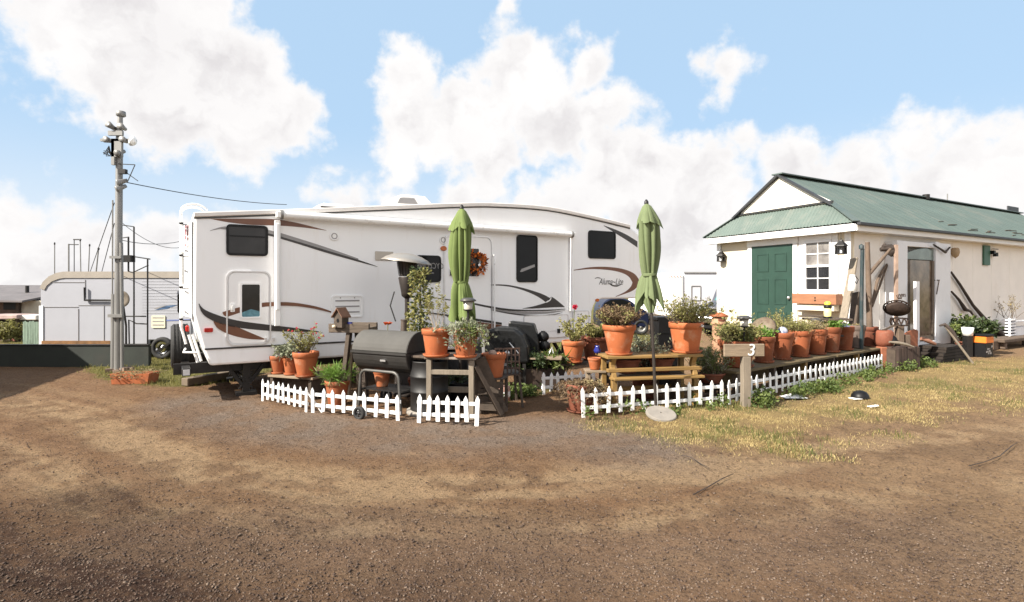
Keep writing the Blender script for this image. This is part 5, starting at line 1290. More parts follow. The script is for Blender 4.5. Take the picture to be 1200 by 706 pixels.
# empty pot on a crate between table and covered barbecue
o=thing('wooden_crate','dark slatted crate of old timber holding an empty terracotta pot','crate',(P(578,0,7.55).x,7.55,0),R(-12))
cz=EYE+(HZ-441)/F*7.55
m=MB()
for i in range(4): m.box((0,-.16,.06+i*(cz-.08)/4+.03),(.34,.02,(cz-.08)/4-.015))
m.box((0,0,cz-.012),(.36,.34,.02)); 
for x in (-.15,.15):
    for y in (-.14,.14): m.box((x,y,cz/2-.015),(.04,.04,cz-.03))
m.build('slats',wood_old,o)
t=pot((P(579,0,7.5).x,7.5,cz),.335,.32,'empty terracotta pot perched on the slatted crate',fill=.9,saucer=False)
o=thing('river_stone','pale stone sitting in the empty terracotta pot','stone',(t.location.x-.02,t.location.y-.05,cz+.29)); MB().lathe([(.001,0),(.05,.01),(.06,.04),(.03,.075),(.001,.08)],9).build('stone_body',mat('pink_stone',(.4,.28,.22),.9,.2,8),o)
# covered gas barbecue with black lid
bq=P(601,0,9.35)
bqt=thing('covered_barbecue','gas barbecue under a black cover with side shelf','barbecue grill',(bq.x,9.35,0),R(-8)); bqt.scale=(1.09,1,1)
def zat(v,Y=9.35): return EYE+(HZ-v)/F*Y
prof=[(-.62,zat(424)),(-.60,zat(408)),(-.50,zat(396)),(-.36,zat(386)),(-.20,zat(383)),(.06,zat(384)),(.18,zat(391)),(.26,zat(405)),(.28,zat(424))]
MB().prism(prof,-.25,.22).build('hood',black_fab,bqt,bevel=.05,seg=3)
MB().prism([(-.12,zat(400)),(-.10,zat(378)),(.30,zat(381)),(.38,zat(400)),(.40,zat(420)),(-.1,zat(420))],.24,.55).build('cover',black_fab,bqt,bevel=.03,seg=2)
for x in (-.50,.2):
    for y in (-.2,.18): MB().box((x,y,zat(424)/2),(.05,.05,zat(424)-.01)).build('leg',dark_metal,bqt)
MB().box((.50,.0,zat(418.5)),(.52,.40,.03)).build('side_shelf',wood_pale,bqt,bevel=.004)
m=MB()
for v,dx in ((397,.44),(408,.46)): m.lathe([(.001,-.05),(.09,-.05),(.095,0),(.085,.05),(.001,.055)],14,c=(dx,.4,zat(v)),M=Matrix.Rotation(R(90),3,'X'))
m.box((.44,.38,zat(402)),(.07,.06,.35)); m.build('burner_knob',black_pl,bqt)
m=MB().tube([(.54,.1,zat(418)),(.60,.1,zat(407)),(.63,.1,zat(418))],.012,6).tube([(-.02,-.27,zat(400)),(.12,-.27,zat(412))],.012,6); m.build('handle',alu,bqt)
MB().lathe([(.001,-.02),(.04,-.015),(.045,.01),(.001,.02)],12,c=(-.05,-.27,zat(412)),M=Matrix.Rotation(R(90),3,'X')).build('gauge',alu,bqt)
MB().prism([(-.43,zat(420)),(-.45,zat(398)),(-.36,zat(388)),(-.335,zat(389)),(-.40,zat(400)),(-.39,zat(420))],-.262,-.252).build('edge_strip',alu,bqt)
# dark clutter in the shade of the patio
for i,(u,Y_,d_,h_,lab) in enumerate(((516,7.75,.34,.30,'black nursery pot on the ground under the timber table'),(537,7.95,.38,.34,'wide black nursery pot behind the timber table leg'),(556,8.3,.34,.30,'black nursery pot near the slatted crate under the parasol'))):
    t=pot((P(u,0,Y_).x,Y_,0),d_,h_,lab,'black nursery pots in the shade of the patio',mt=black_pl,saucer=False,cat='nursery pot',name='nursery_pot')
    bush(t,ptop(t),.22,.2,14,14,.05,leaf_dk,ratio=.35)
o=thing('planter_box','low dark timber planter box of shaded plants below the barbecue side shelf','planter box',(P(632,0,9.4).x,9.4,0),R(8))
m=MB().box((0,-.2,.17),(.80,.03,.34)).box((0,.2,.17),(.80,.03,.34)).box((-.39,0,.17),(.03,.37,.34)).box((.39,0,.17),(.03,.37,.34)).box((0,0,.28),(.74,.37,.03)); m.build('box_boards',mat('dark_brown_timber',(.045,.028,.02),.85,.4,8,.3,40),o)
bush(o,(-.15,0,.28),.34,.32,34,26,.06,leaf_dk,ratio=.35,r0=.14); bush(o,(.2,0,.28),.30,.25,24,22,.06,leaf_gr,ratio=.3,r0=.1,name='green_foliage')
for u,Y_,rz_,lab in ((588,8.75,20,'reddish brick lying flat on the shaded ground by the lattice chair'),(606,8.6,-15,'pale red brick lying alone on the shaded ground past the chair')):
    p=P(u,0,Y_); o=thing('loose_brick',lab,'brick',(p.x,Y_,0),R(rz_),'loose bricks in the patio shade'); MB().box((0,0,.035),(.22,.11,.07)).build('brick',mat('brick_red',(.27,.12,.085),.9,.25,12,.3,60),o,bevel=.005)
o=thing('black_barrel','squat black plastic barrel in the shade behind the timber table','barrel',(P(528,0,8.9).x,8.9,0)); MB().lathe([(.001,0),(.25,0),(.27,.1),(.28,.35),(.27,.55),(.25,.62),(.23,.62),(.22,.55),(.001,.55)],28).build('barrel_body',black_pl,o); MB().lathe([(.275,.2),(.29,.215),(.29,.235),(.276,.25)],28).build('hoop',dark_metal,o)
# metal lattice chair in the shade
lc_=P(592,0,8.1)
ch=thing('lattice_chair','dark brown chair with perforated back in shade of the covered barbecue','chair',(lc_.x,8.0,0),R(10))
cz0=EYE+(HZ-437)/F*8.0; cz1=EYE+(HZ-407)/F*8.0
m=MB(); nx_,nz_=6,4
for i in range(nx_+1): m.box((-.17+.34*i/nx_,-.2,(cz0+cz1)/2),(.018,.02,cz1-cz0))
for i in range(nz_+1): m.box((0,-.2,cz0+(cz1-cz0)*i/nz_),(.36,.014,.022))
m.build('backrest',mat('rust_brown_metal',(.045,.022,.014),.6,.3,8),ch)
MB().box((0,.02,cz0),(.40,.42,.03)).build('seat',dark_metal,ch)
for x in (-.16,.17):
    for y in (-.19,.2): MB().bar((x,y,cz0),(x*1.25,y*1.25,0),.03,.03).build('leg',wood_old,ch)
o=thing('paint_can','pale pink striped can on the ground under the lattice chair','can',(P(590,0,8.3).x,8.3,0)); MB().lathe([(.001,0),(.10,0),(.10,.2),(.09,.21),(.001,.21)],18).build('can_body',mat('pink_can',(.55,.32,.26),.4,.2,4),o); MB().lathe([(.102,.06),(.103,.08),(.103,.12),(.102,.14)],18).build('band',white_pl,o)
# black bin behind the faded parasol
o=thing('black_tub','square black plastic tub standing behind the faded green parasol','tub',(P(778,0,9.0).x,9.0,0),R(8))
z1_=EYE+(HZ-371)/F*9.0
m=MB().prism([(-.15,.0),(.15,.0),(.175,z1_-.06),(.20,z1_-.06),(.20,z1_),(-.20,z1_),(-.20,z1_-.06),(-.175,z1_-.06)],-.18,.18); m.build('tub_body',black_pl,o,bevel=.012)
MB().box((0,-.185,z1_-.25),(.34,.01,.02)).build('rib',black_pl,o)
# red-brown tray with shrub between bench and long shelf
t=shelfpot(832,8.55,.22,.46,.16,'shallow dark pot of green rosemary beside the yellow bench',mt=terra_dk,saucer=False)
bush(t,ptop(t),.50,.26,60,34,.032,leaf_gr,ratio=.18,start=.05,r0=.08,up=.8)
bush(t,ptop(t),.46,.28,40,22,.032,leaf_gy,ratio=.18,start=.1,r0=.08,up=.8,name='pale_foliage')
o=thing('plant_stand','low wire plant stand with thin slanting legs under the rosemary','stand',(P(832,0,8.55).x,8.55,0)); m=MB().box((0,0,.205),(.42,.4,.02))
for x in (-.18,.18):
    for y in (-.16,.16): m.bar((x,y,.2),(x*1.2,y*1.2,0),.02,.02)
m.bar((-.18,-.2,.35),(.22,-.25,.05),.02,.02); m.build('stand_frame',bronze,o)

# ------------------------------------------------------------------ long shelf of pots
sd_=(fB1-fB0).normalized(); sn=Vector((-sd_.y,sd_.x,0))      # sn points away from the camera
SZ=.435
def sh(u,off):
    k=(u-600)/F; O=fB0+sn*off; b=(k*O.y-O.x)/(sd_.x-k*sd_.y); return O+sd_*b
sA=sh(842,.42); sBp=sh(1043,.42); sm_=(sA+sBp)/2
shf=thing('long_plank_shelf','long low timber plank shelf carrying a row of terracotta pots behind the picket fence','shelf',(sm_.x,sm_.y,0),math.atan2(sd_.y,sd_.x))
SLn=(sBp-sA).length
m=MB()
for y in (-.20,.0,.20): m.box((-SLn/4-.01,y,SZ-.025),(SLn/2-.02,.19,.04)); m.box((SLn/4+.01,y,SZ-.030),(SLn/2-.02,.19,.04))
m.build('plank',mat('mossy_plank',(.13,.095,.045),.85,.3,9,.4,40,stretch=(.3,3,3),stain=(6,.58,.5,(.10,.09,.04))),shf,bevel=.005)
for i in range(7):
    x=-SLn/2+.15+(SLn-.3)*i/6; MB().box((x,-.2,SZ/2-.03),(.07,.09,SZ-.055)).build('leg',wood_yel if i in (2,4) else wood_old,shf); MB().box((x,.2,SZ/2-.03),(.07,.09,SZ-.055)).build('leg',wood_old,shf)
MB().box((0,.27,SZ/2-.02),(SLn-.1,.02,SZ-.08)).build('back_board',mat('mossy_board',(.10,.07,.028),.85,.3,6),shf)
G4='terracotta pots on the long plank shelf'
def spot(u,off,wpx,hpx,label,**k):
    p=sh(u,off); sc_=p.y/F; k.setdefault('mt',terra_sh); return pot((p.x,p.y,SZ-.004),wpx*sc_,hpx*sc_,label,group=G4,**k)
t=spot(864,.42,44,29,'wide terracotta pot of grey leafy plant behind the numbered post')
bush(t,ptop(t),.40,.36,60,24,.038,leaf_yg,ratio=.3,start=.1,r0=.12)
bush(t,(.0,0,t['h']),.34,.34,40,20,.035,leaf_gr,ratio=.3,start=.1,r0=.12,name='green_foliage')
bush(t,(-.02,.05,t['h']),.72,.2,4,22,.04,leaf_yg,ratio=.35,start=.4,name='tall_sprig')
t=spot(895,.42,26,29,'terracotta pot of low green leaves with a dark tilted dish behind it')
bush(t,(-.06,0,t['h']),.20,.16,22,16,.05,leaf_lime,ratio=.4,start=.1)
t=spot(917,.42,25,30,'terracotta pot topped by a mottled blue glass ball')
bl=t
t=spot(938,.42,25,29,'terracotta pot of feathery yellow green herb')
bush(t,ptop(t),.30,.24,60,18,.03,leaf_yg,ratio=.22,start=.1,r0=.06)
t=spot(957,.42,23,28,'terracotta pot of dry straw coloured stems')
bush(t,ptop(t),.26,.20,50,12,.03,leaf_dry,ratio=.25,start=.1,r0=.06)
t=spot(974,.42,22,28,'terracotta pot of bright lime green herb')
bush(t,ptop(t),.22,.17,40,20,.045,leaf_lime,ratio=.4,start=.1,r0=.05)
t=spot(990,.42,20,26,'terracotta pot holding a blue and white figurine')
fg=t
t=spot(1005,.42,17,25,'grey stained terracotta pot beside the teal pole',mt=mat('terracotta_grey',(.15,.11,.09),.8,.3,5,.3,60))
bush(t,ptop(t),.12,.12,14,8,.03,leaf_dry,ratio=.3)
t=spot(1018,.45,20,21,'dark terracotta pot just past the teal pole',mt=terra_dk)
# second row behind: shrubs that show above the rims
for u,off,h_,lm,lab in ((902,.78,.86,leaf_yg,'tall yellow green shrub pot behind the blue glass ball'),(925,.80,.74,leaf_yg,'feathery pale shrub pot in the second row before the green door'),(944,.80,.58,leaf_yg,'straw coloured shrub pot in the second row by the window')):
    p=sh(u,off); t=pot((p.x,p.y,.25),.34,.30,lab,group='pots in the second row behind the long shelf')
    bush(t,ptop(t),h_,.32,60,22,.036,lm,ratio=.28,start=.1,r0=.08)
    bush(t,ptop(t),h_*.8,.3,20,14,.034,leaf_gr,ratio=.3,start=.1,r0=.08,name='green_foliage')
p=sh(928,.80); o=thing('low_timber_stand','low timber stand behind the long shelf for the second row of pots','stand',(p.x,p.y,0),math.atan2(sd_.y,sd_.x)); MB().box((0,0,.235),(1.6,.4,.03)).box((-.6,0,.11),(.06,.36,.22)).box((.6,0,.11),(.06,.36,.22)).build('stand_body',wood_old,o)
# ornaments in the pots
p=bl.location; o=thing('glass_ball','mottled blue glass gazing ball resting on a terracotta pot','glass ball',(p.x,p.y,p.z+bl['h']+.075)); MB().lathe([(.085*math.sin(math.pi*i/14)+.0005,-.085*math.cos(math.pi*i/14)) for i in range(15)],24).build('ball',ballgl,o)
p=fg.location; o=thing('figurine','small blue and white figurine seated in a shelf pot','figurine',(p.x,p.y,p.z+fg['h']+.01)); MB().lathe([(.001,0),(.09,.0),(.10,.035),(.07,.08),(.03,.10),(.001,.105)],14).build('figurine_base',mat('figurine_blue',(.10,.13,.42),.3,.4,14,col2=(.6,.62,.7)),o); MB().lathe([(.035,.08),(.04,.12),(.02,.16),(.012,.20),(.001,.24)],10).build('figurine_top',mat('figurine_cream',(.65,.6,.5),.5),o)
p=sh(893,.62); o=thing('tilted_dish','large dark patterned dish tilted upright among the pots','dish',(p.x,p.y,.99)); 
M=Matrix.Rotation(R(-52),3,'Y')@Matrix.Rotation(R(35),3,'X')
MB().lathe([(.001,.03),(.10,.025),(.2,-.01),(.225,-.04),(.215,-.05),(.18,-.015),(.001,.015)],28,M=M).build('dish_body',mat('dish_brown',(.10,.06,.04),.6,.8,14,col2=(.20,.16,.10)),o)
MB().bar((0,.03,-.36),(0,.03,-.02),.025,.025).build('dish_post',wood_old,o)
p=sh(872,.22); solar((p.x,p.y,0),zz(370,p.y),'solar lamp with dark stake behind the numbered post',1.25)
p=sh(955.5,.62); solar((p.x,p.y,0),zz(373,p.y),'solar lamp beneath the dark bird table',1.3)
# clay chimney pedestal
p=P(842.5,0,10.3); z0_=zz(405,10.3); z1_=zz(372,10.3)
o=thing('clay_pedestal','fluted terracotta pedestal with wide cap beside the house corner','pedestal',(p.x,10.3,0))
tp_=mat('pale_terracotta',(.42,.235,.14),.75,.12,5,.2,60)
m=MB(); n=36; vs=[]
rows=[(.14,.0),(.13,.15),(.12,z1_-.26),(.12,z1_-.12)]
for r,z in rows:
    for j in range(n): a=6.283*j/n; rr=r*(1-.05*(j%3==0)); vs.append((rr*math.cos(a),rr*math.sin(a),z))
m.add(vs,[(i*n+j,i*n+(j+1)%n,(i+1)*n+(j+1)%n,(i+1)*n+j) for i in range(3) for j in range(n)],0,True); m.build('shaft',tp_,o)
MB().lathe([(.118,z1_-.14),(.14,z1_-.13),(.14,z1_-.10),(.125,z1_-.09),(.125,z1_),(.001,z1_)],28).build('capital',tp_,o)
MB().lathe([(.10,z1_+.001),(.165,z1_+.01),(.17,z1_+.03),(.06,z1_+.085),(.001,z1_+.09)],28).build('cap',terra,o)
m=MB()
for i in range(5): a=-1.9+.22*i; m.box((.126*math.cos(a),.126*math.sin(a),z1_-.045),(.012,.03,.04),rz=a)
m.build('carving',terra_dk,o)
# numbered post
np_=G(874.5,477); o=thing('numbered_post','short timber post with a crossboard bearing a white 3','sign post',(np_.x,np_.y,0),R(4))
zt_=zz(403.5,np_.y); zb=zz(418,np_.y)
MB().box((0,.02,zb/2),(.115,.10,zb)).build('post',wood_z,o,bevel=.006)
MB().box((-.035,.0,(zt_+zb)/2+.001),(.585,.045,zt_-zb)).build('crossboard',wood_pale,o,bevel=.006)
text('3',.235,mat('numeral_silver',(.62,.62,.62),.3,.1,5),o,(.055,-.0285,(zt_+zb)/2),(R(90),0,0),'numeral',extrude=.005,shear=.15)
# ------------------------------------------------------------------ beside the house wall: posts, driftwood, stump and clutter
tpv=P(1010,0,11.6)
o=thing('teal_pole','slim peeling teal pole standing before the house corner','pole',(P(1009.5,0,11.35).x,11.35,0))
MB().tube([(0,0,0),(.0,0,1.3),(.02,0,zz(292,11.35))],.036,10).build('shaft',teal,o); MB().lathe([(.045,zz(292,11.35)),(.047,zz(288,11.35)),(.001,zz(286,11.35))],10).build('top',teal,o)
c=P(1018,0,11.95)
o=thing('branch_post','bare brown tree trunk post with a forked arm holding a knot of driftwood','post',(c.x,11.95,0))
zc=lambda v,Y=11.95: zz(v,Y)
MB().tube([(.04,0,0),(.02,0,.8),(0,.0,1.6),(-.03,0,zc(284))],[.07,.062,.055,.045],9).build('trunk',drift,o)
MB().tube([(.0,0,zc(322)),(.25,-.05,zc(304)),(.42,-.08,zc(292))],[.04,.034,.028],7).build('arm',drift,o)
o=thing('hanging_driftwood','knotted driftwood lump wedged high on the white porch board','driftwood',(P(1042,0,12.3).x,12.3,zz(292,12.3)))
m=MB(); 
for i in range(5): m.tube([(random.uniform(-.22,0),random.uniform(-.05,.05),random.uniform(-.05,.1)),(random.uniform(-.05,.05),random.uniform(-.1,.0),random.uniform(-.03,.05)),(random.uniform(.0,.13),random.uniform(-.05,.05),random.uniform(-.16,.05))],[.04,.07,.05],7)
m.lathe([(.001,-.16),(.10,-.08),(.12,.0),(.08,.08),(.001,.12)],9,c=(.05,0,-.02)); m.build('knot',drift_dk,o)
o=thing('pink_porch_post','slim pinkish timber post standing before the white vestibule','post',(P(1050,0,12.2).x,12.2,0)); MB().box((0,0,zz(287,12.2)/2+.2),(.06,.06,zz(287,12.2)-.4)).box((0,0,.1),(.10,.10,.2)).build('shaft',mat('pink_timber',(.38,.27,.21),.8,.2,8),o)
def stick(name,label,pts,rs,mt=drift_dk,cat='driftwood'):
    p0=pts[0]; o=thing(name,label,cat,p0); MB().tube([p-p0 for p in pts],rs,7).build('branch',mt,o); return o
stick('driftwood_branch','forked thin driftwood branch leaning on the wall behind the trunk post',[rwp(1022,358,.12),rwp(1028,330,.10),rwp(1034,318,.06),rwp(1042,306,.05)],[.03,.035,.03,.015],drift)
stick('driftwood_branch','short driftwood twig hooked at the tip beside the forked branch',[rwp(1022,360,.07),rwp(1031,335,.07),rwp(1040,310,.06),rwp(1044,317,.06)],[.02,.025,.02,.01],drift)
stick('driftwood_branch','long dark curved driftwood branch leaning on the white side wall',[rwp(1114.5,319,.06),rwp(1125,334,.06),rwp(1140,358,.08),rwp(1158,379,.12),rwp(1174,392,.2)],[.025,.035,.04,.06,.08])
stick('driftwood_branch','dark driftwood branch with a knob leaning low on the side wall',[rwp(1115,342,.07),rwp(1124,352,.08),rwp(1131,363,.09),rwp(1137,365,.1),rwp(1146,377,.1)],[.025,.035,.055,.03,.015])
stick('roof_bracket_branch','thin crooked branch fixed over the vestibule beside the lamp',[rwp(1094,287,.35),rwp(1102,292,.35),rwp(1108,296,.35),rwp(1113,290,.33),rwp(1108,294,.33)],[.02,.025,.03,.02,.01],drift_dk)
o=thing('wall_hook','rusty iron hook hanging on the white vestibule board','hook',rwp(1099,330,.32)); MB().tube([(-.08,0,.03),(.08,.05,.03)],.012,6).tube([(.03,0,.03),(.0,0,-.15),(-.03,0,-.32)],.012,6).build('hook_body',bronze,o)
# leaning planks by the window
def lean(name,label,u0,v0,u1,v1,Y0,Y1,w_,t_,mt):
    a=P(u0,v0,Y0); b=P(u1,v1,Y1); o=thing(name,label,'plank',a); MB().bar((0,0,0),b-a,w_,t_,up=(NF.x,NF.y,0)).build('plank',mt,o,bevel=.004); return o
lean('leaning_plank','tall weathered plank leaning on the house corner beside the window',982,410,1001,303,11.5,12.2,.17,.04,wood_z)
lean('leaning_plank','short dark plank leaning behind the tall plank',996,412,1003,343,11.6,12.1,.17,.04,wood_old)
lean('leaning_plank','grey short plank leaning next to the trunk post',1004,412,1007,345,11.75,12.1,.14,.03,wood_z)
o=thing('white_bucket','white cone bucket hung by a black handle on the leaning plank','bucket',P(999,328,11.7)); o.scale=(.72,.72,.85); MB().lathe([(.001,-.28),(.14,-.28),(.07,.12),(.06,.12),(.12,-.26)],16).build('bucket_body',white_pl,o); MB().tube([(.0,-.12,.1),(.09,-.13,0),(.03,-.15,-.1),(-.03,-.15,-.04)],.012,6).build('handle',black_pl,o)
# dark bird table with yellow lantern
bp=P(967,0,10.9); bz_=zz(373,10.9)
o=thing('bird_table','dark plank bird table on a slim black post','bird table',(bp.x,10.9,0),R(-10))
MB().box((.03,0,bz_-.02),(.80,.36,.04)).box((-.22,.1,bz_+.03),(.45,.14,.03)).build('tabletop',wood_old,o,bevel=.004)
MB().tube([(-.18,0,0),(-.18,0,bz_-.04)],.03,8).box((.15,.05,bz_-.34),(.30,.3,.03)).tube([(.15,.05,0),(.15,.05,bz_-.3)],.025,8).build('post',dark_metal,o)
o=thing('yellow_lantern','small yellow and black jar lantern on the bird table','lantern',(P(970,0,10.85).x,10.85,bz_+.001))
MB().lathe([(.001,0),(.075,0),(.075,.03),(.06,.035),(.001,.036)],16).build('lantern_base',black_pl,o)
MB().lathe([(.065,.036),(.07,.10),(.06,.20),(.001,.201)],16).build('jar',mat('pale_yellow_jar',(.75,.66,.28),.3,.1,8),o)
MB().lathe([(.07,.20),(.075,.23),(.06,.26),(.001,.262)],16).build('collar',black_pl,o); MB().lathe([(.055,.262),(.06,.30),(.03,.325),(.001,.33)],16).build('lid',yellow,o)
# clay fire pot, stump, carved boards and mirror at the shelf's far end
p=P(1036,0,11.6); o=thing('clay_fire_pot','broken terracotta fire pot with a dark mouth at the end of the shelf','fire pot',(p.x,11.6,.0),0)
zf=zz(406,11.6); zg=zz(387,11.6)
m=MB().lathe([(.001,zf),(.15,zf),(.19,zf+.1),(.17,zg-.04),(.13,zg),(.11,zg-.02),(.14,zf+.1),(.001,zf+.03)],20); m.build('pot',terra_dk,o)
MB().lathe([(.001,-.012),(.085,-.01),(.09,.01),(.001,.012)],14,c=(.07,-.165,zf+.15),M=Matrix.Rotation(R(75),3,'X')).build('mouth',black_pl,o)
MB().box((0,0,zf/2),(.36,.36,zf)).build('base_block',mat('red_clay_block',(.28,.10,.05),.85,.3,6),o,bevel=.02)
p=P(1054,0,11.5); o=thing('timber_stump','squat dark stump of upright boards with pale sawn edges','stump',(p.x,11.5,0),R(20))
z1_=zz(407,11.5); m=MB()
for i in range(7): m.box((-.27+.09*i,0,z1_/2+random.uniform(-.02,.03)),(.086,.42,z1_))
m.build('boards',mat('stump_wood',(.055,.034,.026),.85,.5,6,.4,30,stretch=(3,3,.4)),o,bevel=.008); MB().box((-.3,-.05,z1_*.45),(.06,.2,z1_*.95)).build('pale_edge',wood_old,o)
stick('bleached_branch','bleached bent branch lying on top of the dark stump',[P(1042,401,11.25),P(1052,402,11.25),P(1062,404,11.25),P(1071,407,11.25)],[.02,.035,.03,.015],wood_z)
p=P(1054,0,11.75); o=thing('iron_fire_basket','round pierced iron fire basket standing on a rough timber post','fire basket',(p.x,11.75,0))
zb0=zz(376,11.75); zb1=zz(352,11.75); 
MB().box((0,0,zb0/2-.05),(.13,.13,zb0-.12)).box((.16,.02,zb0/2-.1),(.12,.1,zb0-.4)).build('post',drift,o,bevel=.01)
M=Matrix.Rotation(R(-62),3,'X')@Matrix.Rotation(R(18),3,'Y')
m=MB(); zc_=(zb0+zb1)/2+.03
for r in (.06,.12,.18,.25): m.tube([Vector((0,0,zc_))+M@Vector((r*math.cos(6.283*i/24)-.04,r*.72*math.sin(6.283*i/24),.06-.5*r*r)) for i in range(25)],.017,5)
for i in range(14):
    a=6.283*i/14; m.tube([Vector((0,0,zc_))+M@Vector((r*math.cos(a)-.04,r*.72*math.sin(a),.06-.5*r*r)) for r in (.03,.13,.25)],.014,5)
m.lathe([(.001,-.06),(.17,-.04),(.235,.0),(.2,.0),(.001,-.03)],18,c=(-.03,.03,zc_),M=M@Matrix.Diagonal((1,.72,1))); m.build('basket',bronze,o)
m=MB()
for i in range(9):
    a=6.283*i/9; m.tube([(.15*math.cos(a),.15*math.sin(a),zb0-.10),(.17*math.cos(a+.2),.17*math.sin(a+.2),zb0-.03),(.15*math.cos(a+.4),.15*math.sin(a+.4),zb0+.05)],.016,5)
m.lathe([(.14,zb0-.11),(.16,zb0-.10),(.14,zb0-.09)],18).lathe([(.15,zb0+.04),(.17,zb0+.05),(.15,zb0+.06)],18); m.build('collar',bronze,o)
m=MB()
for i in range(4):
    a=.8*i; m.tube([(-.02+.02*i,0,zb1+.02),(-.06+.04*i,0,zb1+.10),(.0+.04*i,0,zb1+.13),(.03+.03*i,0,zb1+.07)],.01,5)
m.build('scroll',bronze,o)
MB().bar((-.05,-.05,zb0-.06),(-.62,-.1,zb0-.28),.04,.03).build('handle',wood_old,o)
o=thing('copper_sheet','curved rust red copper sheet standing behind the fire basket','sheet',(P(1068,0,12.0).x,12.0,0),R(20)); MB().prism([(-.18,.05),(.18,.05),(.2,zz(388,12)),(.1,zz(386,12)),(-.18,zz(390,12))],-.01,.02).build('sheet_body',mat('copper_red',(.26,.085,.04),.6,.3,5),o)
# pickaxe, bush in a white pot, orange-topped bin, bench seat
o=thing('pickaxe','old pickaxe leaning against the vestibule with its head up','pickaxe',G(1140,426))
a=G(1140,426); b=P(1108,383,12.4)
MB().tube([(0,0,.0),(b-a)],.025,8).build('shaft',wood_z,o); MB().tube([b-a+Vector((-.13,0,.02)),b-a+Vector((-.02,0,.05)),b-a+Vector((.12,-.03,-.10)),b-a+Vector((.25,-.05,-.32))],[.02,.04,.045,.03],7).build('pick_head',drift_dk,o)
p=rwp(1133,395,.5); o=thing('leafy_bush','dark glossy leafy bush growing against the side wall','bush',(p.x,p.y,0))
bush(o,(0,0,.25),.75,.46,50,44,.085,leaf_dk,ratio=.42,start=.3,r0=.15,up=.2)
bush(o,(0,0,.25),.78,.46,18,20,.08,leaf_gr,ratio=.42,start=.5,r0=.15,up=.2,name='bright_foliage')
MB().lathe([(.001,.0),(.20,.0),(.24,.3),(.22,.3),(.001,.28)],18).build('pot',terra_dk,o)
p=rwp(1134,385,.85); o=thing('white_planter','white glazed planter with holes in front of the leafy bush','planter',(p.x,p.y,0)); z1_=zz(384,p.y); MB().lathe([(.001,z1_-.2),(.10,z1_-.2),(.125,z1_),(.105,z1_),(.001,z1_-.05)],16).build('bowl',white_pl,o); MB().box((0,0,(z1_-.2)/2),(.14,.14,z1_-.2)).build('plinth',dark_metal,o)
p=rwp(1149.5,420,1.0); o=thing('orange_bin','black bin with a bright orange top band beside the bush','bin',(p.x,p.y,0),R(28))
z0_,z1_=0,zz(394,p.y); MB().box((0,0,z1_*.34),(.36,.34,z1_*.68)).box((0,0,z1_+.03),(.40,.38,.05)).build('bin_body',black_pl,o,bevel=.01); MB().box((0,0,z1_*.84),(.38,.36,z1_*.30)).build('orange_band',orange,o,bevel=.008)
m=MB()
for i in range(9): m.box((random.uniform(-.14,.14),-.172,random.uniform(.1,z1_*.6)),(random.uniform(.02,.08),.006,random.uniform(.02,.05)))
m.build('scuffs',decal_gy,o)
p=rwp(1160,395,.45); o=thing('stone_bench','low dark bench on stub posts along the side wall','bench',(p.x,p.y,0),math.atan2(HB.y,HB.x)); zt_=zz(395,rwp(1180,395,.4).y)
m=MB().box((1.4,0,zt_-.05),(2.4,.5,.10)); m.build('seat',mat('bench_brown',(.12,.085,.06),.85,.3,6),o,bevel=.02)
for x in (.45,2.2): MB().box((x,-.1,(zt_-.1)/2),(.16,.2,zt_-.1)).build('leg',drift,o,bevel=.02)
MB().box((.1,.1,zt_*.4),(.30,.4,zt_*.8)).build('side_block',mat('brown_block',(.13,.085,.055),.85,.3,6),o)
p=rwp(1179,386,.30); o=thing('white_shelf_rack','white slatted rack on the bench against the side wall','rack',(p.x,p.y,zt_+.003),math.atan2(HB.y,HB.x))
m=MB(); 
for i in range(6): m.box((.18,0,.03+i*.085),(.34,.22,.03))
m.box((.0,-.08,.26),(.04,.04,.52)).box((.36,-.08,.26),(.04,.04,.52)); m.build('slats',trim_b,o,bevel=.004)
MB().box((1.0,0,.12),(1.2,.2,.24)).box((1.0,0,.40),(1.2,.22,.05)).build('side_panel',trim_b,o,bevel=.004)
p=rwp(1182,365,.3); o=thing('dry_twig_plant','leafless twiggy plant with pale buds on the white rack','plant',(p.x,p.y,zt_+.52))
bush(o,(0,0,0),.75,.42,16,10,.03,leaf_dry,ratio=.5,start=.3,r0=.10,sr=.006,sm=stem_br)
# junk in the dark under the house
o=thing('clay_ball','round pink clay float lying in the dark under the vestibule','float',rwp(1095,413,.12)); MB().lathe([(.001,-.08),(.07,-.04),(.08,0),(.06,.06),(.001,.08)],12).build('ball',mat('pink_clay',(.45,.22,.14),.8,.2,6),o)
o=thing('red_log','short reddish weathered log resting on the vestibule threshold','log',P(1082,399,12.4)); MB().tube([(-.05,0,.04),(.12,0,-.02),(.3,.05,-.09)],[.04,.05,.035],7).build('log_body',mat('red_log_wood',(.30,.14,.09),.8,.3,8),o)
p=P(1108,0,12.75); o=thing('dark_plank_stack','low stack of dark rotten planks on the ground below the white vestibule','plank stack',(p.x,12.85,0),math.atan2(HB.y,HB.x))
for i in range(5):
    for j in range(2): MB().box((-.05+.04*(i%2),-.14+.28*j,.035+.07*i),(1.25-.08*i,.26,.06),rz=.02*(i-2)).build('plank',mat('rotten_plank',(.022,.015,.011),.9,.5,8,.3,40),o)
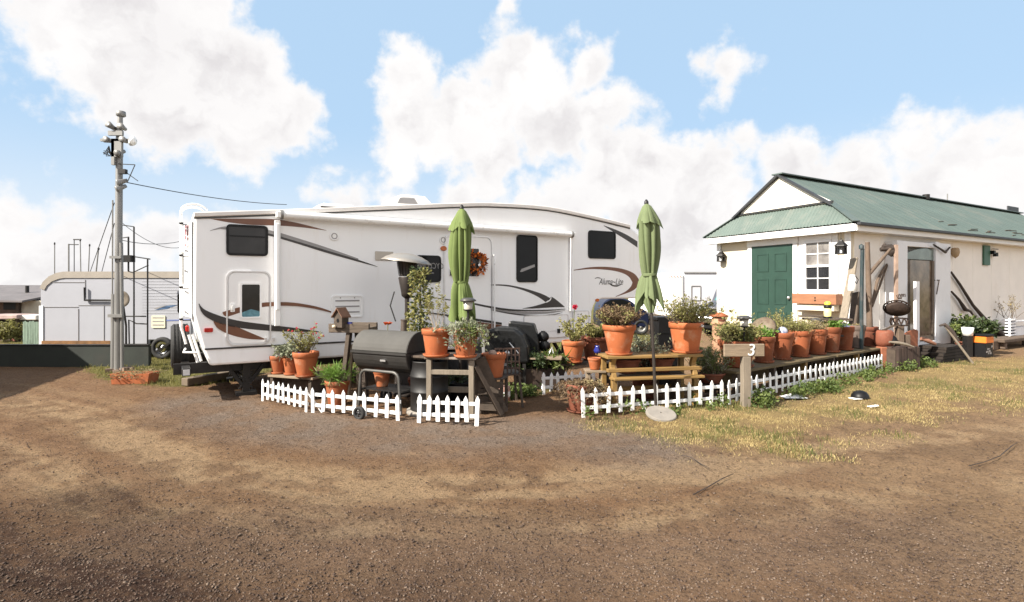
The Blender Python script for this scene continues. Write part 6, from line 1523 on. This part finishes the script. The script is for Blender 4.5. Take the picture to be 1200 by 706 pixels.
# weeds
weeds=MB()
for (u0,v0),(u1,v1),n_ in (((884,474),(900,471),16),((925,466),(975,455),30),((985,452),(1036,436),24),((1042,437),(1085,428),26),((690,490),(850,476),9),((575,468),(630,462),26)):
    a_,b_=G(u0,v0),G(u1,v1)
    for i in range(n_):
        c_=a_.lerp(b_,random.random())+Vector((random.gauss(0,.05),random.gauss(-.06,.10),0)); r_=random.uniform(.05,.13); hh_=random.uniform(.06,.22)
        for k in range(34):
            d_=Vector((random.gauss(0,1),random.gauss(0,1),random.gauss(.7,.5))); leafs(weeds,c_+Vector((random.gauss(0,r_*.6),random.gauss(0,r_*.6),random.random()*hh_)),d_,random.uniform(.03,.07),.018)
o=weeds.build('weeds',mat('weed_green',(.055,.10,.02),.6,0,5,col2=(.20,.25,.06),transl=.35),fix=False); kind(o,'stuff')
# litter on the grass
p=G(930,467); o=thing('white_cloth','crumpled white cloth lying in weeds by the picket fence','cloth',p)
m=MB(); vs=[];n=9
for i in range(n):
    for j in range(n): vs.append(((i/(n-1)-.5)*.34,(j/(n-1)-.5)*.2,.02+.07*random.random()*math.sin(math.pi*i/(n-1))*math.sin(math.pi*j/(n-1))))
m.add(vs,[(i*n+j,i*n+j+1,(i+1)*n+j+1,(i+1)*n+j) for i in range(n-1) for j in range(n-1)],0,True).build('cloth_sheet',white_pl,o,fix=False)
p=G(1008,467); o=thing('black_hat','upturned black bowl shaped cap on a white scrap in dry grass','cap',p,R(10)); o.scale=(.78,.78,.8); MB().lathe([(.16,.01),(.155,.06),(.11,.12),(.05,.145),(.001,.15)],20).build('crown',black_pl,o); MB().box((-.12,-.06,.015),(.26,.16,.012)).build('scrap',white_pl,o)
p=G(1022,478); o=thing('paper_scrap','small pale paper scrap lying in the dry grass','scrap',p); MB().box((0,0,.02),(.12,.06,.01),rz=.4).box((.08,.03,.025),(.05,.05,.01),rz=1).build('paper',white_pl,o)
def twig(label,pts): 
    p0=G(*pts[0]); o=thing('fallen_twig',label,'twig',p0,0,'fallen twigs on the dirt'); MB().tube([G(*q)-p0+Vector((0,0,.014+.01*(i%2))) for i,q in enumerate(pts)],[.0045]*(len(pts)-1)+[.002],5).build('branch',drift_dk,o)
twig('long curved dark twig on bare dirt beyond the dry grass',[(1135,548),(1155,544),(1172,536),(1185,526),(1192,520)])
twig('pale crooked twig on the dirt below the parasol weight',[(798,535),(810,539),(822,546),(832,552)])
twig('thin dark twig curving along the wheel track',[(812,582),(830,574),(846,563),(860,558)])
# ------------------------------------------------------------------ behind the camper on the far side: utility pole, trailer, wall
up=G(140,437); Yp=up.y
o=thing('utility_pole','tall grey steel utility pole crowded with floodlights and brackets','utility pole',up)
pz=lambda v: zz(v,Yp)
MB().tube([(-.03,0,0),(-.02,0,2),(.0,0,pz(160)),(.02,0,pz(133))],[.07,.066,.06,.04],14).build('shaft',galv,o)
MB().tube([(.09,-.05,.0),(.085,-.05,1.2),(.07,-.05,pz(285))],.032,8).tube([(-.12,0,.0),(-.11,0,pz(345))],.05,8).tube([(-.13,-.02,.15),(-.12,-.02,pz(235))],.015,6).build('conduit',galv,o)
MB().lathe([(.06,pz(137)),(.085,pz(136)),(.08,pz(131)),(.001,pz(130))],12,c=(.03,0,0)).build('pole_cap',galv,o)
def flood(du,v,a,b):
    x=du*Yp/F; m=MB(); c=Vector((x,-.08,pz(v))); M=Matrix.Rotation(b,3,'Y')@Matrix.Rotation(a,3,'X')
    m.lathe([(.001,-.10),(.035,-.10),(.045,-.02),(.062,.07),(.065,.085),(.001,.085)],14,c=c,M=M); f=m.build('floodlight',galv,o)
    MB().bar((0,0,c.z-.02),c,.03,.03).build('lamp_bracket',dark_metal,f)
flood(-6,150,R(70),R(-25)); flood(7,151,R(80),R(70)); flood(-9,166,R(80),R(-90)); flood(9,166,R(80),R(90)); flood(4,180,R(120),R(30)); flood(6,214,R(140),R(60)); flood(5,221,R(140),R(50))
m=MB().box((-.02,-.10,pz(166)),(.55,.04,.05)).box((0,-.1,pz(158)),(.28,.05,.09)).box((.02,-.09,pz(175)),(.20,.06,.35)).box((-.05,-.09,pz(180)),(.06,.06,.5)); m.build('crossarm',galv,o)
m=MB()
for i in range(14): m.tube([(-.17,-.05,pz(172)),(-.15+random.uniform(-.14,.06),-.05,pz(181)+random.uniform(-.06,.08)),(-.2+random.uniform(-.1,.14),-.05,pz(182)+random.uniform(-.08,.08))],.008,4)
m.build('cable_tangle',dark_metal,o)
m=MB().lathe([(.001,-.01),(.07,-.03),(.10,-.08),(.085,-.08),(.05,-.03),(.001,.0)],14,c=(.36,-.05,pz(168)),M=Matrix.Rotation(R(110),3,'Y')); m.bar((0,-.06,pz(167)),(.34,-.05,pz(167)),.02,.02); m.build('reflector_lamp',white_pl,o)
m=MB().bar((0,-.05,pz(193)),(.34,-.05,pz(194)),.015,.015).bar((.34,-.05,pz(194)),(.20,-.05,pz(213)),.012,.012).box((.10,-.05,pz(202)),(.14,.08,.09)).bar((.1,-.05,pz(200)),(.4,-.05,pz(213)),.012,.012); m.build('strut',dark_metal,o)
MB().box((.0,-.10,pz(302)),(.22,.05,.05)).build('clamp',galv,o); MB().box((0,-.1,pz(370)),(.28,.06,.06)).build('clamp',galv,o)
m=MB()
for i in range(18): a=random.uniform(0,6.28); r=random.uniform(.05,.22); m.box((r*math.cos(a),r*math.sin(a)*.6,.03+random.uniform(0,.05)),(random.uniform(.06,.16),.08,.07),rz=a)
m.build('base_rubble',mat('rubble',(.22,.15,.11),.9,.4,8),o)
# overhead wire from the pole
a=Vector((up.x+.05,Yp-.05,pz(213))); b=P(336,240,17); 
o=thing('overhead_wire','thin grey overhead wire running from the utility pole behind the camper','wire',a); MB().tube([(b-a)*t+Vector((0,0,-.35*t*(1-t)*1.0)) for t in np.linspace(0,1,14)],.009,4).build('strand',dark_metal,o)
for i,(u,v,YY,lab) in enumerate(((75,335,15,'guy wire slanting from the utility pole to behind the white trailer'),(118,320,13.3,'second guy wire slanting close beside the utility pole'))):
    a=Vector((up.x-.1,Yp,pz(238 if i==0 else 262))); b=P(100 if i==0 else 119,v,YY); o=thing('guy_wire',lab,'wire',a); MB().tube([(b-a)*t for t in (0,.5,1)],.008,4).build('strand',dark_metal,o)
for i,(u0,v0,u1,v1,lab) in enumerate(((139,258,213,290,'slack thin wire crossing towards the camper ladder'),(139,281,240,272,'faint high wire running level behind the camper'))):
    a=P(u0,v0,Yp); b=P(u1,v1,16); o=thing('slack_wire',lab,'wire',a); MB().tube([(b-a)*t+Vector((0,0,-.4*4*t*(1-t)*.5)) for t in np.linspace(0,1,10)],.007,4).build('strand',dark_metal,o)
# planter trough at the pole foot
p=G(153,450); o=thing('orange_trough','weathered orange brown trough of dry grass at the foot of the pole','trough',(p.x,p.y+.12,0),R(3))
m=MB(); m.prism([(-.30,.0),(.30,.0),(.33,.18),(-.33,.18)],-.16,-.14).prism([(-.30,.0),(.30,.0),(.33,.18),(-.33,.18)],.14,.16).box((-.30,0,.09),(.03,.28,.18)).box((.30,0,.09),(.03,.28,.18)).box((0,0,.03),(.6,.28,.04)); m.build('trough_body',mat('rusty_orange',(.36,.10,.03),.85,.35,7,.4,30,stain=(6,.55,.6,(.2,.1,.06))),o)
bush(o,(0,0,.10),.12,.34,60,6,.05,leaf_dry,ratio=.12,r0=.14)
# timber sleeper
a=G(216,453); b=G(300,438); o=thing('timber_sleeper','grey timber sleeper lying on the lawn behind the camper','timber',a); d=b-a
MB().bar((0,0,.07),d+Vector((0,0,.07)),.16,.13).build('beam',mat('grey_sleeper',(.17,.13,.09),.85,.25,6,.4,40),o,bevel=.01)
# dark green low wall
wY=11.75; o=thing('low_wall','low dark green board wall standing before the white trailer','low wall',(P(60,0,wY).x,wY,0))
x1=P(175,0,wY).x-o.location.x; h=zz(405,wY)
MB().box(((x1-6)/2,0,h/2),(x1+6,.06,h)).build('board',dkgreen,o); MB().box(((x1-6)/2,0,h+.012),(x1+6,.10,.02)).build('top_rail',dark_metal,o)
for i in range(6): MB().box((x1-.05-i*1.3,.06,h/2),(.07,.06,h-.02)).build('post',dark_metal,o)
# white travel trailer behind the wall
TY=13.0; xl=P(47,0,TY).x; TL=5.6; zb=.44; zt_=zz(319,TY)
o=thing('travel_trailer','white travel trailer with rounded front roof and pale beige roof band behind the pole','trailer',(xl,TY,0),0)
poly=[(.04,zb-.32),(TL,zb),(TL,zt_)]+[(.62-.62*math.sin(R(a)),zt_-.48+.48*math.cos(R(a))) for a in (10,25,40,55,70,82)]+[(.0,zt_-.60)]
poly[0]=(.03,.25)
poly=[(.03,zz(404,TY)),(2.55,zz(404,TY)),(2.56,zb),(TL,zb),(TL,zt_)]+[(.62-.62*math.sin(R(a)),zt_-.48+.48*math.cos(R(a))) for a in (10,25,40,55,70,82)]+[(.0,zt_-.62)]
MB().prism(poly,0,2.3).build('body',mat('trailer_white_shaded',(.42,.43,.475),.5,.03,3),o,bevel=.02)  # white body toned lavender grey, its shade put into the colour
top_=[(TL,zt_+.012)]+[(.62-.63*math.sin(R(a)),zt_-.48+.492*math.cos(R(a))) for a in (5,20,40,60,78)]
MB().prism(top_+[(.62-.52*math.sin(R(a)),zt_-.50+.36*math.cos(R(a))) for a in (78,60,40,20,5)]+[(TL,zt_-.14)],-.02,.0).build('roof_band',mat('beige_band',(.36,.32,.27),.6,.1,4),o)
MB().box((.035,-.012,.75),(.09,.02,1.0)).build('front_trim',van_white,o)
m=MB()
tv=lambda v: zz(v,TY)
tx=lambda u: P(u,0,TY).x-xl
for u,v0,v1 in ((92,362,403),(100,328,350),(122,357,402)): m.box((tx(u),-.006,(tv(v0)+tv(v1))/2),(.012,.01,abs(tv(v0)-tv(v1))))
for u0,u1,v in ((50,92,360),(92,135,358),(60,100,331)): m.box(((tx(u0)+tx(u1))/2,-.006,tv(v)),(tx(u1)-tx(u0),.01,.012))
m.build('panel_seam',decal_gy,o)
MB().tube([(tx(101),-.05,tv(337)),(tx(101),-.05,tv(352)),(tx(135),-.05,tv(352))],.022,6).build('pipe',dark_metal,o)
MB().box(((tx(50)+tx(130))/2,-.02,tv(402)),(tx(130)-tx(50),.03,.10)).build('rust_strip',rust,o)
f=MB().prism(rrect(tx(178),tv(384.5),tx(194),tv(370),.02),-.02,0).build('louvre_vent',mat('cream_vent',(.62,.58,.45),.5,.05,5),o)
m=MB()
for i in range(3): m.box(((tx(178)+tx(194))/2,-.021,tv(381-i*4.2)),(tx(194)-tx(178)-.06,.004,.025))
m.build('slot',decal_gy,f)
MB().prism([(tx(181),tv(364)),(tx(195),tv(358.5)),(tx(208),tv(357.5)),(tx(196),tv(362))],-.006,-.001).build('swoosh',mat('swoosh_blue',(.08,.14,.25),.4,.3,4),o)
MB().prism([(tx(180),tv(361)),(tx(190),tv(359)),(tx(196),tv(358)),(tx(184),tv(362.5))],-.009,-.006).build('swoosh',decal_gy,o)
MB().prism([(tx(195),tv(376.5)),(tx(225),tv(375.5)),(tx(225),tv(374.3)),(tx(195),tv(375))],-.006,-.001).build('stripe',mat('stripe_blue',(.16,.2,.42),.4,.2,4),o)
m=MB()
for i in range(12): m.box((tx(196),-.003,tv(330+i*3.4)),(tx(225)-tx(166),.006,.008))
m.build('siding_line',mat('siding_grey',(.5,.51,.55),.4,.03,3),o)
rv_w=MB().ring(rrect(tx(209.5),tv(366),tx(222),tv(346),.05),rrect(tx(208.5),tv(367.5),tx(223),tv(344.5),.06),-.02,0).build('window',black_pl,o); MB().prism(rrect(tx(209.5),tv(366),tx(222),tv(346),.05),-.008,-.001).build('glass',dglass,rv_w)
# wheel arch and wheel of the trailer
MB().prism([(tx(174),tv(397.5)),(tx(213),tv(397.5)),(tx(210),tv(417)),(tx(178),tv(417))],.05,.07).build('wheel_well',black_pl,o)
wheel('wheel',o,(tx(191),-.0+.02,.26),True,.26,.18,chrome)
MB().box((tx(193),.3,tv(397.5)+.0),(.9,.4,.02)).bar((tx(186),-.1,tv(412)),(tx(207),-.1,tv(399)),.05,.05).build('axle_frame',dark_metal,o)
# pipe rack in front of the trailer with satellite dish
RY=12.4; rx=lambda u: P(u,0,RY).x; rzv=lambda v: zz(v,RY)
o=thing('pipe_rack','grey pipe frame standing beside the utility pole','pipe rack',(rx(157),RY,0)); X0=rx(157); m=MB()
m.tube([(0,0,0),(0,0,rzv(266))],.018,6).tube([(rx(173)-X0,0,0),(rx(173)-X0,0,rzv(304))],.018,6).tube([(rx(143)-X0,0,rzv(264)),(0,0,rzv(266))],.012,5).tube([(0,0,rzv(301)),(rx(176)-X0,0,rzv(304))],.014,5).tube([(rx(144)-X0,0,rzv(371)),(rx(171)-X0,0,rzv(371))],.016,5).tube([(rx(152)-X0,0,0),(rx(151)-X0,0,rzv(375)),(rx(160)-X0,0,rzv(379.5)),(rx(173)-X0,0,rzv(380))],.016,5).tube([(rx(150.5)-X0,0,rzv(278)),(rx(150.5)-X0,0,rzv(318))],.02,6)
m.tube([(rx(144)-X0,0,rzv(279)),(rx(151)-X0,0,rzv(278))],.012,5).tube([(0,0,rzv(319)),(rx(174)-X0,0,rzv(311))],.012,5).tube([(rx(150)-X0,0,rzv(318)),(rx(156)-X0,0,rzv(320))],.012,5)
m.build('pipes',dark_metal,o); MB().box((rx(150)-X0,-.03,rzv(303.5)),(.26,.16,.15)).build('junction_box',dark_metal,o)
o=thing('satellite_dish','round mottled beige satellite dish beside the utility pole','satellite dish',(rx(152.5),RY-.25,rzv(350))); 
MB().lathe([(.001,-.02),(.10,-.01),(.185,.03),(.18,.04),(.10,.0),(.001,-.005)],24,M=Matrix.Rotation(R(95),3,'X')).build('dish_body',mat('mottled_beige',(.24,.20,.155),.8,.4,9,.3,30,col2=(.14,.115,.09)),o); MB().bar((0,.03,-.15),(0,.12,-.6),.03,.03).bar((0,.12,-.6),(0,.12,-1.3),.03,.03).build('mount',dark_metal,o)
# antenna masts beyond the trailer
for u0,v0,u1,v1,r,lab in ((64,285,64,330,.014,'short thin mast farthest along the trailer roof'),(80.5,286,80.5,325,.022,'thick mast carrying a flat crossbar above the trailer roof'),(94,281,96,322,.015,'slightly leaning mast under the end of the crossbar'),(105,287,100,322,.015,'thin mast leaning beside the crossbar'),(115.5,291,104,325,.02,'strongly leaning mast nearest the utility pole')):
    a=P(u0,v0,16.5); b=P(u1,v1,16.5); b.z=0; o=thing('antenna_mast',lab,'mast',b,0,'antenna masts behind the white trailer'); MB().tube([(0,0,0),a-b],r,6).build('shaft',galv,o)
    if u0==80.5: 
        MB().tube([a-b+Vector((0,0,-.02)),P(92,287,16.5)-b],.015,5).tube([P(86,281,16.5)-b,P(95,281,16.5)-b],.02,5).tube([P(87,281,16.5)-b,P(87,325,16.5)-b],.012,5).build('crossbar',dark_metal,o)
    else: MB().lathe([(r*1.3,-.05),(r*1.5,0),(.001,.03)],8,c=a-b).build('mast_tip',dark_metal,o)
# cluttered shed at the far side
SY=19; sx_=lambda u: P(u,0,SY).x; sz_=lambda v: zz(v,SY)
o=thing('far_shed','old open fronted shed with low grey roof beyond the trailer','shed',(sx_(0),SY,0))
X0=sx_(0)
MB().hexa([Vector(q) for q in ((-4,-.6,sz_(352)),(sx_(44)-X0,-.6,sz_(354)),(sx_(44)-X0,3,sz_(336)),(-4,3,sz_(336)),(-4,-.6,sz_(350)),(sx_(44)-X0,-.6,sz_(352)),(sx_(44)-X0,3,sz_(334)),(-4,3,sz_(334)))]).build('roof',mat('shed_roof',(.15,.135,.135),.7,.2,3),o)
MB().box((-1.6,1.5,sz_(352)/2),(5.6,3,sz_(352))).build('wall',mat('shed_brown',(.16,.11,.085),.85,.5,2),o)
MB().box((sx_(36)-X0,.9,sz_(352)/2),(.9,1.9,sz_(353))).build('wall',mat('shed_pale',(.55,.52,.43),.8,.2,3),o)
m=MB().box((sx_(13)-X0,-.03,sz_(359)),(.42,.06,.24)); m.build('window',black_pl,o)
MB().box((sx_(25)-X0,-.1,sz_(352)/2),(.1,.12,sz_(352))).build('post',wood_old,o)
MB().tube([(sx_(2)-X0,1,sz_(345)),(sx_(2)-X0,1,sz_(335))],.06,6).build('flue',dark_metal,o)
for u,v,w_,h_,d_,cl,lab,cat in ((13,371,1.1,.14,.8,(.45,.33,.30),'pinkish tarpaulin covered table in the far shed yard','covered table'),(20,395,1.0,.75,.4,(.62,.52,.42),'pale board with a faded red patch leaning in the far yard','board'),(33,372,.95,.16,.5,(.60,.57,.53),'white boxy bundle on the rack in the far yard','bundle'),(4,404,1.4,.14,.5,(.55,.55,.6),'white and blue kayak shape low on the ground in the far yard','boat')):
    p=P(u,v,17.6); q_=thing(cat.replace(' ','_'),lab,cat,(p.x,17.6,0)); 
    mm=mat('yard_'+cat.replace(' ','_'),cl,.8,.3,3)
    m=MB(); m.box((0,0,p.z),(w_,d_,h_)); m.build('top' if cat!='boat' else 'hull',mm,q_,bevel=.03,seg=2)
    if cat in('covered table','bundle'):
        for x in (-w_*.4,w_*.4): MB().box((x,0,(p.z-h_/2)/2),(.07,d_*.8,p.z-h_/2)).build('leg',wood_old,q_)
        MB().box((0,0,(p.z-h_/2)*.6),(w_*.95,d_*.7,(p.z-h_/2)*.5)).build('stored_goods',mat('dark_goods_'+cat.replace(' ','_'),(.06,.045,.045),.9,.7,4),q_)
    if cat=='board': MB().prism([(.15*math.cos(.5*i)+.12,p.z-.05+.16*math.sin(.5*i)) for i in range(12)],-d_/2-.012,-d_/2-.004).build('red_patch',mat('faded_red',(.42,.16,.12),.8,.3,5),q_); MB().box((0,0,(p.z-h_/2)/2),(w_*.8,.1,max(.02,p.z-h_/2))).build('prop',wood_old,q_)
    if cat=='boat': MB().box((-.1,-d_/2-.004,p.z-.02),(w_*.6,.01,.05)).build('blue_stripe',mat('boat_blue',(.05,.1,.4),.5),q_); MB().box((0,0,(p.z-h_/2)/2),(w_*.5,.3,max(.02,p.z-h_/2))).build('cradle',wood_old,q_)
p=P(10,396,17.0); o=thing('garden_shrub','pale yellow green shrub growing in the far yard','shrub',(p.x,17,0)); bush(o,(0,0,0),.75,.3,40,20,.09,leaf_yg,ratio=.3,start=.1,r0=.12)
fp=P(27,0,16.2); fp1=P(47.5,0,16.2)
o=thing('green_board_fence','weathered pale green board fence beside the white trailer front','fence',(fp.x,16.2,0)); n=11; zt_=zz(377,16.2)
mg=mat('pale_green_board',(.22,.30,.235),.8,.25,4,.2,20,rand=.15)
for i in range(n):
    MB().box(((fp1.x-fp.x)*(i+.5)/n,0,zt_/2+random.uniform(-.02,.02)),((fp1.x-fp.x)/n-.012,.025,zt_)).build('board',mg,o)
MB().box(((fp1.x-fp.x)/2,.03,zt_*.75),(fp1.x-fp.x,.03,.07)).box(((fp1.x-fp.x)/2,.03,zt_*.25),(fp1.x-fp.x,.03,.07)).build('rail',mg,o)
# building out of frame whose shade falls across the yard entrance
o=thing('barn','plain timber barn standing beyond the yard entrance beside the dirt track','barn',(-12.7,3.78,0),R(18.9))
MB().box((0,0,1.45),(4.6,12,2.9)).build('wall',wood_x,o); MB().prism([(-2.6,2.9),(2.6,2.9),(0,3.7)],-6.2,6.1).build('roof',galv,o); MB().slab((2.3,0,0),(0,1,0),(1,0,0),-1,1,0,2.2,.003,.05).build('door',wood_old,o)
# ------------------------------------------------------------------ between camper and house
VY=22; vp=P(801,0,VY); o=thing('white_box_trailer','plain white enclosed trailer with grey shaded side behind the patio','trailer',(vp.x,VY,0),R(4))
zt_=zz(320,VY); zb=zz(371,VY)
MB().box((2.3,1.1,(zt_+zb)/2),(4.6,2.3,zt_-zb)).build('body',van_shaded,o,bevel=.02)
MB().box((-.35,1.0,(zt_+zb)/2-.02),(.70,2.2,zt_-zb)).build('nose',van_white,o,bevel=.10,seg=3)
MB().box((2.3,-.06,zt_+.01),(4.62,.05,.05)).build('edge_rail',decal_gy,o)
m=MB().ring(rrect(.32,zz(352,VY),.66,zz(336,VY),.03),rrect(.29,zz(353,VY),.69,zz(335,VY),.04),-.066,-.051); m.build('side_window',galv,o)
for x in (.9,3.2): wheel('wheel',o,(x,.15,.33),True,.33,.2)
m=MB()
for i in range(5): m.box((-.66+.12*i,-.125,zt_-.14),(.05,.012,.025))
m.build('clearance_lamp',amber,o)
vp2=P(758,0,23); o=thing('white_motorhome','white rounded vehicle roof seen past the camper nose','vehicle',(vp2.x,23.2,0),R(10))
MB().prism([(0,.45),(2.2,.45),(2.2,zz(322,23.5)),(1.6,zz(319,23.5)),(.3,zz(326,23.5)),(0,zz(338,23.5))],0,2).build('body',van_white,o,bevel=.12,seg=3); 
for x in (.45,1.8): wheel('wheel',o,(x,.12,.33),True,.33,.2)
MB().box((1.1,-.012,zz(349,23.5)),(1.2,.02,.35)).build('window',dglass,o)
m=MB()
MB().box((1.0,-.02,.6),(2.0,.03,.12)).build('bumper',decal_gy,o)
# pickup truck nosing out behind the house corner
KY=18.8; kp=P(818,0,19.2); o=thing('pickup_truck','dark grey pickup truck with chrome bumper nosing out behind the house corner','truck',(kp.x+1.46,19.2-1.22,0),R(50))
kz=lambda v: zz(v,KY)
# local x = along the truck from nose to tail, y = across, away from camera
hood=[(0,kz(375)),(0,kz(361)),(.15,kz(357.5)),(1.1,kz(354.5)),(1.15,kz(375))]
MB().prism(hood,0,1.9).build('hood',truck_grey,o,bevel=.06,seg=3)
cab=[(1.05,kz(380)),(1.05,kz(355)),(1.75,kz(332)),(3.3,kz(331)),(3.7,kz(352)),(3.7,kz(380))]
MB().prism(cab,.05,1.85).build('cab',truck_grey,o,bevel=.06,seg=2)
MB().add([Vector(q) for q in ((1.13,.16,kz(353.5)),(1.13,1.74,kz(353.5)),(1.73,1.62,kz(334)),(1.73,.28,kz(334)))],[(0,1,2,3)]).build('windscreen',teal_glass,o,fix=False).location=(-.035,0,.01)
MB().prism([(1.35,kz(354)),(1.85,kz(336)),(2.5,kz(336)),(2.5,kz(354))],.035,.05).build('side_glass',teal_glass,o)
MB().box((-.04,.95,kz(366)),(.08,1.7,.16)).build('grille',black_pl,o); m=MB()
for v in (362.5,369): m.box((-.06,.95,kz(v)),(.08,1.8,.045))
m.build('chrome_trim',chrome,o)
MB().box((-.14,.95,kz(375)),(.20,2.0,.20)).build('bumper',chrome,o,bevel=.03,seg=2); MB().box((-.06,.95,kz(383)),(.1,1.8,.12)).build('valance',black_pl,o)
for y in (.18,1.72): MB().box((-.02,y,kz(366)),(.1,.26,.16)).build('headlight',trim,o,bevel=.02)
MB().box((2.2,.95,kz(384)),(4.4,1.7,.3)).build('chassis',black_pl,o); MB().box((4.6,.95,kz(372)),(1.9,1.86,.55)).build('bed',truck_grey,o,bevel=.04)
for x in (.75,4.6):
    for y in (.1,1.8): wheel('wheel',o,(x,y,.36),True,.36,.24)
m=MB().lathe([(.001,-.05),(.10,-.04),(.11,.02),(.001,.05)],12,c=(1.15,-.14,kz(352)),M=Matrix.Rotation(R(90),3,'Y')); m.bar((1.2,.1,kz(356)),(1.15,-.1,kz(353)),.03,.03); m.build('side_mirror',black_pl,o)
# dark blue car seen beneath the camper nose
CY=19.5; cp=P(703,0,CY); o=thing('blue_car','dark blue car parked far behind beneath the camper nose','car',(cp.x,CY,0),0)
cz=lambda v: zz(v,CY)
sil=spline([(0.0,cz(376)),(.03,cz(364)),(.12,cz(356)),(.35,cz(350.5)),(.8,cz(350)),(1.1,cz(353)),(1.35,cz(360)),(1.6,cz(364)),(1.75,cz(372)),(1.75,cz(378))],24)
MB().prism(sil+[(1.7,.25),(.05,.25)],0,1.7).build('body',car_blue,o,bevel=.06,seg=2)
MB().prism([(.03,cz(374)),(.06,cz(363)),(.15,cz(355.5)),(.38,cz(351.5)),(.8,cz(351)),(1.02,cz(354)),(1.20,cz(361)),(1.20,cz(374))],-.012,.0).build('window',dglass,o)
for x in (.35,1.45): wheel('wheel',o,(x,.08,.27),True,.27,.18)
for y in (.2,1.4): MB().box((1.745,y,cz(368)),(.04,.25,.10)).build('headlight',chrome,o)
